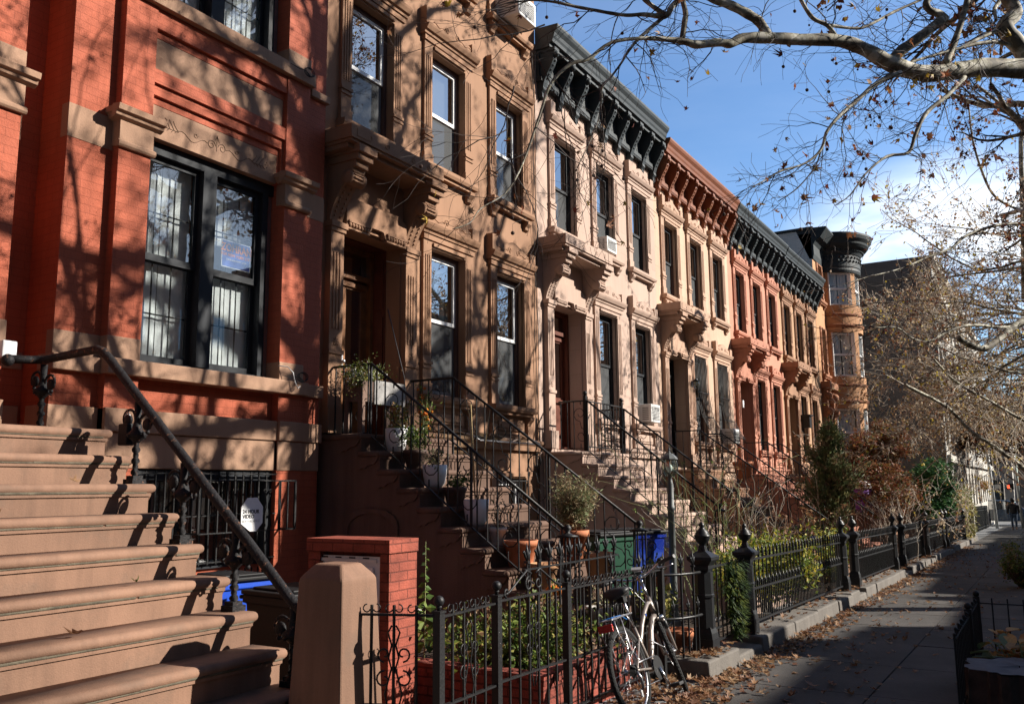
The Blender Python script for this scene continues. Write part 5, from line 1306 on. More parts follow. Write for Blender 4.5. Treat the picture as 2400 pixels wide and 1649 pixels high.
bin_(21.3, 4.9, 0, 'bin_black', 'black bin between the two far garden gates', s=.9)
t = thing('waste_drum', 'purple drum with a white domed lid under the far stoop', 'bin', (29.3, 5.0, zg(29)))
part('body', MB().lathe([(.25, 0), (.27, .7)], (29.3, 5.0, .75), 14), 'purple', t); part('lid', MB().lathe([(.29, 0), (.29, .05), (.24, .16), (.12, .23), (.001, .25)], (29.3, 5.0, 1.45), 14), 'white_plastic', t); part('stand', MB().box(29.1, 29.5, 4.85, 5.15, zg(29), .75), 'dark_brown_stone', t)
# ================================================================= pots and plants
def pot(x, y, z, r, h, m, label, name='flower_pot', rim=True, legs=False):
    t = thing(name, label, 'pot', (x, y, z))
    p = [(r * .66, 0), (r * .70, .01), (r * .93, h * .78)]
    p += [(r * 1.0, h * .78), (r * 1.03, h), (r * .92, h), (r * .88, h - .03)] if rim else [(r * .97, h * .9), (r, h), (r * .93, h), (r * .9, h - .03)]
    if not rim: p = [(r * .55, 0), (r * .68, .02), (r * .82, h * .2), (r * .93, h * .55), (r, h), (r * .93, h), (r * .9, h - .03)]
    part('body', MB().lathe(p, (x, y, z), 26), m, t); part('soil', MB().lathe([(.001, 0), (r * .89, .004)], (x, y, z + h - .035), 16), 'soil', t); return t
def sprig_cloud(label, name, cat, c, rx, ry, rz_, n, m, sz, stem_m='stem_green', nst=10, base=None, ly=0., aspect=.5, group=None, hollow=.35, flowers=None, kind=None, seed=1, up=.4):
    q = random.Random(seed); t = thing(name, label, cat, base or (c[0], c[1], c[2] - rz_), group=group)
    b = base or (c[0], c[1], c[2] - rz_); st = MB(); lf = MB(); fl = MB(); tips = []
    for i in range(nst):
        a = q.uniform(0, 2 * pi); rr = q.uniform(.3, 1); el = q.uniform(-.2, 1)
        tip = Vector((c[0] + rx * rr * math.cos(a), c[1] + ry * rr * math.sin(a), c[2] + rz_ * el)); b0 = Vector(b) + Vector((q.uniform(-.15, .15) * rx, q.uniform(-.15, .15) * ry, 0))
        mid = b0.lerp(tip, .5) + Vector((q.uniform(-.1, .1) * rx, q.uniform(-.1, .1) * ry, .12 * rz_)); pts = [b0, b0.lerp(mid, .5), mid, mid.lerp(tip, .5) + Vector((0, 0, .02)), tip]
        st.tube(pts, [.006, .005, .004, .003, .002], 4); tips.append(pts)
    for i in range(n):
        pts = q.choice(tips); k = q.randrange(1, 4); p = pts[k].lerp(pts[k + 1], q.random())
        sp = .30 * (1 - hollow) + .1
        o = Vector((q.gauss(0, rx * sp), q.gauss(0, ry * sp), q.gauss(0, rz_ * sp))); p = p + o
        d = Vector((q.uniform(-1, 1), q.uniform(-1, 1), q.uniform(-.6, .6 + up))); L = sz * q.uniform(.6, 1.3)
        lf.leaf(p, d, (q.uniform(-1, .6), q.uniform(-1, .6), .45), L, L * aspect, q.uniform(-.4, .4))
        if flowers and q.random() < flowers[1]: fl.ball(p + Vector((0, 0, .02)), flowers[2] * q.uniform(.7, 1.2), 5, 3)
    part('stems', st, stem_m, t); part('leaves', lf, m, t, kind='stuff')
    if flowers: part('flowers', fl, flowers[0], t, kind='stuff')
    return t
SX = 8.12
def sz_(k): return 2.22 - .205 * k
pots = [(1, 'white_plastic', .135, .27, False, 'glossy white pot of white daisies highest on the stoop steps'),
        (2, 'brown_pot', .135, .22, True, 'brown lattice pot of sage leaves below the daisies'),
        (3, 'white_plastic', .14, .25, False, 'rounded white pot on the middle of the stoop steps'),
        (4, 'brown_pot', .13, .21, True, 'dark brown pot between two white pots'),
        (5, 'white_plastic', .14, .28, False, 'rounded white pot holding tall bamboo canes'),
        (6, 'grey_pot', .095, .19, True, 'small grey pot of dry stalks'),
        (7, 'terracotta', .18, .27, True, 'wide terracotta bowl pot leaning by the lower railing'),
        (8, 'terracotta_pale', .15, .25, True, 'pale terracotta pot low on the stoop steps')]
for k, m, r, h, rim, lab in pots: pot(SX, 6.6 - .277 * k + .135, sz_(k), r, h, m, lab, rim=rim)
P = lambda k, h: (SX, 6.6 - .277 * k + .135, sz_(k) + h)
sprig_cloud('white daisies and grey green leaves in the highest white pot', 'daisy_plant', 'plant', (SX, 6.46, 2.45), .17, .17, .16, 260, 'leaf_mixed', .045, flowers=('petal_white', .10, .012), base=P(1, .22), seed=3)
sprig_cloud('bushy sage green plant in the brown lattice pot', 'potted_plant', 'plant', (SX, 6.2, 2.18), .2, .18, .15, 420, 'leaf_green', .045, base=P(2, .18), seed=4, flowers=('petal_white', .04, .012))
sprig_cloud('yellowish dying plant in the middle white pot', 'potted_plant', 'plant', (SX, 5.9, 1.93), .15, .15, .09, 200, 'leaf_rosemary', .045, base=P(3, .2), seed=5)
sprig_cloud('low dark leaves in the dark brown pot', 'potted_plant', 'plant', (SX, 5.63, 1.67), .15, .14, .06, 150, 'leaf_green', .05, base=P(4, .18), seed=6)
sprig_cloud('sparse dry stalks in the small grey pot', 'potted_plant', 'plant', (SX, 5.07, 1.33), .10, .10, .16, 60, 'leaf_rosemary', .04, base=P(6, .17), seed=7, stem_m='stem_brown')
t = thing('bamboo_canes', 'three tall bamboo canes standing in the white pot', 'canes', P(5, .2))
part('canes', MB().tube([P(5, .1), (SX + .02, 5.45, 2.4), (SX + .02, 5.52, 2.62)], .007, 5).tube([P(5, .1), (SX - .1, 5.35, 2.5)], .006, 5).tube([P(5, .1), (SX + .13, 5.25, 2.45)], .006, 5), 'bamboo', t)
solo('antenna_rod', MB().tube([(8.2, 6.3, 2.0), (8.18, 6.4, 2.9), (8.05, 6.55, 3.7)], .006, 5), 'black_iron', 'thin dark rod rising above the flower box on the stoop', 'rod')
t = thing('flower_box', 'weathered wooden flower box on legs on the shaded landing', 'planter', (8.1, 7.0, 2.22))
mb = MB(); mb.box(7.80, 8.58, 6.72, 6.98, 2.60, 2.84); part('box', mb, 'wood_plank', t)
part('end_board', MB().box(8.02, 8.60, 6.705, 6.722, 2.58, 2.86), 'grey_plank', t)
for x, y in ((7.84, 6.75), (8.54, 6.75), (7.84, 6.95), (8.54, 6.95)): part('leg', MB().box(x - .03, x + .03, y - .03, y + .03, 2.22, 2.6), 'wood_plank', t)
sprig_cloud('trailing plant with tiny white flowers spilling over the flower box', 'trailing_plant', 'plant', (8.0, 6.85, 2.96), .42, .22, .16, 900, 'leaf_mixed', .032, flowers=('petal_white', .11, .009), base=(8.1, 6.85, 2.8), seed=8, nst=22)
sprig_cloud('leafy sprays hanging off the left end of the flower box', 'trailing_plant', 'plant', (7.72, 6.75, 2.72), .13, .16, .28, 420, 'leaf_mixed', .03, base=(7.8, 6.8, 2.85), seed=9, nst=16, flowers=('petal_white', .08, .009))
sprig_cloud('orange marigolds in the middle of the potted plants', 'marigold', 'plant', (8.45, 6.3, 2.58), .15, .13, .18, 260, 'leaf_green', .04, flowers=('petal_orange', .10, .022), base=(8.4, 6.25, 2.1), seed=10)
# right side pots
pot(9.12, 4.67, .785, .165, .33, 'terracotta', 'large terracotta pot of the dry rosemary bush', rim=True)
sprig_cloud('dry grey green rosemary bush in the large terracotta pot', 'rosemary_bush', 'shrub', (9.12, 4.67, 1.43), .30, .30, .30, 3800, 'leaf_rosemary', .055, stem_m='stem_brown', nst=70, base=(9.12, 4.67, 1.09), aspect=.26, seed=12, hollow=.75)
pot(8.95, 4.30, .58, .165, .31, 'terracotta_pale', 'empty pale clay pot right of the rosemary pot')
pot(8.78, 3.35, -.13, .16, .30, 'terracotta', 'terracotta pot of dead leaves low behind the curved fence')
pot(9.2, 3.75, .45, .13, .2, 'terracotta', 'small terracotta pot of yellow leaves above the variegated bush')
solo('pot_plinth', MB().box(9.0, 9.4, 3.6, 3.95, -.2, .45), 'kerb_rock', 'stone block under the small pot of yellow leaves', 'plinth')
sprig_cloud('yellow green leaves in the small terracotta pot', 'potted_plant', 'plant', (9.2, 3.75, .72), .14, .13, .08, 220, 'leaf_yellowgreen', .05, base=(9.2, 3.75, .62), seed=14)
sprig_cloud('cream and green variegated bush behind the curved fence', 'variegated_bush', 'shrub', (8.95, 3.62, .36), .28, .17, .16, 520, 'leaf_varieg', .075, base=(8.95, 3.62, 0.1), seed=15, nst=24)
solo('stone_trough', MB().box(8.6, 9.3, 3.5, 3.85, -.2, .20), 'kerb_rock', 'grey trough under the variegated bush', 'planter', bevel=.02)
t = thing('pumpkin', 'small orange pumpkin by the foot of the stoop', 'pumpkin', (7.35, 3.98, .6))
mb = MB()
for k in range(8): a = k * pi / 4; mb.ball((7.35 + .04 * math.cos(a), 3.98 + .04 * math.sin(a), .66), .052, 8, 6, (1, 1, .85))
part('flesh', mb, 'pumpkin', t); part('stem', MB().tube([(7.35, 3.98, .69), (7.36, 3.98, .76)], .009, 5), 'stem_green', t)
pot(7.35, 3.98, -.1, .11, .70, 'brown_pot', 'tall square brown planter carrying the pumpkin', 'tall_planter')
pot(8.25, 3.95, .1, .15, .32, 'grey_pot', 'pinkish stone pot of dead stalks behind the bicycle')
sprig_cloud('dead stalks in the pinkish pot behind the bicycle', 'potted_plant', 'plant', (8.25, 3.95, .52), .12, .12, .10, 60, 'leaf_rosemary', .05, base=(8.25, 3.95, .4), seed=16, stem_m='stem_brown')
t = pot(21.6, 6.4, 1.75, .25, .42, 'terracotta', 'large terracotta pot on the cream landing')
# garden plants by the brick cabinet
sprig_cloud('dense mixed weeds and seedlings filling the brick planter', 'garden_plants', 'plants', (6.75, 4.0, .34), .78, .62, .17, 3200, 'leaf_mixed', .06, base=(6.75, 4.0, .12), seed=20, nst=90, aspect=.62, kind='stuff', hollow=.2)
sprig_cloud('yellow green leafy weeds close to the iron gate', 'garden_plants', 'plants', (6.35, 3.75, .36), .34, .30, .20, 700, 'leaf_green', .055, base=(6.35, 3.75, .12), seed=21, nst=34, aspect=.6)
sprig_cloud('taller green weeds behind the iron gate', 'garden_plants', 'plants', (6.9, 3.9, .50), .24, .24, .26, 420, 'leaf_mixed', .06, base=(6.9, 3.9, .12), seed=22, nst=22, aspect=.6)
t = thing('tall_nettle', 'single tall green leafy stalk right of the brick cabinet', 'plant', (6.05, 4.5, .2)); q = random.Random(33)
st, lf = MB(), MB(); st.tube([(6.05, 4.5, .15), (6.06, 4.5, .6), (6.08, 4.51, 1.16)], [.006, .005, .002], 5)
for k in range(30):
    z = .32 + k * .028; L = .13 * (1.15 - k / 34) * q.uniform(.8, 1.1); a = k * 2.2
    lf.leaf((6.055 + z * .01, 4.5, z), (math.cos(a), math.sin(a), q.uniform(-.7, .1)), (-.8, -.6, .5), L, L * .7, -.2)
part('stem', st, 'stem_green', t); part('leaves', lf, 'leaf_green', t)
sprig_cloud('dry brown hydrangea head beside the tall green stalk', 'dry_hydrangea', 'plant', (6.42, 4.1, .60), .10, .10, .07, 130, 'leaf_dead', .05, base=(6.4, 4.1, .2), seed=24, aspect=.9, stem_m='stem_brown')
# gardens further down
sprig_cloud('large yellow green shrub spilling through the cast iron fence', 'yellow_shrub', 'shrub', (13.6, 3.62, .52), 1.25, .42, .34, 3600, 'leaf_yellowgreen', .085, base=(13.6, 3.6, 0), seed=30, nst=110, hollow=.25)
sprig_cloud('low end of the yellow green hedge leaning over the pickets', 'yellow_shrub', 'shrub', (11.6, 3.6, .55), .75, .34, .24, 1300, 'leaf_yellowgreen', .07, base=(11.6, 3.6, .1), seed=31, nst=50, hollow=.25)
sprig_cloud('bright shrub branches hanging outside the iron pickets', 'yellow_shrub', 'shrub', (12.9, 2.95, .34), .42, .12, .30, 620, 'leaf_yellowgreen', .075, base=(13.0, 3.2, .5), seed=32, nst=26)
sprig_cloud('green and yellow bush behind the second iron fence', 'garden_bush', 'shrub', (17.6, 3.6, .42), .9, .35, .36, 1500, 'leaf_yellowgreen', .08, base=(17.6, 3.6, -.2), seed=34, nst=50)
# wreath
t = thing('evergreen_wreath', 'thick dark evergreen swag hanging on the iron gate', 'wreath', (9.55, 2.93, .5)); q = random.Random(40); lf = MB()
for i in range(2300):
    a = q.uniform(0, 2 * pi); r = abs(q.gauss(.12, .07)); dz = q.uniform(-.42, .33); w = (1.0 if dz > -.05 else max(.25, 1 + dz * 1.5)) * (.8 + .3 * math.sin(dz * 23))
    p = Vector((9.42 + math.cos(a) * r * 1.35 * w, 2.93 + math.sin(a) * .085 * w, .48 + dz)); d = Vector((math.cos(a) * .9 + q.uniform(-.6, .6), math.sin(a) - .5 + q.uniform(-.5, .5), q.uniform(-1.2, .6)))
    lf.leaf(p, d, (0, 0, 1), q.uniform(.05, .12), .014, 0)
part('needles', lf, 'leaf_wreath', t, kind='stuff')
# rose canes by the lamp
def canes(label, name, c, n, H, sp, m, seed, leafm=None, nl=0, r=.010, lsz=.06):
    q = random.Random(seed); t = thing(name, label, 'shrub', c); st, lf = MB(), MB()
    for i in range(n):
        a = q.uniform(0, 2 * pi); p = Vector(c) + Vector((q.uniform(-.2, .2) * sp, q.uniform(-.2, .2) * sp, 0)); d = Vector((math.cos(a) * .18, math.sin(a) * .18, 1)); pts = [p.copy()]; L = H * q.uniform(.6, 1.1)
        for k in range(9):
            d += Vector((q.uniform(-.22, .22), q.uniform(-.22, .22), -.04)); d.normalize(); p = p + d * L / 9; pts.append(p.copy())
            if k > 2 and q.random() < .75:
                e = (d + Vector((q.uniform(-1, 1), q.uniform(-1, 1), q.uniform(-.2, .6)))).normalized(); s = p.copy(); sub = [s.copy()]
                for j in range(5): e += Vector((q.uniform(-.3, .3), q.uniform(-.3, .3), q.uniform(-.15, .1))); e.normalize(); s = s + e * L * .07; sub.append(s.copy())
                st.tube(sub, [r * .5, r * .42, r * .35, r * .3, r * .22, r * .15], 4)
                if leafm and q.random() < nl:
                    for _ in range(q.randint(1, 4)): lf.leaf(s, (q.uniform(-1, 1), q.uniform(-1, 1), q.uniform(-1, .4)), (0, 0, 1), lsz * q.uniform(.7, 1.3), lsz * .6, .3)
        st.tube(pts, [r * (1 - .7 * k / 9) for k in range(10)], 5)
    part('canes', st, m, t)
    if lf.v: part('leaves', lf, leafm, t, kind='stuff')
    return t
canes('tall green rose canes right of the lamp post', 'rose_bush', (11.9, 4.1, zg(11.7)), 17, 2.3, 1.1, 'stem_green', 51, 'leaf_green', .25, .0065)
canes('bare brown branching shrub in front of the cream stoop', 'bare_shrub', (13.3, 3.9, zg(13)), 17, 1.8, 1.4, 'twig_pale', 52, 'leaf_dead', .30, .009, .09)
solo('garden_stake', MB().tube([(13.6, 3.75, -.2), (13.62, 3.75, 1.18)], .02, 7), 'bamboo', 'pale wooden stake in the bare brown shrub', 'stake')
canes('reddish brown shrub with dead leaves before the salmon house', 'bare_shrub', (16.6, 4.0, zg(16)), 18, 1.6, 1.8, 'stem_brown', 53, 'leaf_dead', .5, .009, .11)
sprig_cloud('small variegated plant at the foot of the pink stoop', 'variegated_plant', 'plant', (13.2, 3.6, .62), .28, .2, .16, 340, 'leaf_varieg', .08, base=(13.2, 3.6, .1), seed=54)
# juniper: narrow, ragged
def conifer(label, c, H, w, m, n, seed, sz=.11):
    q = random.Random(seed); t = thing('juniper_tree', label, 'tree', c); st, lf = MB(), MB(); x, y, z = c
    st.tube([(x, y, z), (x + .05, y, z + H * .5), (x, y, z + H)], [.07, .05, .015], 7)
    for i in range(90):
        u = q.random() ** .8; zz = z + .25 + (H - .3) * u; a = q.uniform(0, 2 * pi); rad_ = w * (1 - u) ** .55 * q.uniform(.55, 1.1) * (.75 + .35 * math.sin(u * 17 + a)); 
        tip = Vector((x + rad_ * math.cos(a), y + rad_ * math.sin(a), zz + rad_ * .9)); b = Vector((x, y, zz - .1)); st.tube([b, b.lerp(tip, .5), tip], [.015, .01, .004], 4)
        for j in range(n // 90):
            s = q.random() ** .6; p = b.lerp(tip, s) + Vector((q.gauss(0, .07), q.gauss(0, .07), q.gauss(0, .08))); d = Vector((math.cos(a) * .5 + q.uniform(-.7, .7), math.sin(a) * .5 + q.uniform(-.7, .7), q.uniform(.1, 1.2)))
            lf.leaf(p, d, (q.uniform(-1, 1), q.uniform(-1, 1), .5), sz * q.uniform(.6, 1.3), sz * .28, 0)
    part('trunk', st, 'stem_brown', t); part('crown', lf, m, t, kind='stuff')
conifer('tall ragged green juniper beyond the cast iron fence', (20.3, 4.1, zg(20.3)), 3.2, .95, 'leaf_juniper', 9900, 60)
def bush(label, name, c, rx, ry, rz_, m, n, seed, sz, trunk='stem_brown', cat='shrub', layers=False, foot=None):
    q = random.Random(seed); t = thing(name, label, cat, (c[0], c[1], zg(c[0]))); st, lf = MB(), MB(); base = Vector((*(foot or c[:2]), zg(c[0])))
    cl = []
    for i in range(46):
        while True:
            v = Vector((q.uniform(-1, 1), q.uniform(-1, 1), q.uniform(-1, 1)))
            if .35 < v.length < 1: break
        p = Vector((c[0] + v.x * rx, c[1] + v.y * ry, c[2] + v.z * rz_)); cl.append((p, q.uniform(.14, .30)))
        m2 = base.lerp(p, .5) + Vector((q.uniform(-.15, .15), q.uniform(-.15, .15), .1)); st.tube([base, m2, p], [.035, .02, .006], 5)
    for i in range(n):
        p, r = q.choice(cl); o = Vector((q.gauss(0, r * rx * .75), q.gauss(0, r * ry * .75), q.gauss(0, r * rz_ * (.32 if layers else .7))))
        lf.leaf(p + o, (q.uniform(-1, 1), q.uniform(-1, 1), q.uniform(-.7, .4)), (q.uniform(-.6, .6), q.uniform(-.6, .6), 1), sz * q.uniform(.6, 1.4), sz * .5, q.uniform(-.4, .4))
    part('branches', st, trunk, t); part('crown', lf, m, t, kind='stuff'); return t
bush('reddish brown Japanese maple before the far houses', 'maple_tree', (31.6, 4.9, 2.0), 2.3, 1.2, 1.55, 'leaf_maple', 10500, 70, .15, cat='tree', layers=True)
bush('low russet branches of a second maple near the iron fence', 'maple_tree', (28.8, 4.4, 1.25), 1.5, .9, .7, 'leaf_maple', 3200, 71, .13, cat='tree', layers=True)
bush('dark green glossy evergreen shrub right of the red maple', 'evergreen_shrub', (38.8, 3.9, 1.25), 2.5, .85, 1.2, 'leaf_evergreen', 8200, 72, .19)
bush('dark russet tree crown hanging over the far end of the sidewalk', 'maple_tree', (50, 1.6, 4.6), 4.2, 2.9, 1.7, 'leaf_maple', 11000, 76, .24, cat='tree', foot=(50, -1.4))
bush('olive and cream hedge at the end of the iron fence', 'hedge', (40.4, 3.15, .35), 1.5, .42, 1.0, 'leaf_olive', 6600, 73, .13)
canes('bare pale canes above the far iron fence', 'bare_shrub', (24.6, 3.6, zg(24)), 26, 1.6, 3.0, 'twig_pale', 74, None, 0, .013)
bush('small dark shrub at the right edge of the sidewalk', 'sidewalk_shrub', (19.6, .62, .12), .55, .32, .36, 'leaf_mixed', 1500, 75, .07)
solo('pit_trunk', MB().tube([(19.6, .62, -.4), (19.66, .6, .0), (19.6, .62, .2)], .035, 6), 'twig_dark', 'thin crooked trunk under the sidewalk shrub', 'trunk')
t = thing('brick_corner', 'pale brick gate corner at the end of the olive hedge', 'pier', (42.3, 3.0, zg(42)))
part('shaft', MB().box(42.2, 42.5, 2.85, 3.2, -1.0, .70), 'pale_front', t)
# ================================================================= bicycle (own frame: x forward, y left)
def bicycle():
    t = thing('bicycle', 'silver bicycle with a black saddle and rear rack leaning on the iron fence', 'bicycle', (6.43, 2.765, zg(6.43) + .004), rot=(rad(-15), 0, rad(1)), local=True)
    RW = .335; RY = Matrix.Rotation(pi / 2, 4, 'X')
    def ring(c, R0, r, n=56, k=8, M=None):
        mb = MB()
        for i in range(n):
            a = 2 * pi * i / n
            for j in range(k):
                b = 2 * pi * j / k; rr = R0 + r * math.cos(b); p = Vector((rr * math.cos(a), r * math.sin(b), rr * math.sin(a)))
                mb.v.append(tuple((M @ p if M else p) + Vector(c)))
        for i in range(n):
            for j in range(k): mb.f.append((i * k + j, i * k + (j + 1) % k, ((i + 1) % n) * k + (j + 1) % k, ((i + 1) % n) * k + j)); mb.sm.append(True)
        return mb
    def wheel(c, M, nm):
        w = part('wheel', ring((0, 0, 0), RW - .043, .0135, 56, 8, M) , 'chrome', t, at=c)
        tb = ring((0, 0, 0), RW - .022, .0225, 64, 10, M)
        q = random.Random(3)
        for i in range(64):       # tread blocks
            a = 2 * pi * i / 64
            for s in (-1, 0, 1):
                p = Vector(((RW - .001 - abs(s) * .006) * math.cos(a + s * .03), s * .013, (RW - .001 - abs(s) * .006) * math.sin(a + s * .03)))
                p = M @ p; tb.ball(p, .0065, 4, 3)
        part('tyre', tb, 'tyre', w, at=c)
        sp = MB()
        for i in range(32):
            a = 2 * pi * i / 32; s = 1 if i % 2 else -1; b = a + (.9 if (i // 2) % 2 else -.9)
            p0 = Vector((.022 * math.cos(b), s * .028, .022 * math.sin(b))); p1 = Vector(((RW - .05) * math.cos(a), 0, (RW - .05) * math.sin(a)))
            sp.tube([M @ p0, M @ p1], .0011, 3, False)
        part('spokes', sp, 'chrome', w, at=c)
        part('hub', MB().lathe([(.012, -.055), (.012, -.035), (.026, -.032), (.026, -.026), (.014, -.022), (.014, .022), (.026, .026), (.026, .032), (.012, .035), (.012, .055)], (0, 0, 0), 14, True, 0, M @ RY), 'dull_metal', w, at=c)
        return w
    rh = Vector((0, 0, RW)); wheel(rh, Matrix.Identity(4), 'r')
    ht, hb = Vector((.735, 0, .80)), Vector((.79, 0, .645)); ax = (ht - hb).normalized(); st = rad(25)
    S = Matrix.Rotation(st, 4, ax); fh = Vector((.985, 0, RW)); Fh = hb + (S @ (fh - hb)); wheel(Fh, S, 'f')
    bb = Vector((.43, 0, .285)); sc = Vector((.30, 0, .60))
    fr = MB()
    fr.tube([hb - ax * .012, ht + ax * .012], .021, 12)
    fr.tube([hb + Vector((-.01, 0, .02)), (.70, 0, .64), (.60, 0, .55), (.51, 0, .42), (.46, 0, .33), bb], .0225, 12)
    fr.tube([ht + Vector((.01, 0, -.03)), (.68, 0, .765), (.58, 0, .71), (.45, 0, .615), (.37, 0, .53), (.345, 0, .49)], .0185, 12)
    fr.tube([bb, sc + (sc - bb) * .08], .017, 12)
    fr.tube([(bb.x, -.04, bb.z), (bb.x, .04, bb.z)], .023, 12)
    for s in (-1, 1):
        fr.tube([bb + Vector((-.02, s * .02, 0)), (.30, s * .04, .30), (.05, s * .062, .33), (0, s * .066, .335)], .0095, 8)
        fr.tube([sc + Vector((.01, s * .015, -.06)), (.2, s * .045, .50), (.03, s * .064, .355), (0, s * .066, .335)], .008, 8)
    part('frame', fr, 'frame_paint', t)
    part('frame_badge', MB().lathe([(.0001, 0), (.014, .001), (.0001, .002)], (.55, -.019, .685), 10, True, 0, RY), 'sign_blue', t)
    fk = MB(); 
    def F(p): return hb + (S @ (Vector(p) - hb))
    fk.tube([F((.79, 0, .645)), F((.80, 0, .62))], .024, 10)
    for s in (-1, 1):
        fk.tube([F((.80, s * .01, .615)), F((.80, s * .045, .61)), F((.83, s * .052, .56)), F((.90, s * .055, .44)), F((.955, s * .057, .36)), F((.985, s * .058, .335))], [.013, .015, .0165, .013, .010, .008], 8)
    part('fork', fk, 'frame_paint', t)
    bt = MB()
    for s in (-1, 1): bt.tube([F((.812, s * .050, .60)), F((.84, s * .053, .53))], .020, 8)
    bt.tube([F((.806, -.015, .62)), F((.70, -.05, .76))], .013, 8)
    part('fork_boot', bt, 'rubber', t)
    part('fork_crown', MB().tube([F((.80, -.06, .625)), F((.80, .06, .625))], .02, 8), 'chrome', t)
    hs = MB(); top = F((.70, 0, .93)); cl = F((.735, 0, .985)); hs.tube([F((.735, 0, .80)), F((.715, 0, .86)), top], .0145, 10); hs.tube([top, cl], [.017, .019], 10); hs.tube([F((.735, -.025, .985)), F((.735, .025, .985))], .021, 10)
    part('stem', hs, 'chrome', t)
    bar = MB()
    for s in (-1, 1): bar.tube([F((.735, 0, .985)), F((.735, s * .06, .985)), F((.735, s * .12, 1.005)), F((.715, s * .18, 1.03)), F((.66, s * .25, 1.035)), F((.60, s * .31, 1.035))], .0112, 8)
    hbp = part('handlebar', bar, 'chrome', t)
    for s in (-1, 1): part('grip', MB().tube([F((.70, s * .20, 1.032)), F((.655, s * .255, 1.036)), F((.575, s * .335, 1.036))], .0165, 10), 'rubber', hbp); part('brake_lever', MB().tube([F((.725, s * .16, 1.02)), F((.74, s * .19, 1.0)), F((.70, s * .25, .985)), F((.64, s * .30, .985))], [.012, .009, .006, .005], 6), 'dull_metal', hbp)
    part('front_light', MB().box(-.03, .035, -.035, .035, -.025, .025).mesh('front_light', 'rubber') if 0 else MB().tube([F((.75, -.005, 1.03)), F((.80, -.005, 1.035))], .03, 8), 'rubber', t)
    part('phone_mount', MB().boxm(Matrix.Translation(F((.70, .0, 1.045))) @ Matrix.Rotation(.4, 4, 'Y') @ Matrix.Rotation(st, 4, 'Z'), .028, .042, 0, .022), 'sign_white', t)
    se = MB(); o = len(se.v); prof = [(-.13, .095, .0), (-.10, .115, .01), (-.04, .10, .012), (.02, .065, .004), (.08, .035, .0), (.125, .022, -.004), (.14, .008, -.01)]
    n = 14; c = Vector((.215, 0, .915))
    for x, w, dz in [(-.14, .06, -.01)] + prof:
        for k in range(n):
            a = 2 * pi * k / n; zz = math.sin(a); se.v.append((c.x + x, w * math.cos(a), c.z + dz + (.026 if zz > 0 else .045) * zz))
    for i in range(len(prof)):
        for k in range(n): se.f.append((i * n + k, i * n + (k + 1) % n, i * n + n + (k + 1) % n, i * n + n + k)); se.sm.append(True)
    se.f.append(tuple(range(n))[::-1]); se.sm.append(True)
    sd = part('saddle', se, 'rubber', t); part('saddle_rails', MB().tube([(.12, .03, .88), (.28, .03, .87)], .005, 5).tube([(.12, -.03, .88), (.28, -.03, .87)], .005, 5).box(.17, .24, -.03, .03, .83, .875), 'bin_black', sd)
    part('seat_post', MB().tube([sc + (sc - bb) * .05, (.215, 0, .87)], .0135, 10), 'chrome', t)
    rk = MB(); z = .735
    for s in (-1, -.33, .33, 1): rk.tube([(.20, s * .055, z + .005), (-.18, s * .055, z), (-.2, s * .055, z + .0)], .005, 6)
    for x in (-.19, -.06, .08, .19): rk.tube([(x, -.057, z), (x, .057, z)], .0045, 6)
    for s in (-1, 1):
        rk.tube([(0, s * .075, .345), (-.03, s * .075, .5), (-.05, s * .065, z)], .005, 6); rk.tube([(0, s * .075, .345), (-.10, s * .075, .52), (-.16, s * .068, .62), (-.17, s * .06, z)], .005, 6)
    rk.tube([(.20, 0, z), (.28, 0, .65)], .005, 6); rp = part('rear_rack', rk, 'dull_metal', t)
    part('rear_reflector', MB().box(-.225, -.205, -.06, .06, .655, .71), 'reflector_red', rp, bevel=.004)
    part('elastic_strap', MB().tube([(-.18, -.05, z + .01), (-.05, .0, z + .012), (.04, .05, z + .008), (.07, .06, z - .03), (.1, .058, .66)], .005, 5).tube([(-.18, .05, z + .01), (.0, -.045, z + .012), (.07, -.06, z - .03)], .004, 5), 'strap_blue', rp)
    ck = MB(); ck.lathe([(.06, 0), (.092, .0), (.092, .004), (.06, .004)], (bb.x, -.055, bb.z), 30, False, 0, RY)
    for k in range(5): a = k * 2 * pi / 5; ck.bar((bb.x, -.052, bb.z), (bb.x + .075 * math.cos(a), -.052, bb.z + .075 * math.sin(a)), .012, .004)
    part('chainring', ck, 'bin_black', t)
    ca = rad(-65)
    for s, a in ((-1, ca), (1, ca + pi)):
        e = Vector((bb.x + .17 * math.cos(a), s * .085, bb.z + .17 * math.sin(a))); cr = part('crank', MB().tube([(bb.x, s * .062, bb.z), e], [.014, .010], 8), 'chrome', t)
        part('pedal', MB().box(e.x - .045, e.x + .045, e.y + s * .015 - .0, e.y + s * .10, e.z - .012, e.z + .012), 'rubber', cr, bevel=.004)
    cs = MB()
    for k in range(7): cs.lathe([(.018, 0), (.022 + .005 * k, 0), (.022 + .005 * k, .002), (.018, .002)], (0, -.028 - .005 * (6 - k) * 1.0, .335), 22, False, 0, RY)
    part('cassette', cs, 'bin_black', t)
    ch = MB(); ch.tube([(bb.x, -.05, bb.z + .092), (0, -.045, .335 + .045)], .004, 4); ch.tube([(bb.x, -.05, bb.z - .092), (.02, -.05, .20), (-.01, -.05, .25), (0, -.045, .295)], .004, 4); part('chain', ch, 'dull_metal', t)
    part('derailleur', MB().tube([(0, -.06, .33), (.01, -.075, .28), (.03, -.07, .22), (.025, -.06, .19)], [.012, .014, .011, .008], 6), 'dull_metal', t)
    cb = MB()
    cb.tube([F((.72, -.17, 1.02)), F((.82, -.10, .95)), F((.86, -.03, .80)), F((.84, 0, .70)), F((.83, .0, .64))], .003, 5)
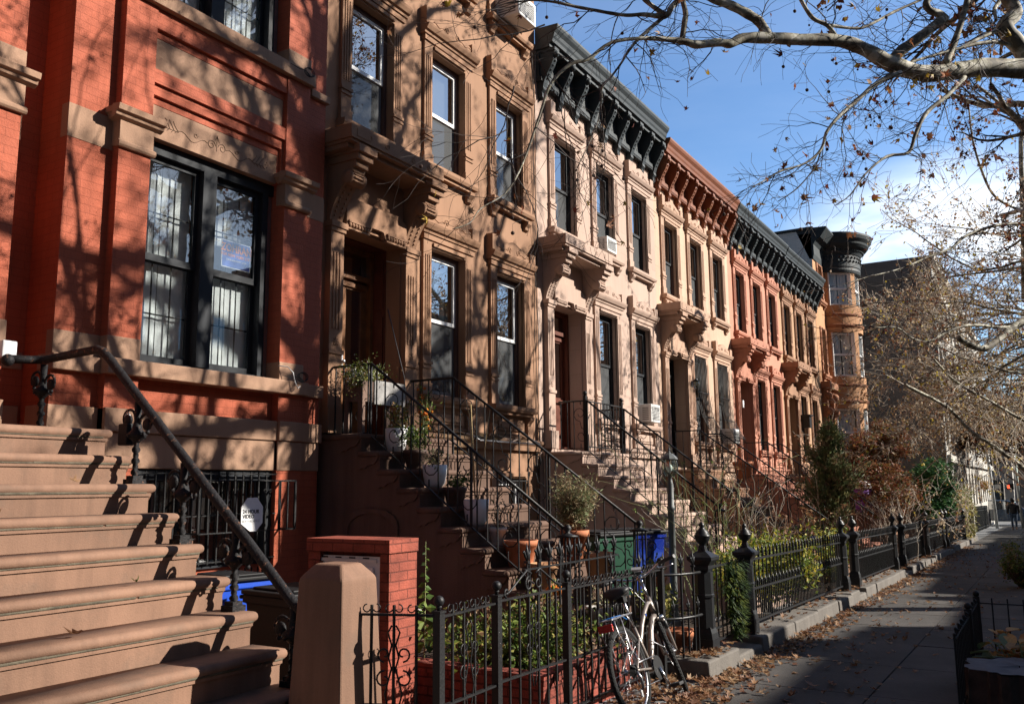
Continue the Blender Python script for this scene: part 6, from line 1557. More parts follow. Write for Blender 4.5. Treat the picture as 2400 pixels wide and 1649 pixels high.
    cb.tube([F((.72, .17, 1.02)), F((.80, .10, .93)), (.80, .03, .72), (.66, -.02, .62), (.52, -.025, .44), (.44, -.03, .36)], .003, 5)
    cb.tube([(.46, -.03, .50), (.60, -.05, .43), (.75, -.06, .37), (.86, -.055, .36), F((.90, -.03, .40)), F((.91, .02, .44))], .0045, 6)
    part('cable', cb, 'dull_metal', t)
    part('wheel_reflector', MB().box(-.012, .012, -.006, .006, -.03, .03), 'sign_white', t, at=(.10, -.01, .16))
bicycle()
# ================================================================= tree pit guard, stump, big leaved plant
t = thing('tree_guard', 'low black iron guard rail around the stump bed', 'fence', (9, .5, zg(9))); mb, rl = MB(), MB()
gx0, gx1, gy, gz = 7.45, 9.75, .70, .47
x = gx0
k = 0
while x < gx1 - .05:
    top = gz + (.055 if k % 2 else .03); mb.bar((x, gy, -.2), (x, gy, top), .016); mb.ball((x, gy, top), .014, 6, 4); x += .12; k += 1
for x in (gx1, 8.75): mb.box(x - .028, x + .028, gy - .028, gy + .028, -.25, gz + .06); mb.ball((x, gy, gz + .085), .03, 10, 8)
y = gy - .13
while y > -1.2: mb.bar((gx1, y, -.2), (gx1, y, gz + .05), .013); y -= .13
for z in (gz, -.02): rl.bar((gx0, gy, z), (gx1, gy, z), .022, .012); rl.bar((gx1, gy, z), (gx1, -1.2, z), .022, .012)
part('pickets', mb, 'black_iron', t); part('rails', rl, 'black_iron', t)
slab('tree_pit_soil', 7.4, 9.7, -1.2, .68, .012, 'soil', 4)
t = thing('tree_stump', 'wide dark tree stump with a grey weathered cut top', 'stump', (8.05, .30, zg(8))); q = random.Random(80); mb = MB(); n = 48
rs = [.40 + .03 * math.sin(k * .9) + .02 * math.sin(k * 2.3) + q.uniform(-.012, .012) for k in range(n)]
zs_ = [(-.2, 1.12), (-.02, 1.02), (.10, .99), (.195, .985)]
for z, f in zs_:
    for k in range(n): a = 2 * pi * k / n; r = rs[k] * f * (1 + .015 * math.sin(k * 3.7 + z * 20)); mb.v.append((8.10 + r * math.cos(a), .32 + r * math.sin(a), z))
for i in range(3):
    for k in range(n): mb.f.append((i * n + k, i * n + (k + 1) % n, i * n + n + (k + 1) % n, i * n + n + k)); mb.sm.append(False)
part('bark', mb, 'stump_bark', t); mb = MB()
for f in (1.0, .55, .03):
    for k in range(n): a = 2 * pi * k / n; r = rs[k] * f * .97; mb.v.append((8.10 + r * math.cos(a), .32 + r * math.sin(a), .197 + .008 * math.sin(k * .5 + f * 9)))
for i in range(2):
    for k in range(n): mb.f.append((i * n + k, i * n + (k + 1) % n, i * n + n + (k + 1) % n, i * n + n + k)); mb.sm.append(True)
part('cut_top', mb, 'cut_wood', t)
t = thing('hosta_plant', 'big green and orange autumn leaves behind the stump', 'plant', (8.75, .32, 0)); q = random.Random(81); lf = MB(); stm = MB()
for i in range(90):
    a = q.uniform(0, 2 * pi); c = Vector((8.72 + q.uniform(-.2, .3), .20 + q.uniform(-.42, .36), .20 + q.uniform(-.08, .15))); d = Vector((math.cos(a), math.sin(a), q.uniform(-.3, .4))).normalized(); L = q.uniform(.14, .25); w = L * .46
    side = d.cross(Vector((0, 0, 1))).normalized(); cur = Vector((0, 0, -.25 * L)); o = len(lf.v)
    for k in range(7):
        s = k / 6; ww = w * math.sin(pi * min(1, s * .93 + .04)) ** .7; m_ = c + d * L * s + cur * s * s
        lf.v += [tuple(m_ + side * ww * .6 + Vector((0, 0, .018))), tuple(m_), tuple(m_ - side * ww * .6 + Vector((0, 0, .018)))]
    for k in range(6):
        for j in (0, 1): lf.f.append((o + k * 3 + j, o + k * 3 + j + 1, o + k * 3 + j + 4, o + k * 3 + j + 3)); lf.sm.append(True)
    stm.tube([(8.75, .3, -.1), c], .006, 4)
part('stems', stm, 'stem_green', t); part('leaves', lf, 'leaf_hosta', t, kind='stuff')
# ================================================================= fallen leaves
LOBES = [(0, 1), (20, .5), (40, .88), (66, .42), (92, .62), (130, .40), (180, .16), (-130, .40), (-92, .62), (-66, .42), (-40, .88), (-20, .5)]
def lobed(mb, c, s, rz, tilt, curl, q):
    M = Matrix.Translation(c) @ Matrix.Rotation(rz, 4, 'Z') @ Matrix.Rotation(tilt, 4, 'X'); out = []
    fo = q.uniform(-.5, .9)
    for k, (a, r) in enumerate(LOBES):
        a = a * pi / 180 + q.uniform(-.06, .06); r = s * .62 * r * q.uniform(.88, 1.12); out.append(M @ Vector((r * math.cos(a), r * math.sin(a), curl * r * r / s * 2.2 + fo * abs(r * math.sin(a)) + q.uniform(0, .08) * s)))
    o = len(mb.v); mb.v.append(tuple(M @ Vector((0, 0, 0)))); mb.v += [tuple(p) for p in out]
    for k in range(12): mb.f.append((o, o + 1 + k, o + 1 + (k + 1) % 12)); mb.sm.append(True)
q = random.Random(90); mb = MB(); fl_n = 0
for i in range(4200):
    u = q.random()
    if u < .40: x = 5.6 + 30 * q.random() ** 1.6; y = 2.76 - abs(q.gauss(0, .17)); 
    elif u < .52: x = 6.2 + q.random() * 2.6; y = 2.95 + q.gauss(0, .22)
    elif u < .64: x = 8.1 + q.random() * 28; y = 3.0 + q.uniform(-.18, .2)
    elif u < .75: x = 4.3 + q.random() * 3.4; y = q.uniform(3.1, 5.5)
    else: x = 4 + 34 * q.random() ** 1.4; y = q.uniform(-.8, 2.7) if q.random() < .55 else 2.7 - abs(q.gauss(0, .8))
    x += q.gauss(0, .15) * math.sin(x * 3)
    on_kerb = x > 8.1 and 2.79 < y < 3.22
    if y > 3.4 and x > 5.86 and x < 7.7: z = zg(x) + .28
    else: z = zg(x) + (.175 if on_kerb else .0)
    s = q.uniform(.05, .115); lobed(mb, (x, y, z + q.uniform(.006, .022)), s, q.uniform(0, 6.3), q.gauss(0, .20), q.uniform(-.15, .45), q)
part('fallen_leaves', mb, 'leaf_dead', kind='stuff')['label'] = 'brown fallen leaves drifted along the kerb and over the sidewalk'
bpy.data.objects['fallen_leaves']['category'] = 'leaves'
for i, (x, y, k, s, rz, lab, m) in enumerate([(2.95, 5.0, 3, .12, 2, 'curled tan leaf on the fourth step of the wide stoop', 'leaf_dead'), (3.62, 5.32, 2, .10, 1, 'crumpled brown leaf near the railing high on the wide stoop', 'leaf_dead'),
        (3.55, 4.62, 5, .06, 4, 'small green leaf on a middle step of the wide stoop', 'leaf_green'), (3.0, 4.2, 6, .11, 3, 'brown leaf on the sixth step of the wide stoop', 'leaf_dead'),
        (3.62, 3.55, 9, .13, .5, 'tan leaf standing on a bottom step by the brown pier', 'leaf_dead'), (2.15, 4.15, 6, .10, 5, 'dark red leaf at the left edge of the wide stoop', 'leaf_dead')]):
    mb = MB(); yy = 6.07 - .27 * k + .09; lobed(mb, (x, yy, 2.06 - .206 * k + .02), s * 1.1, rz, .3, .45, random.Random(i)); solo('fallen_leaf', mb, m, lab, 'leaf')
# ================================================================= far end of the block
t = thing('iron_fence', 'tall dark iron fence far down the sidewalk beyond the hedge', 'fence', (54, 3.6, zg(54))); pk, rl = MB(), MB()
for k in range(90): x = 50 + k * .16; pk.bar((x, 3.55, zg(x)), (x, 3.55, zg(x) + 1.35), .03)
for z in (.15, 1.1, 1.25): rl.bar((50, 3.55, zg(50) + z), (64.4, 3.55, zg(64.4) + z), .05, .03)
part('pickets', pk, 'black_paint', t); part('rails', rl, 'black_paint', t)
FX = 62.0
t = thing('pedestrian_signal', 'yellow pedestrian signal housing on a pale pole, seen from the side', 'signal', (FX, 3.12, zg(FX)))
part('pole', MB().tube([(FX, 2.98, -1.2), (FX, 3.1, 2), (FX, 3.3, 6.5)], .09, 10), 'steel_pole', t)
hs = part('housing', MB().box(FX - .2, FX + .2, 3.28, 3.85, 1.22, 1.72).box(FX - .3, FX - .2, 3.3, 3.5, 1.3, 1.7), 'signal_yellow', t, bevel=.03); part('visor', MB().box(FX - .26, FX - .2, 3.52, 3.64, 1.35, 1.6), 'sign_orange', hs)
part('sign_plate', MB().box(FX - .05, FX, 2.6, 2.95, 1.25, 1.5), 'steel_pole', t)
t = thing('pedestrian_signal', 'black pedestrian signal showing a lit red hand', 'signal', (FX, 2.1, zg(FX)))
part('pole', MB().tube([(FX + .2, 1.62, -1.2), (FX + .2, 1.75, 2.3), (FX + .2, 1.8, 4)], .08, 10), 'steel_pole', t)
part('housing', MB().box(FX - .1, FX + .15, 1.9, 2.3, 1.2, 1.55), 'bin_black', t); hd = MB(); hd.box(FX - .115, FX - .1, 2.12, 2.24, 1.26, 1.38)
for k in range(4): hd.box(FX - .115, FX - .1, 2.125 + k * .03, 2.143 + k * .03, 1.38, 1.47)
hd.box(FX - .115, FX - .1, 2.245, 2.262, 1.32, 1.42); part('red_hand', hd, 'signal_red', t)
t = thing('street_globe', 'round white sign disc beyond the shrubs near the street corner', 'sign', (FX, 4.0, zg(FX)))
part('disc', MB().lathe([(.001, 0), (.26, .01), (.26, .03), (.001, .04)], (FX, 4.02, 2.42), 24, False, 0, Matrix.Rotation(-pi / 2, 4, 'Y')), 'sign_white', t); part('post', MB().tube([(FX + .1, 4.02, -1.1), (FX + .1, 4.02, 2.4)], .03, 6), 'steel_pole', t)
t = thing('parked_car', 'dark blue car crossing the end of the sidewalk', 'car', (69, 3, zg(69)))
zc = zg(69); prof = [(.6, .35), (.55, .75), (.75, .95), (1.5, 1.05), (2.1, 1.55), (2.6, 1.70), (4.2, 1.72), (4.9, 1.55), (5.25, 1.1), (5.35, .6), (5.3, .35)]
part('body', MB().prism([(y, zc + z) for y, z in prof], 'x', 68, 69.8), 'car_paint', t, bevel=.06)
part('windows', MB().prism([(y, zc + z) for y, z in [(1.75, 1.1), (2.2, 1.5), (2.65, 1.62), (4.1, 1.64), (4.7, 1.48), (4.9, 1.1)]], 'x', 67.985, 69.815), 'window_glass', t)
for y in (1.4, 4.5): part('wheel', MB().lathe([(.01, -.1), (.3, -.1), (.33, -.06), (.33, .06), (.3, .1), (.01, .1)], (68.05, y, zc + .33), 20, True, 0, Matrix.Rotation(pi / 2, 4, 'Y')), 'tyre', t)
def far_building(label, x0, x1, y0, y1, z1, m, nw):
    h = thing('building', label, 'building', (x0, (y0 + y1) / 2, zg(x0))); mb = MB(); mb.box(x0, x1, y0, y1, -3, z1); part('wall', mb, m, h); 
    for i in range(nw):
        for z in (.2, 3.2, 6.2, 9.2):
            if z + 1.7 < z1: w = (y1 - y0) / nw; c = y0 + w * (i + .5); part('window', MB().box(x0 - .03, x0 + .02, c - .5, c + .5, z, z + 1.7), 'window_glass', h)
    part('cornice', MB().box(x0 - .4, x0 + .01, y0 - .1, y1 + .1, z1 - .4, z1), m, h)
far_building('pale blue grey building across the end of the street', 84, 96, 2.6, 9.5, 8.5, 'grey_pot', 3)
far_building('pale sunlit building seen right of the traffic signal', 92, 104, -9, 2.4, 7.5, 'pale_front', 5)
far_building('brown brick building closing the end of the street', 86, 96, 9.7, 26, 10, 'opposite_wall', 6)
# walking person, back to us
def skin_obj(name, pts, edges, m, par):
    me = bpy.data.meshes.new(name); me.from_pydata([p[:3] for p in pts], edges, []); o = bpy.data.objects.new(name, me); COL.objects.link(o); o.parent = par; WL[o.name] = Vector()
    sk = o.modifiers.new('s', 'SKIN'); sv = me.skin_vertices[0].data if me.skin_vertices else None
    if sv is None:
        bpy.context.view_layer.objects.active = o; bpy.ops.object.select_all(action='DESELECT'); o.select_set(True); bpy.ops.mesh.customdata_skin_add(); sv = me.skin_vertices[0].data
    for i, p in enumerate(pts): sv[i].radius = (p[3], p[4] if len(p) > 4 else p[3]); sv[i].use_root = i == 0
    o.modifiers.new('d', 'SUBSURF').levels = 2; o.modifiers['d'].render_levels = 2; me.materials.append(MATS[m]); return o
t = thing('person', 'person in a black quilted jacket walking away down the sidewalk', 'person', (59.0, 1.95, zg(59)), local=True)
B = [(0, 0, .95, .13, .15), (0, 0, 1.2, .12, .15), (0, 0, 1.40, .10, .17), (0, 0, 1.50, .055), (.02, 0, 1.60, .09), (.02, 0, 1.70, .09), (0, .19, 1.38, .05), (-.03, .25, 1.12, .042), (.05, .27, .88, .035), (0, -.19, 1.38, .05), (.02, -.25, 1.12, .042), (.12, -.26, .90, .035),
     (0, .10, .88, .08), (.12, .10, .50, .055), (.16, .10, .08, .04), (.28, .10, .03, .035), (0, -.10, .88, .08), (-.08, -.10, .50, .055), (-.28, -.10, .10, .04), (-.18, -.10, .03, .035)]
E_ = [(0, 1), (1, 2), (2, 3), (3, 4), (4, 5), (2, 6), (6, 7), (7, 8), (2, 9), (9, 10), (10, 11), (0, 12), (12, 13), (13, 14), (14, 15), (0, 16), (16, 17), (17, 18), (18, 19)]
body = skin_obj('body', B, E_, 'skin', t)
J = [(0, 0, .86, .17, .21), (0, 0, 1.05, .17, .20), (0, 0, 1.22, .165, .20), (0, 0, 1.42, .13, .20), (0, 0, 1.51, .08), (0, .22, 1.38, .085), (-.03, .28, 1.12, .075), (.05, .29, .92, .06), (0, -.22, 1.38, .085), (.02, -.28, 1.12, .075), (.11, -.28, .94, .06)]
skin_obj('jacket', J, [(0, 1), (1, 2), (2, 3), (3, 4), (3, 5), (5, 6), (6, 7), (3, 8), (8, 9), (9, 10)], 'coat_black', t)
skin_obj('trousers', [(0, 0, .92, .14, .17), (0, .10, .84, .10), (.12, .10, .50, .07), (.15, .10, .12, .055), (0, -.10, .84, .10), (-.08, -.10, .50, .07), (-.26, -.10, .14, .055)], [(0, 1), (1, 2), (2, 3), (0, 4), (4, 5), (5, 6)], 'jeans', t)
part('hair', MB().ball((0, 0, 1.67), .125, 12, 8, (1, 1, 1.15)), 'bin_black', t)
# ================================================================= buildings across the street (their roof line shades the sidewalk)
q = random.Random(7); x = -16; i = 0
desc = ['first', 'second', 'third', 'fourth', 'fifth', 'sixth', 'seventh', 'eighth', 'ninth', 'tenth', 'eleventh', 'twelfth', 'thirteenth', 'fourteenth', 'fifteenth', 'sixteenth', 'seventeenth', 'eighteenth', 'nineteenth', 'twentieth']
while x < 84:
    w = 5.6; H = 12.1 + q.choice((-.9, -.35, -.1, .15, .4, .8)) + zg(x)
    h = thing('row_house', f'plain brown row house across the street, {desc[i]} along the row', 'house', (x, -16, zg(x)), group='row houses across the street')
    holes = [(x + .9 + k * 1.75, x + 1.8 + k * 1.75, z, z + 1.8) for k in range(3) for z in (1.2, 4.3, 7.4)]
    mb = wall_grid(x, x + w - .01, -2, H, -16.0, holes, -.15); mb.box(x, x + w - .01, -26, -16.2, -2, H - .05); part('wall', mb, ('opposite_wall', 'tan_trim', 'brown_stone')[i % 3], h)
    part('cornice', MB().box(x, x + w - .01, -16.0, -15.5, H - .7, H), 'slate_paint', h)
    for cx_ in (x + .4, x + w - .9): part('chimney', MB().box(cx_, cx_ + .55, -17.4, -16.4, H - .1, H + q.uniform(.6, 1.6)), 'opposite_wall', h)
    part('window', MB().box(x + .6, x + w - .6, -16.19, -16.17, 0, H - 1), 'window_glass', h)
    x += w; i += 1
LIMBS={
'L1':[(11.07,-0.43,6.17,0.116),(10.71,-0.14,6.08,0.107),(10.24,0.26,6.0,0.097),(9.92,0.52,5.89,0.089),(9.62,0.77,5.81,0.084),(9.31,1.03,5.85,0.084),(9.08,1.22,5.95,0.069),(8.83,1.43,6.0,0.063),(8.45,1.74,5.93,0.056),(8.16,1.97,5.88,0.055),(7.94,2.16,5.83,0.049),(7.83,2.25,5.75,0.042),(7.73,2.33,5.74,0.037),(7.54,2.49,5.68,0.039),(7.42,2.59,5.69,0.03),(7.12,2.84,5.65,0.017),(6.86,3.05,5.55,0.016),(6.69,3.2,5.36,0.016),(6.55,3.31,5.28,0.016),(6.4,3.43,5.06,0.014),(6.32,3.5,4.76,0.011),(6.2,3.6,4.32,0.009),(6.08,3.7,4.04,0.007),(5.91,3.84,3.88,0.005),(5.84,3.9,3.75,0.004),(5.72,3.99,3.68,0.004)],
'L2':[(7.43,2.59,5.68,0.028),(7.45,2.56,5.89,0.028),(7.46,2.55,5.97,0.026),(7.45,2.57,6.11,0.024),(7.42,2.59,6.36,0.022)],
'L3':[(7.57,2.63,6.21,0.029),(7.5,2.7,6.1,0.029),(7.45,2.75,6.0,0.029),(7.3,2.9,5.99,0.02),(7.18,3.02,5.96,0.017),(7.06,3.14,5.96,0.017),(6.95,3.25,5.97,0.015),(6.83,3.37,5.98,0.015),(6.68,3.52,6.0,0.013),(6.53,3.67,5.99,0.01),(6.34,3.86,5.92,0.006)],
'L3b':[(7.46,2.74,6.02,0.026),(7.42,2.78,6.04,0.024),(7.31,2.89,6.14,0.022),(7.25,2.95,6.26,0.02)],
'L3c':[(7.44,2.76,5.99,0.02),(7.33,2.87,5.84,0.017),(7.25,2.95,5.73,0.015),(7.17,3.03,5.58,0.013),(7.13,3.07,5.48,0.01),(7.05,3.15,5.32,0.01),(6.99,3.21,5.21,0.008),(6.98,3.22,5.07,0.008),(6.94,3.26,4.82,0.006),(6.77,3.43,4.31,0.004)],
'L4':[(8.15,1.98,5.91,0.05),(8.1,2.03,6.03,0.046),(8.0,2.11,6.09,0.045),(7.86,2.23,6.15,0.043),(7.71,2.35,6.18,0.04),(7.45,2.56,6.28,0.033)],
'L5':[(9.28,1.05,5.84,0.059),(9.41,0.94,6.01,0.055),(9.56,0.82,6.15,0.054),(9.84,0.59,6.43,0.05),(9.9,0.54,6.48,0.048),(9.84,0.59,6.53,0.04),(9.75,0.66,6.54,0.037),(9.71,0.69,6.61,0.037),(9.77,0.64,6.71,0.035)],
'L6':[(9.86,0.57,5.96,0.039),(9.98,0.48,6.21,0.037),(10.06,0.4,6.46,0.032),(10.16,0.32,6.76,0.03),(10.22,0.27,6.98,0.028)],
'L7':[(8.96,0.91,5.58,0.024),(8.7,1.12,5.4,0.023),(8.55,1.24,5.24,0.02),(8.36,1.4,5.03,0.018),(8.22,1.5,4.84,0.015),(8.16,1.55,4.66,0.013),(8.01,1.67,4.5,0.01),(7.79,1.85,4.39,0.008),(7.65,1.96,4.28,0.006),(7.54,2.05,4.2,0.004)],
'L7b':[(8.16,1.55,4.66,0.009),(8.11,1.6,4.49,0.006),(7.94,1.73,4.26,0.006),(7.77,1.87,4.11,0.004)],
'L8':[(9.62,0.39,5.67,0.025),(9.41,0.55,5.43,0.022),(9.19,0.73,5.21,0.022),(9.06,0.83,4.97,0.019),(8.97,0.9,4.76,0.016),(8.77,1.07,4.69,0.014),(8.57,1.23,4.5,0.009),(8.4,1.36,4.26,0.006),(8.27,1.47,4.14,0.004)],
'L9':[(11.04,-0.4,5.85,0.114),(10.87,-0.26,6.07,0.102),(10.74,-0.16,6.27,0.096),(10.62,-0.06,6.42,0.09),(10.55,-0.0,6.55,0.084),(10.69,-0.12,6.74,0.074),(10.62,-0.05,6.9,0.069),(10.58,-0.02,7.07,0.063)],
'L9b':[(10.77,-0.18,6.29,0.023),(10.49,0.05,6.34,0.022),(10.26,0.24,6.28,0.022),(10.04,0.42,6.18,0.019),(9.68,0.72,6.0,0.015),(9.47,0.9,5.88,0.015),(9.17,1.14,5.64,0.01)],
'L10':[(10.65,-0.08,6.58,0.023),(10.5,0.04,6.5,0.022),(10.25,0.25,6.33,0.019),(10.01,0.44,6.17,0.013)],
'L11':[(8.78,1.46,6.04,0.024),(8.71,1.52,6.14,0.022),(8.58,1.63,6.19,0.021),(8.49,1.71,6.36,0.019),(8.44,1.74,6.49,0.019)],
'L11b':[(8.71,1.52,6.14,0.017),(8.96,1.31,6.16,0.015),(9.1,1.2,6.22,0.015),(9.38,0.97,6.44,0.015),(9.66,0.74,6.64,0.013),(9.86,0.57,6.79,0.013)],
'L12':[(20.34,-0.36,4.99,0.08),(19.58,0.16,4.71,0.072),(19.13,0.47,4.44,0.065),(18.63,0.82,4.1,0.064),(18.22,1.1,4.16,0.058),(18.03,1.23,4.26,0.053)],
'L12b':[(19.59,0.16,4.76,0.038),(19.19,0.43,4.54,0.033),(18.32,1.03,4.51,0.031),(17.8,1.39,4.34,0.026),(17.41,1.66,4.14,0.021),(17.08,1.88,4.16,0.017),(16.77,2.1,4.34,0.017),(16.41,2.34,4.31,0.012),(15.92,2.68,4.33,0.008)],
'L13':[(20.57,-0.52,6.83,0.036),(19.82,0.0,6.7,0.03),(19.04,0.53,6.52,0.029),(18.39,0.98,6.23,0.028),(18.06,1.21,5.96,0.022),(17.55,1.56,5.73,0.017),(16.96,1.97,5.44,0.013),(16.26,2.45,5.2,0.012),(15.81,2.75,5.03,0.008)],
'L14':[(23.63,-0.05,1.31,0.057),(22.78,0.47,1.91,0.05),(21.9,1.0,2.4,0.042),(21.29,1.38,2.72,0.036),(20.71,1.73,3.19,0.035),(19.73,2.33,3.57,0.034),(19.68,2.36,3.6,0.029)],
'L15':[(23.82,-0.17,2.66,0.04),(22.92,0.38,2.97,0.033),(22.02,0.93,3.34,0.032),(21.03,1.54,3.74,0.031),(20.56,1.82,4.1,0.025),(20.27,2.0,4.38,0.02)],
'L16':[(24.5,-0.58,7.41,0.036),(23.57,-0.02,7.89,0.035),(22.73,0.5,8.13,0.029),(22.38,0.71,8.61,0.028),(22.15,0.85,9.4,0.023),(22.12,0.87,10.22,0.017)],
'L17':[(20.69,-0.6,7.75,0.052),(20.04,-0.16,8.64,0.046),(19.57,0.17,9.09,0.035),(18.99,0.57,9.41,0.025)],
'L18':[(23.86,-0.19,10.09,0.055),(23.54,0.0,7.89,0.059),(23.32,0.14,5.81,0.069),(23.3,0.15,3.82,0.079)],
}
# ================================================================= plane trees
def wob(q, s): return Vector((q.gauss(0, s), q.gauss(0, s), q.gauss(0, s)))
class Tree:
    def __init__(s, seed): s.q = random.Random(seed); s.big, s.tw, s.lf, s.sd = MB(), MB(), MB(), MB(); s.fine = False; s.rmin = .0018; s.leafp = .03; s.seedp = .006; s.lsz = .10
    def leaves(s, p, d):
        q = s.q
        if s.fine:
            if q.random() < s.leafp: lobed(s.lf, p + wob(q, .02) - Vector((0, 0, .03)), s.lsz * q.uniform(.7, 1.3), q.uniform(0, 6.3), q.uniform(.3, 2.4), q.uniform(-.6, 1.2), q)
            if q.random() < s.seedp:
                L = q.uniform(.06, .14); s.tw.tube([p, p - Vector((0, 0, L))], .0014, 3, False); s.sd.ball(p - Vector((0, 0, L + .014)), .017, 6, 4)
            return
        if q.random() < s.leafp:
            for _ in range(q.choice((1, 1, 2))):
                o = wob(q, .02) - Vector((0, 0, .03)); s.lf.leaf(p + o, (q.uniform(-1, 1), q.uniform(-1, 1), q.uniform(-1.4, .1)), (q.uniform(-1, 1), q.uniform(-1, 1), .4), s.lsz * q.uniform(.6, 1.3), s.lsz * q.uniform(.6, 1.0), q.uniform(-.5, .5))
        if q.random() < s.seedp:
            L = q.uniform(.06, .14); s.tw.tube([p, p - Vector((0, 0, L))], .0012, 3, False); s.sd.ball(p - Vector((0, 0, L + .014)), .016, 6, 4)
    def twig(s, p, d, L, r, lvl, grav=-.02, zig=.22, kids=5, sides=3):
        q = s.q; n = max(3, int(L / (.09 if L < 1.2 else .16))); n = min(n, 14); seg = L / n; pts = [p.copy()]; rs = [r]; nodes = []
        for i in range(n):
            d = (d + wob(q, zig) + Vector((0, 0, grav))).normalized(); p = p + d * seg; pts.append(p.copy()); rs.append(max(s.rmin, r * (1 - .75 * (i + 1) / n))); nodes.append((p.copy(), d.copy(), rs[-1], (i + 1) / n))
        (s.big if r > .02 else s.tw).tube(pts, rs, 7 if r > .02 else sides, False)
        if lvl <= 0:
            for nd in nodes[::2]: s.leaves(nd[0], nd[1])
            return
        for _ in range(kids):
            nd = q.choice(nodes); f = 1 - .55 * nd[3]
            e = (nd[1] + wob(q, .62)).normalized(); s.twig(nd[0], e, L * q.uniform(.32, .62) * (f + .25), max(s.rmin, nd[2] * .62), lvl - 1, grav, zig, kids, 3)
        s.leaves(nodes[-1][0], nodes[-1][1])
    def limb(s, pts, every=.25, L=.8, lvl=1, kids=4, side=None, grav=-.03, r0=.006):
        """trace a limb given as (x,y,z,r) points and clothe it with twigs"""
        V = [Vector(p[:3]) for p in pts]; rs = [p[3] for p in pts]
        # smooth through the points
        P, RR = [], []
        for i in range(len(V) - 1):
            a, b = V[i], V[i + 1]; m0 = (V[i + 1] - V[max(i - 1, 0)]) * .5; m1 = (V[min(i + 2, len(V) - 1)] - V[i]) * .5
            for k in range(4):
                t = k / 4; h = (2 * t ** 3 - 3 * t * t + 1); P.append(a * h + m0 * (t ** 3 - 2 * t * t + t) + b * (-2 * t ** 3 + 3 * t * t) + m1 * (t ** 3 - t * t)); RR.append(rs[i] * (1 - t) + rs[i + 1] * t)
        P.append(V[-1]); RR.append(rs[-1]); RR = [r * (1 + .05 * math.sin(i * 1.7)) for i, r in enumerate(RR)]
        (s.big if max(RR) > .013 else s.tw).tube(P, RR, 12 if max(RR) > .04 else 7, True)
        q = s.q; acc = 0
        for i in range(len(P) - 1):
            d = P[i + 1] - P[i]; acc += d.length
            while acc > every:
                acc -= every; sd = (side or wob(q, 1)); e = (d.normalized() * .6 + wob(q, .7) + Vector((0, 0, -.15))).normalized(); s.twig(P[i].copy(), e, L * q.uniform(.5, 1.3), min(RR[i] * .6, r0), lvl, grav, .24, kids)
    def build(s, name, label, loc, leafm='leaf_hang', twm='twig_dark', bigm='plane_bark', group=None, local=False):
        t = thing(name, label, 'tree', loc, group=group, local=local)
        if s.big.v: part('trunk', s.big, bigm, t)
        if s.tw.v: part('twigs', s.tw, twm, t, kind='stuff')
        if s.lf.v: part('leaves', s.lf, leafm, t, kind='stuff')
        if s.sd.v: part('seed_balls', s.sd, 'seed_brown', t, kind='stuff')
        return t
# near tree: traced limbs reaching over the sidewalk from a trunk at the kerb to the right
T = Tree(101); T.fine = True; T.leafp = .05; T.seedp = .012; T.lsz = .085
T.big.tube([(12.6, -1.65, -.5), (12.55, -1.6, 1.5), (12.5, -1.55, 3.5), (12.45, -1.5, 5.2), (12.7, -1.7, 7.5), (13.0, -1.8, 10), (13.2, -1.9, 12.5)], [.34, .27, .24, .22, .17, .12, .06], 14)
L1 = LIMBS['L1']; T.limb([(12.45, -1.5, 5.3, .17), (11.8, -1.0, 5.95, .14)] + L1, .26, .8, 1, 6, r0=.007)
T.limb([(12.45, -1.5, 5.0, .15), (11.6, -.9, 5.45, .13)] + LIMBS['L9'], .4, .8, 1, 4)
for k in ('L2', 'L3', 'L3b', 'L3c', 'L4', 'L5', 'L6', 'L9b', 'L10', 'L11', 'L11b'): T.limb(LIMBS[k], .15, .75, 2 if 0 else 1, 6, r0=.007)
T.leafp = .10
for k in ('L7', 'L7b', 'L8'): T.limb(LIMBS[k], .10, .70, 1, 7, r0=.006, grav=-.05)
# upward continuations of the limbs beyond the frame
for k, dr in (('L2', (-.2, .1, 1)), ('L3b', (-.4, .3, 1)), ('L4', (-.5, .2, .9)), ('L5', (.1, .2, 1)), ('L6', (.1, 0, 1)), ('L9', (-.1, .2, 1)), ('L11', (-.1, .2, 1))):
    e = LIMBS[k][-1]; T.twig(Vector(e[:3]), Vector(dr).normalized(), 3.6, e[3], 3, .03, .12, 6)
# drooping sprays in front of the brown and pink houses
q = random.Random(102)
for (a, b, r) in (((6.15, 3.65, 5.0), (-.3, .35, -.75), .006), ((6.35, 3.45, 5.6), (-.7, .45, -.25), .007), ((6.45, 3.35, 5.95), (-.7, .6, .1), .008), ((6.9, 3.2, 5.2), (.0, .3, -.9), .006), ((6.3, 3.5, 5.3), (.3, .1, -.9), .005),
                  ((6.1, 3.7, 4.6), (-.5, .2, -.5), .005), ((6.15, 3.7, 4.4), (.15, .0, -1), .005), ((6.6, 3.4, 4.9), (.3, .2, -.8), .005)):
    T.leafp = .035; T.twig(Vector(a), Vector(b).normalized(), q.uniform(1.1, 1.6), r * 1.3, 2, -.03, .2, 5)
T.fine = False; T.leafp = .12; T.seedp = .03; T.lsz = .09; q = random.Random(104)
for i in range(15):
    a = 2 * pi * i * .38 + q.uniform(-.3, .3); z = 7.4 + .36 * i
    T.twig(Vector((12.75 + .03 * i, -1.72, z)), Vector((math.cos(a), math.sin(a), .45 + .05 * i)).normalized(), q.uniform(3.4, 5.0), .135, 4, .01, .15, 5)
near = T.build('plane_tree', 'near mottled plane tree whose pale limb crosses the top right of the view', (12.5, -1.6, zg(12.5)))
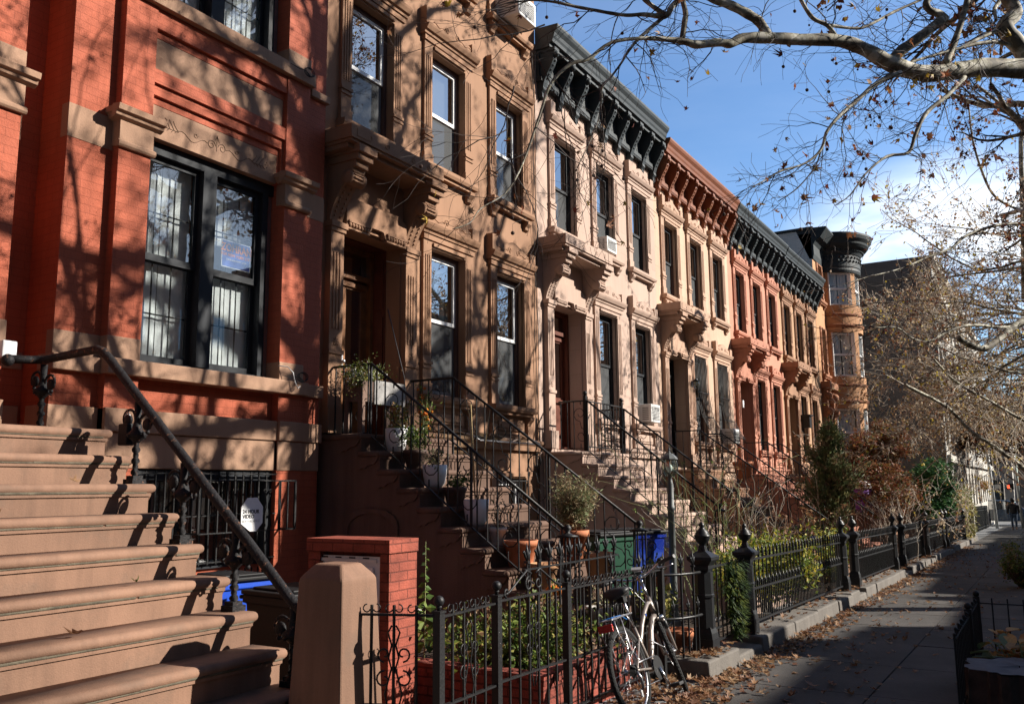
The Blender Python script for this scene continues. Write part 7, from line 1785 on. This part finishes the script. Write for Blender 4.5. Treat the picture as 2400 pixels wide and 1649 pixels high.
# generic crown for the street trees out of the frame (they throw the branch shadows)
def crown(seed, dens=1., low=5.4):
    C = Tree(seed); q = C.q; C.leafp = .14; C.seedp = .04; C.lsz = .09
    C.big.tube([(0, 0, -.6), (.03, .02, 2), (0, 0, 4.2), (.15, .1, 6.5), (.1, .2, 10), (.2, .2, 14)], [.32, .26, .22, .17, .10, .04], 12)
    n = int(12 * dens)
    for i in range(n):
        a = 2 * pi * i / n + q.uniform(-.3, .3); z = 5.0 + 8.0 * i / n; up = .35 + .5 * i / n
        C.twig(Vector((0, 0, z)), Vector((math.cos(a), math.sin(a), up)).normalized(), q.uniform(3.6, 5.2) * (1 - .3 * i / n), .12 - .05 * i / n, 4, .005, .14, 5)
    return C
CR = crown(201); c0 = CR.build('plane_tree', 'second plane tree at the kerb beyond the near one', (0, 0, 0), group='street trees along the kerb', local=True)
c0.location = (17.2, -1.9, zg(17)); c0.rotation_euler = (0, 0, .4)
for (x, y, rz, s, lab) in ((41, -1.7, 4.0, .95, 'fourth plane tree along the kerb toward the corner'), (48.5, -1.7, 5.2, 1.0, 'fifth plane tree along the kerb toward the corner'),
                      (57, -1.6, 1.0, 1.05, 'sixth plane tree along the kerb toward the corner'), (64, -1.4, 3.0, 1.05, 'plane tree nearest the traffic signals')):
    dup(c0, (x, y, zg(x)), rz, lab, scale=s)
for (x, rz, s, lab) in ((.8, 5.5, .85, 'plane tree across the street behind the camera side'), (6.2, 2.9, .9, 'plane tree across the street opposite the wide stoop')):
    dup(c0, (x, -12.2, zg(x)), rz, lab, scale=s)
# far leafy tree: sunlit paleness put into the twig colour, thick with dead leaves
F2 = Tree(301); F2.rmin = .0038; F2.leafp = .28; F2.seedp = .06; F2.lsz = .062
F2.big.tube([(24.6, -1.75, -1), (24.5, -1.7, 2.5), (24.3, -1.5, 5), (24.2, -1.4, 9)], [.26, .2, .17, .08], 10)
F2.limb([(24.4, -1.6, 3.6, .12), (22.0, -1.0, 4.9, .10)] + LIMBS['L12'], .28, 1.4, 1, 6, r0=.010)
F2.limb([(24.3, -1.5, 5.2, .09), (22.3, -1.1, 6.6, .05)] + LIMBS['L13'], .22, 1.3, 1, 6, r0=.009)
F2.limb(LIMBS['L12b'], .16, 1.3, 1, 6, r0=.009)
F2.limb([(24.3, -1.5, 6.2, .10), (22.5, -1.2, 7.3, .07)] + LIMBS['L17'], .3, 1.4, 1, 5, r0=.009)
F2.build('plane_tree', 'plane tree with dark bending limbs over the middle of the sidewalk', (24.5, -1.7, zg(24.5)), leafm='leaf_hang')
F3 = Tree(302); F3.rmin = .0045; F3.leafp = .40; F3.seedp = .05; F3.lsz = .075
F3.big.tube([(28.6, -1.75, -1), (28.4, -1.7, 1.0), (28.2, -1.5, 4), (28, -1.4, 9)], [.24, .18, .15, .07], 10)
F3.limb([(28.4, -1.7, .9, .09), (25.5, -.8, .95, .07)] + LIMBS['L14'], .4, 1.0, 1, 4, r0=.012)
F3.limb([(28.3, -1.6, 1.8, .08), (25.8, -.9, 2.2, .055)] + LIMBS['L15'], .3, 1.2, 1, 5, r0=.012)
F3.limb([(28.2, -1.5, 5.0, .08), (26, -1.0, 6.6, .05)] + LIMBS['L16'], .35, 1.6, 1, 5, r0=.010)
F3.limb([(28.1, -1.4, 6.0, .09), (25.5, -.9, 9.8, .06)] + LIMBS['L18'][:3], .4, 1.6, 1, 5, r0=.010)
q = random.Random(303)
for i in range(30):
    x = q.uniform(22.0, 30); z0 = q.uniform(3.7, 7.0); y0 = q.uniform(-1.2, .3)
    F3.twig(Vector((x, y0, z0)), Vector((q.uniform(-.6, .3), 1.0, q.uniform(-.25, .28))).normalized(), q.uniform(2.8, 4.6), .035, 3, -.01, .14, 6)
F3.build('plane_tree', 'sunlit plane tree thick with dead leaves hiding the grey building', (28.5, -1.7, zg(28.5)), leafm='leaf_pale', twm='twig_pale', bigm='plane_bark')
# ================================================================= sky, sun, camera
EL, AZ = 29.0, 32.0       # sun: toward +X, -Y
az = rad(AZ); el = rad(EL)
sd = Vector((math.cos(el) * math.sin(az), -math.cos(el) * math.cos(az), math.sin(el)))
w = bpy.data.worlds.new('World'); scene.world = w; w.use_nodes = True; nt = w.node_tree; N, L = nt.nodes, nt.links; N.clear()
out = N.new('ShaderNodeOutputWorld'); bg = N.new('ShaderNodeBackground'); sky = N.new('ShaderNodeTexSky'); sky.sky_type = 'NISHITA'; sky.sun_disc = False
sky.sun_elevation = el; sky.sun_rotation = math.atan2(sd.x, sd.y); sky.altitude = 30; sky.air_density = 1.0; sky.dust_density = .6; sky.ozone_density = 3.5
tc = N.new('ShaderNodeTexCoord'); nv = N.new('ShaderNodeVectorMath'); nv.operation = 'NORMALIZE'; L.new(tc.outputs['Generated'], nv.inputs[0])
n1 = _noise(nt, _map(nt, nv.outputs[0], (1.6, 1.6, 6.5)), 1.7, 6, .55)
dt = N.new('ShaderNodeVectorMath'); dt.operation = 'DOT_PRODUCT'; sq = N.new('ShaderNodeVectorMath'); sq.operation = 'NORMALIZE'; L.new(_map(nt, nv.outputs[0], (1, 1, 2.3)), sq.inputs[0]); L.new(sq.outputs[0], dt.inputs[0]); dt.inputs[1].default_value = Vector((.96, .05, .235 * 2.3)).normalized()
foc = _ramp(nt, dt.outputs['Value'], [(.986, 0), (.9975, .8)])
ml = N.new('ShaderNodeMath'); ml.operation = 'MULTIPLY'; L.new(foc, ml.inputs[0]); L.new(_ramp(nt, n1, [(.34, 0), (.56, 1)]), ml.inputs[1])
thin = N.new('ShaderNodeMath'); thin.operation = 'MULTIPLY'; thin.inputs[1].default_value = .05; L.new(_ramp(nt, n1, [(.42, 0), (.75, 1)]), thin.inputs[0])
mxx = N.new('ShaderNodeMath'); mxx.operation = 'MAXIMUM'; L.new(ml.outputs[0], mxx.inputs[0]); L.new(thin.outputs[0], mxx.inputs[1])
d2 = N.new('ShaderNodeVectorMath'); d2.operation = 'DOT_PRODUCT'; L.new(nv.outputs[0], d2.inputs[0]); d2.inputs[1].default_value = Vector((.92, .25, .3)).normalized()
c = _mix(nt, 1.0, sky.outputs[0], _ramp(nt, d2.outputs['Value'], [(.0, (.20, .20, .21)), (.9, (.78, .90, 1.0))]), 'MULTIPLY')  # added direction factor: sky colour dimmed behind camera to deepen shade, lifted ahead
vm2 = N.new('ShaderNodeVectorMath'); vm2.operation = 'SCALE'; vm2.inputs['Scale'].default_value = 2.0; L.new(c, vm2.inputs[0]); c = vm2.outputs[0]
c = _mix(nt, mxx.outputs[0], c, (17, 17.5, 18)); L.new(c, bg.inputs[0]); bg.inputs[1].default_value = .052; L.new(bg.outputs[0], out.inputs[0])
sl = bpy.data.lights.new('sun', 'SUN'); sl.energy = 5.0; sl.angle = rad(.45); sl.color = (1.0, .93, .83); so = bpy.data.objects.new('sun', sl); COL.objects.link(so); so.rotation_euler = sd.to_track_quat('Z', 'Y').to_euler()
cd = bpy.data.cameras.new('camera'); cam = bpy.data.objects.new('camera', cd); COL.objects.link(cam); scene.camera = cam
cd.sensor_width = 36; cd.sensor_fit = 'HORIZONTAL'; cd.lens = 2070 / 2400 * 36; cd.clip_end = 1500; cd.clip_start = .05
yaw, pit, roll = rad(31.0), rad(8.7), rad(-.52)
f = Vector((math.cos(pit) * math.cos(yaw), math.cos(pit) * math.sin(yaw), math.sin(pit))); r = Vector((math.sin(yaw), -math.cos(yaw), 0)); u = r.cross(f)
r2 = r * math.cos(roll) + u * math.sin(roll); u2 = -r * math.sin(roll) + u * math.cos(roll)
cam.matrix_world = Matrix(((r2.x, u2.x, -f.x, 0), (r2.y, u2.y, -f.y, 0), (r2.z, u2.z, -f.z, 1.6), (0, 0, 0, 1)))
scene.view_settings.view_transform = 'Standard'; scene.view_settings.look = 'None'; scene.view_settings.exposure = 1.0; scene.view_settings.gamma = 1
scene.render.engine = 'CYCLES'; scene.cycles.max_bounces = 7; scene.cycles.transparent_max_bounces = 12; scene.cycles.use_denoising = True
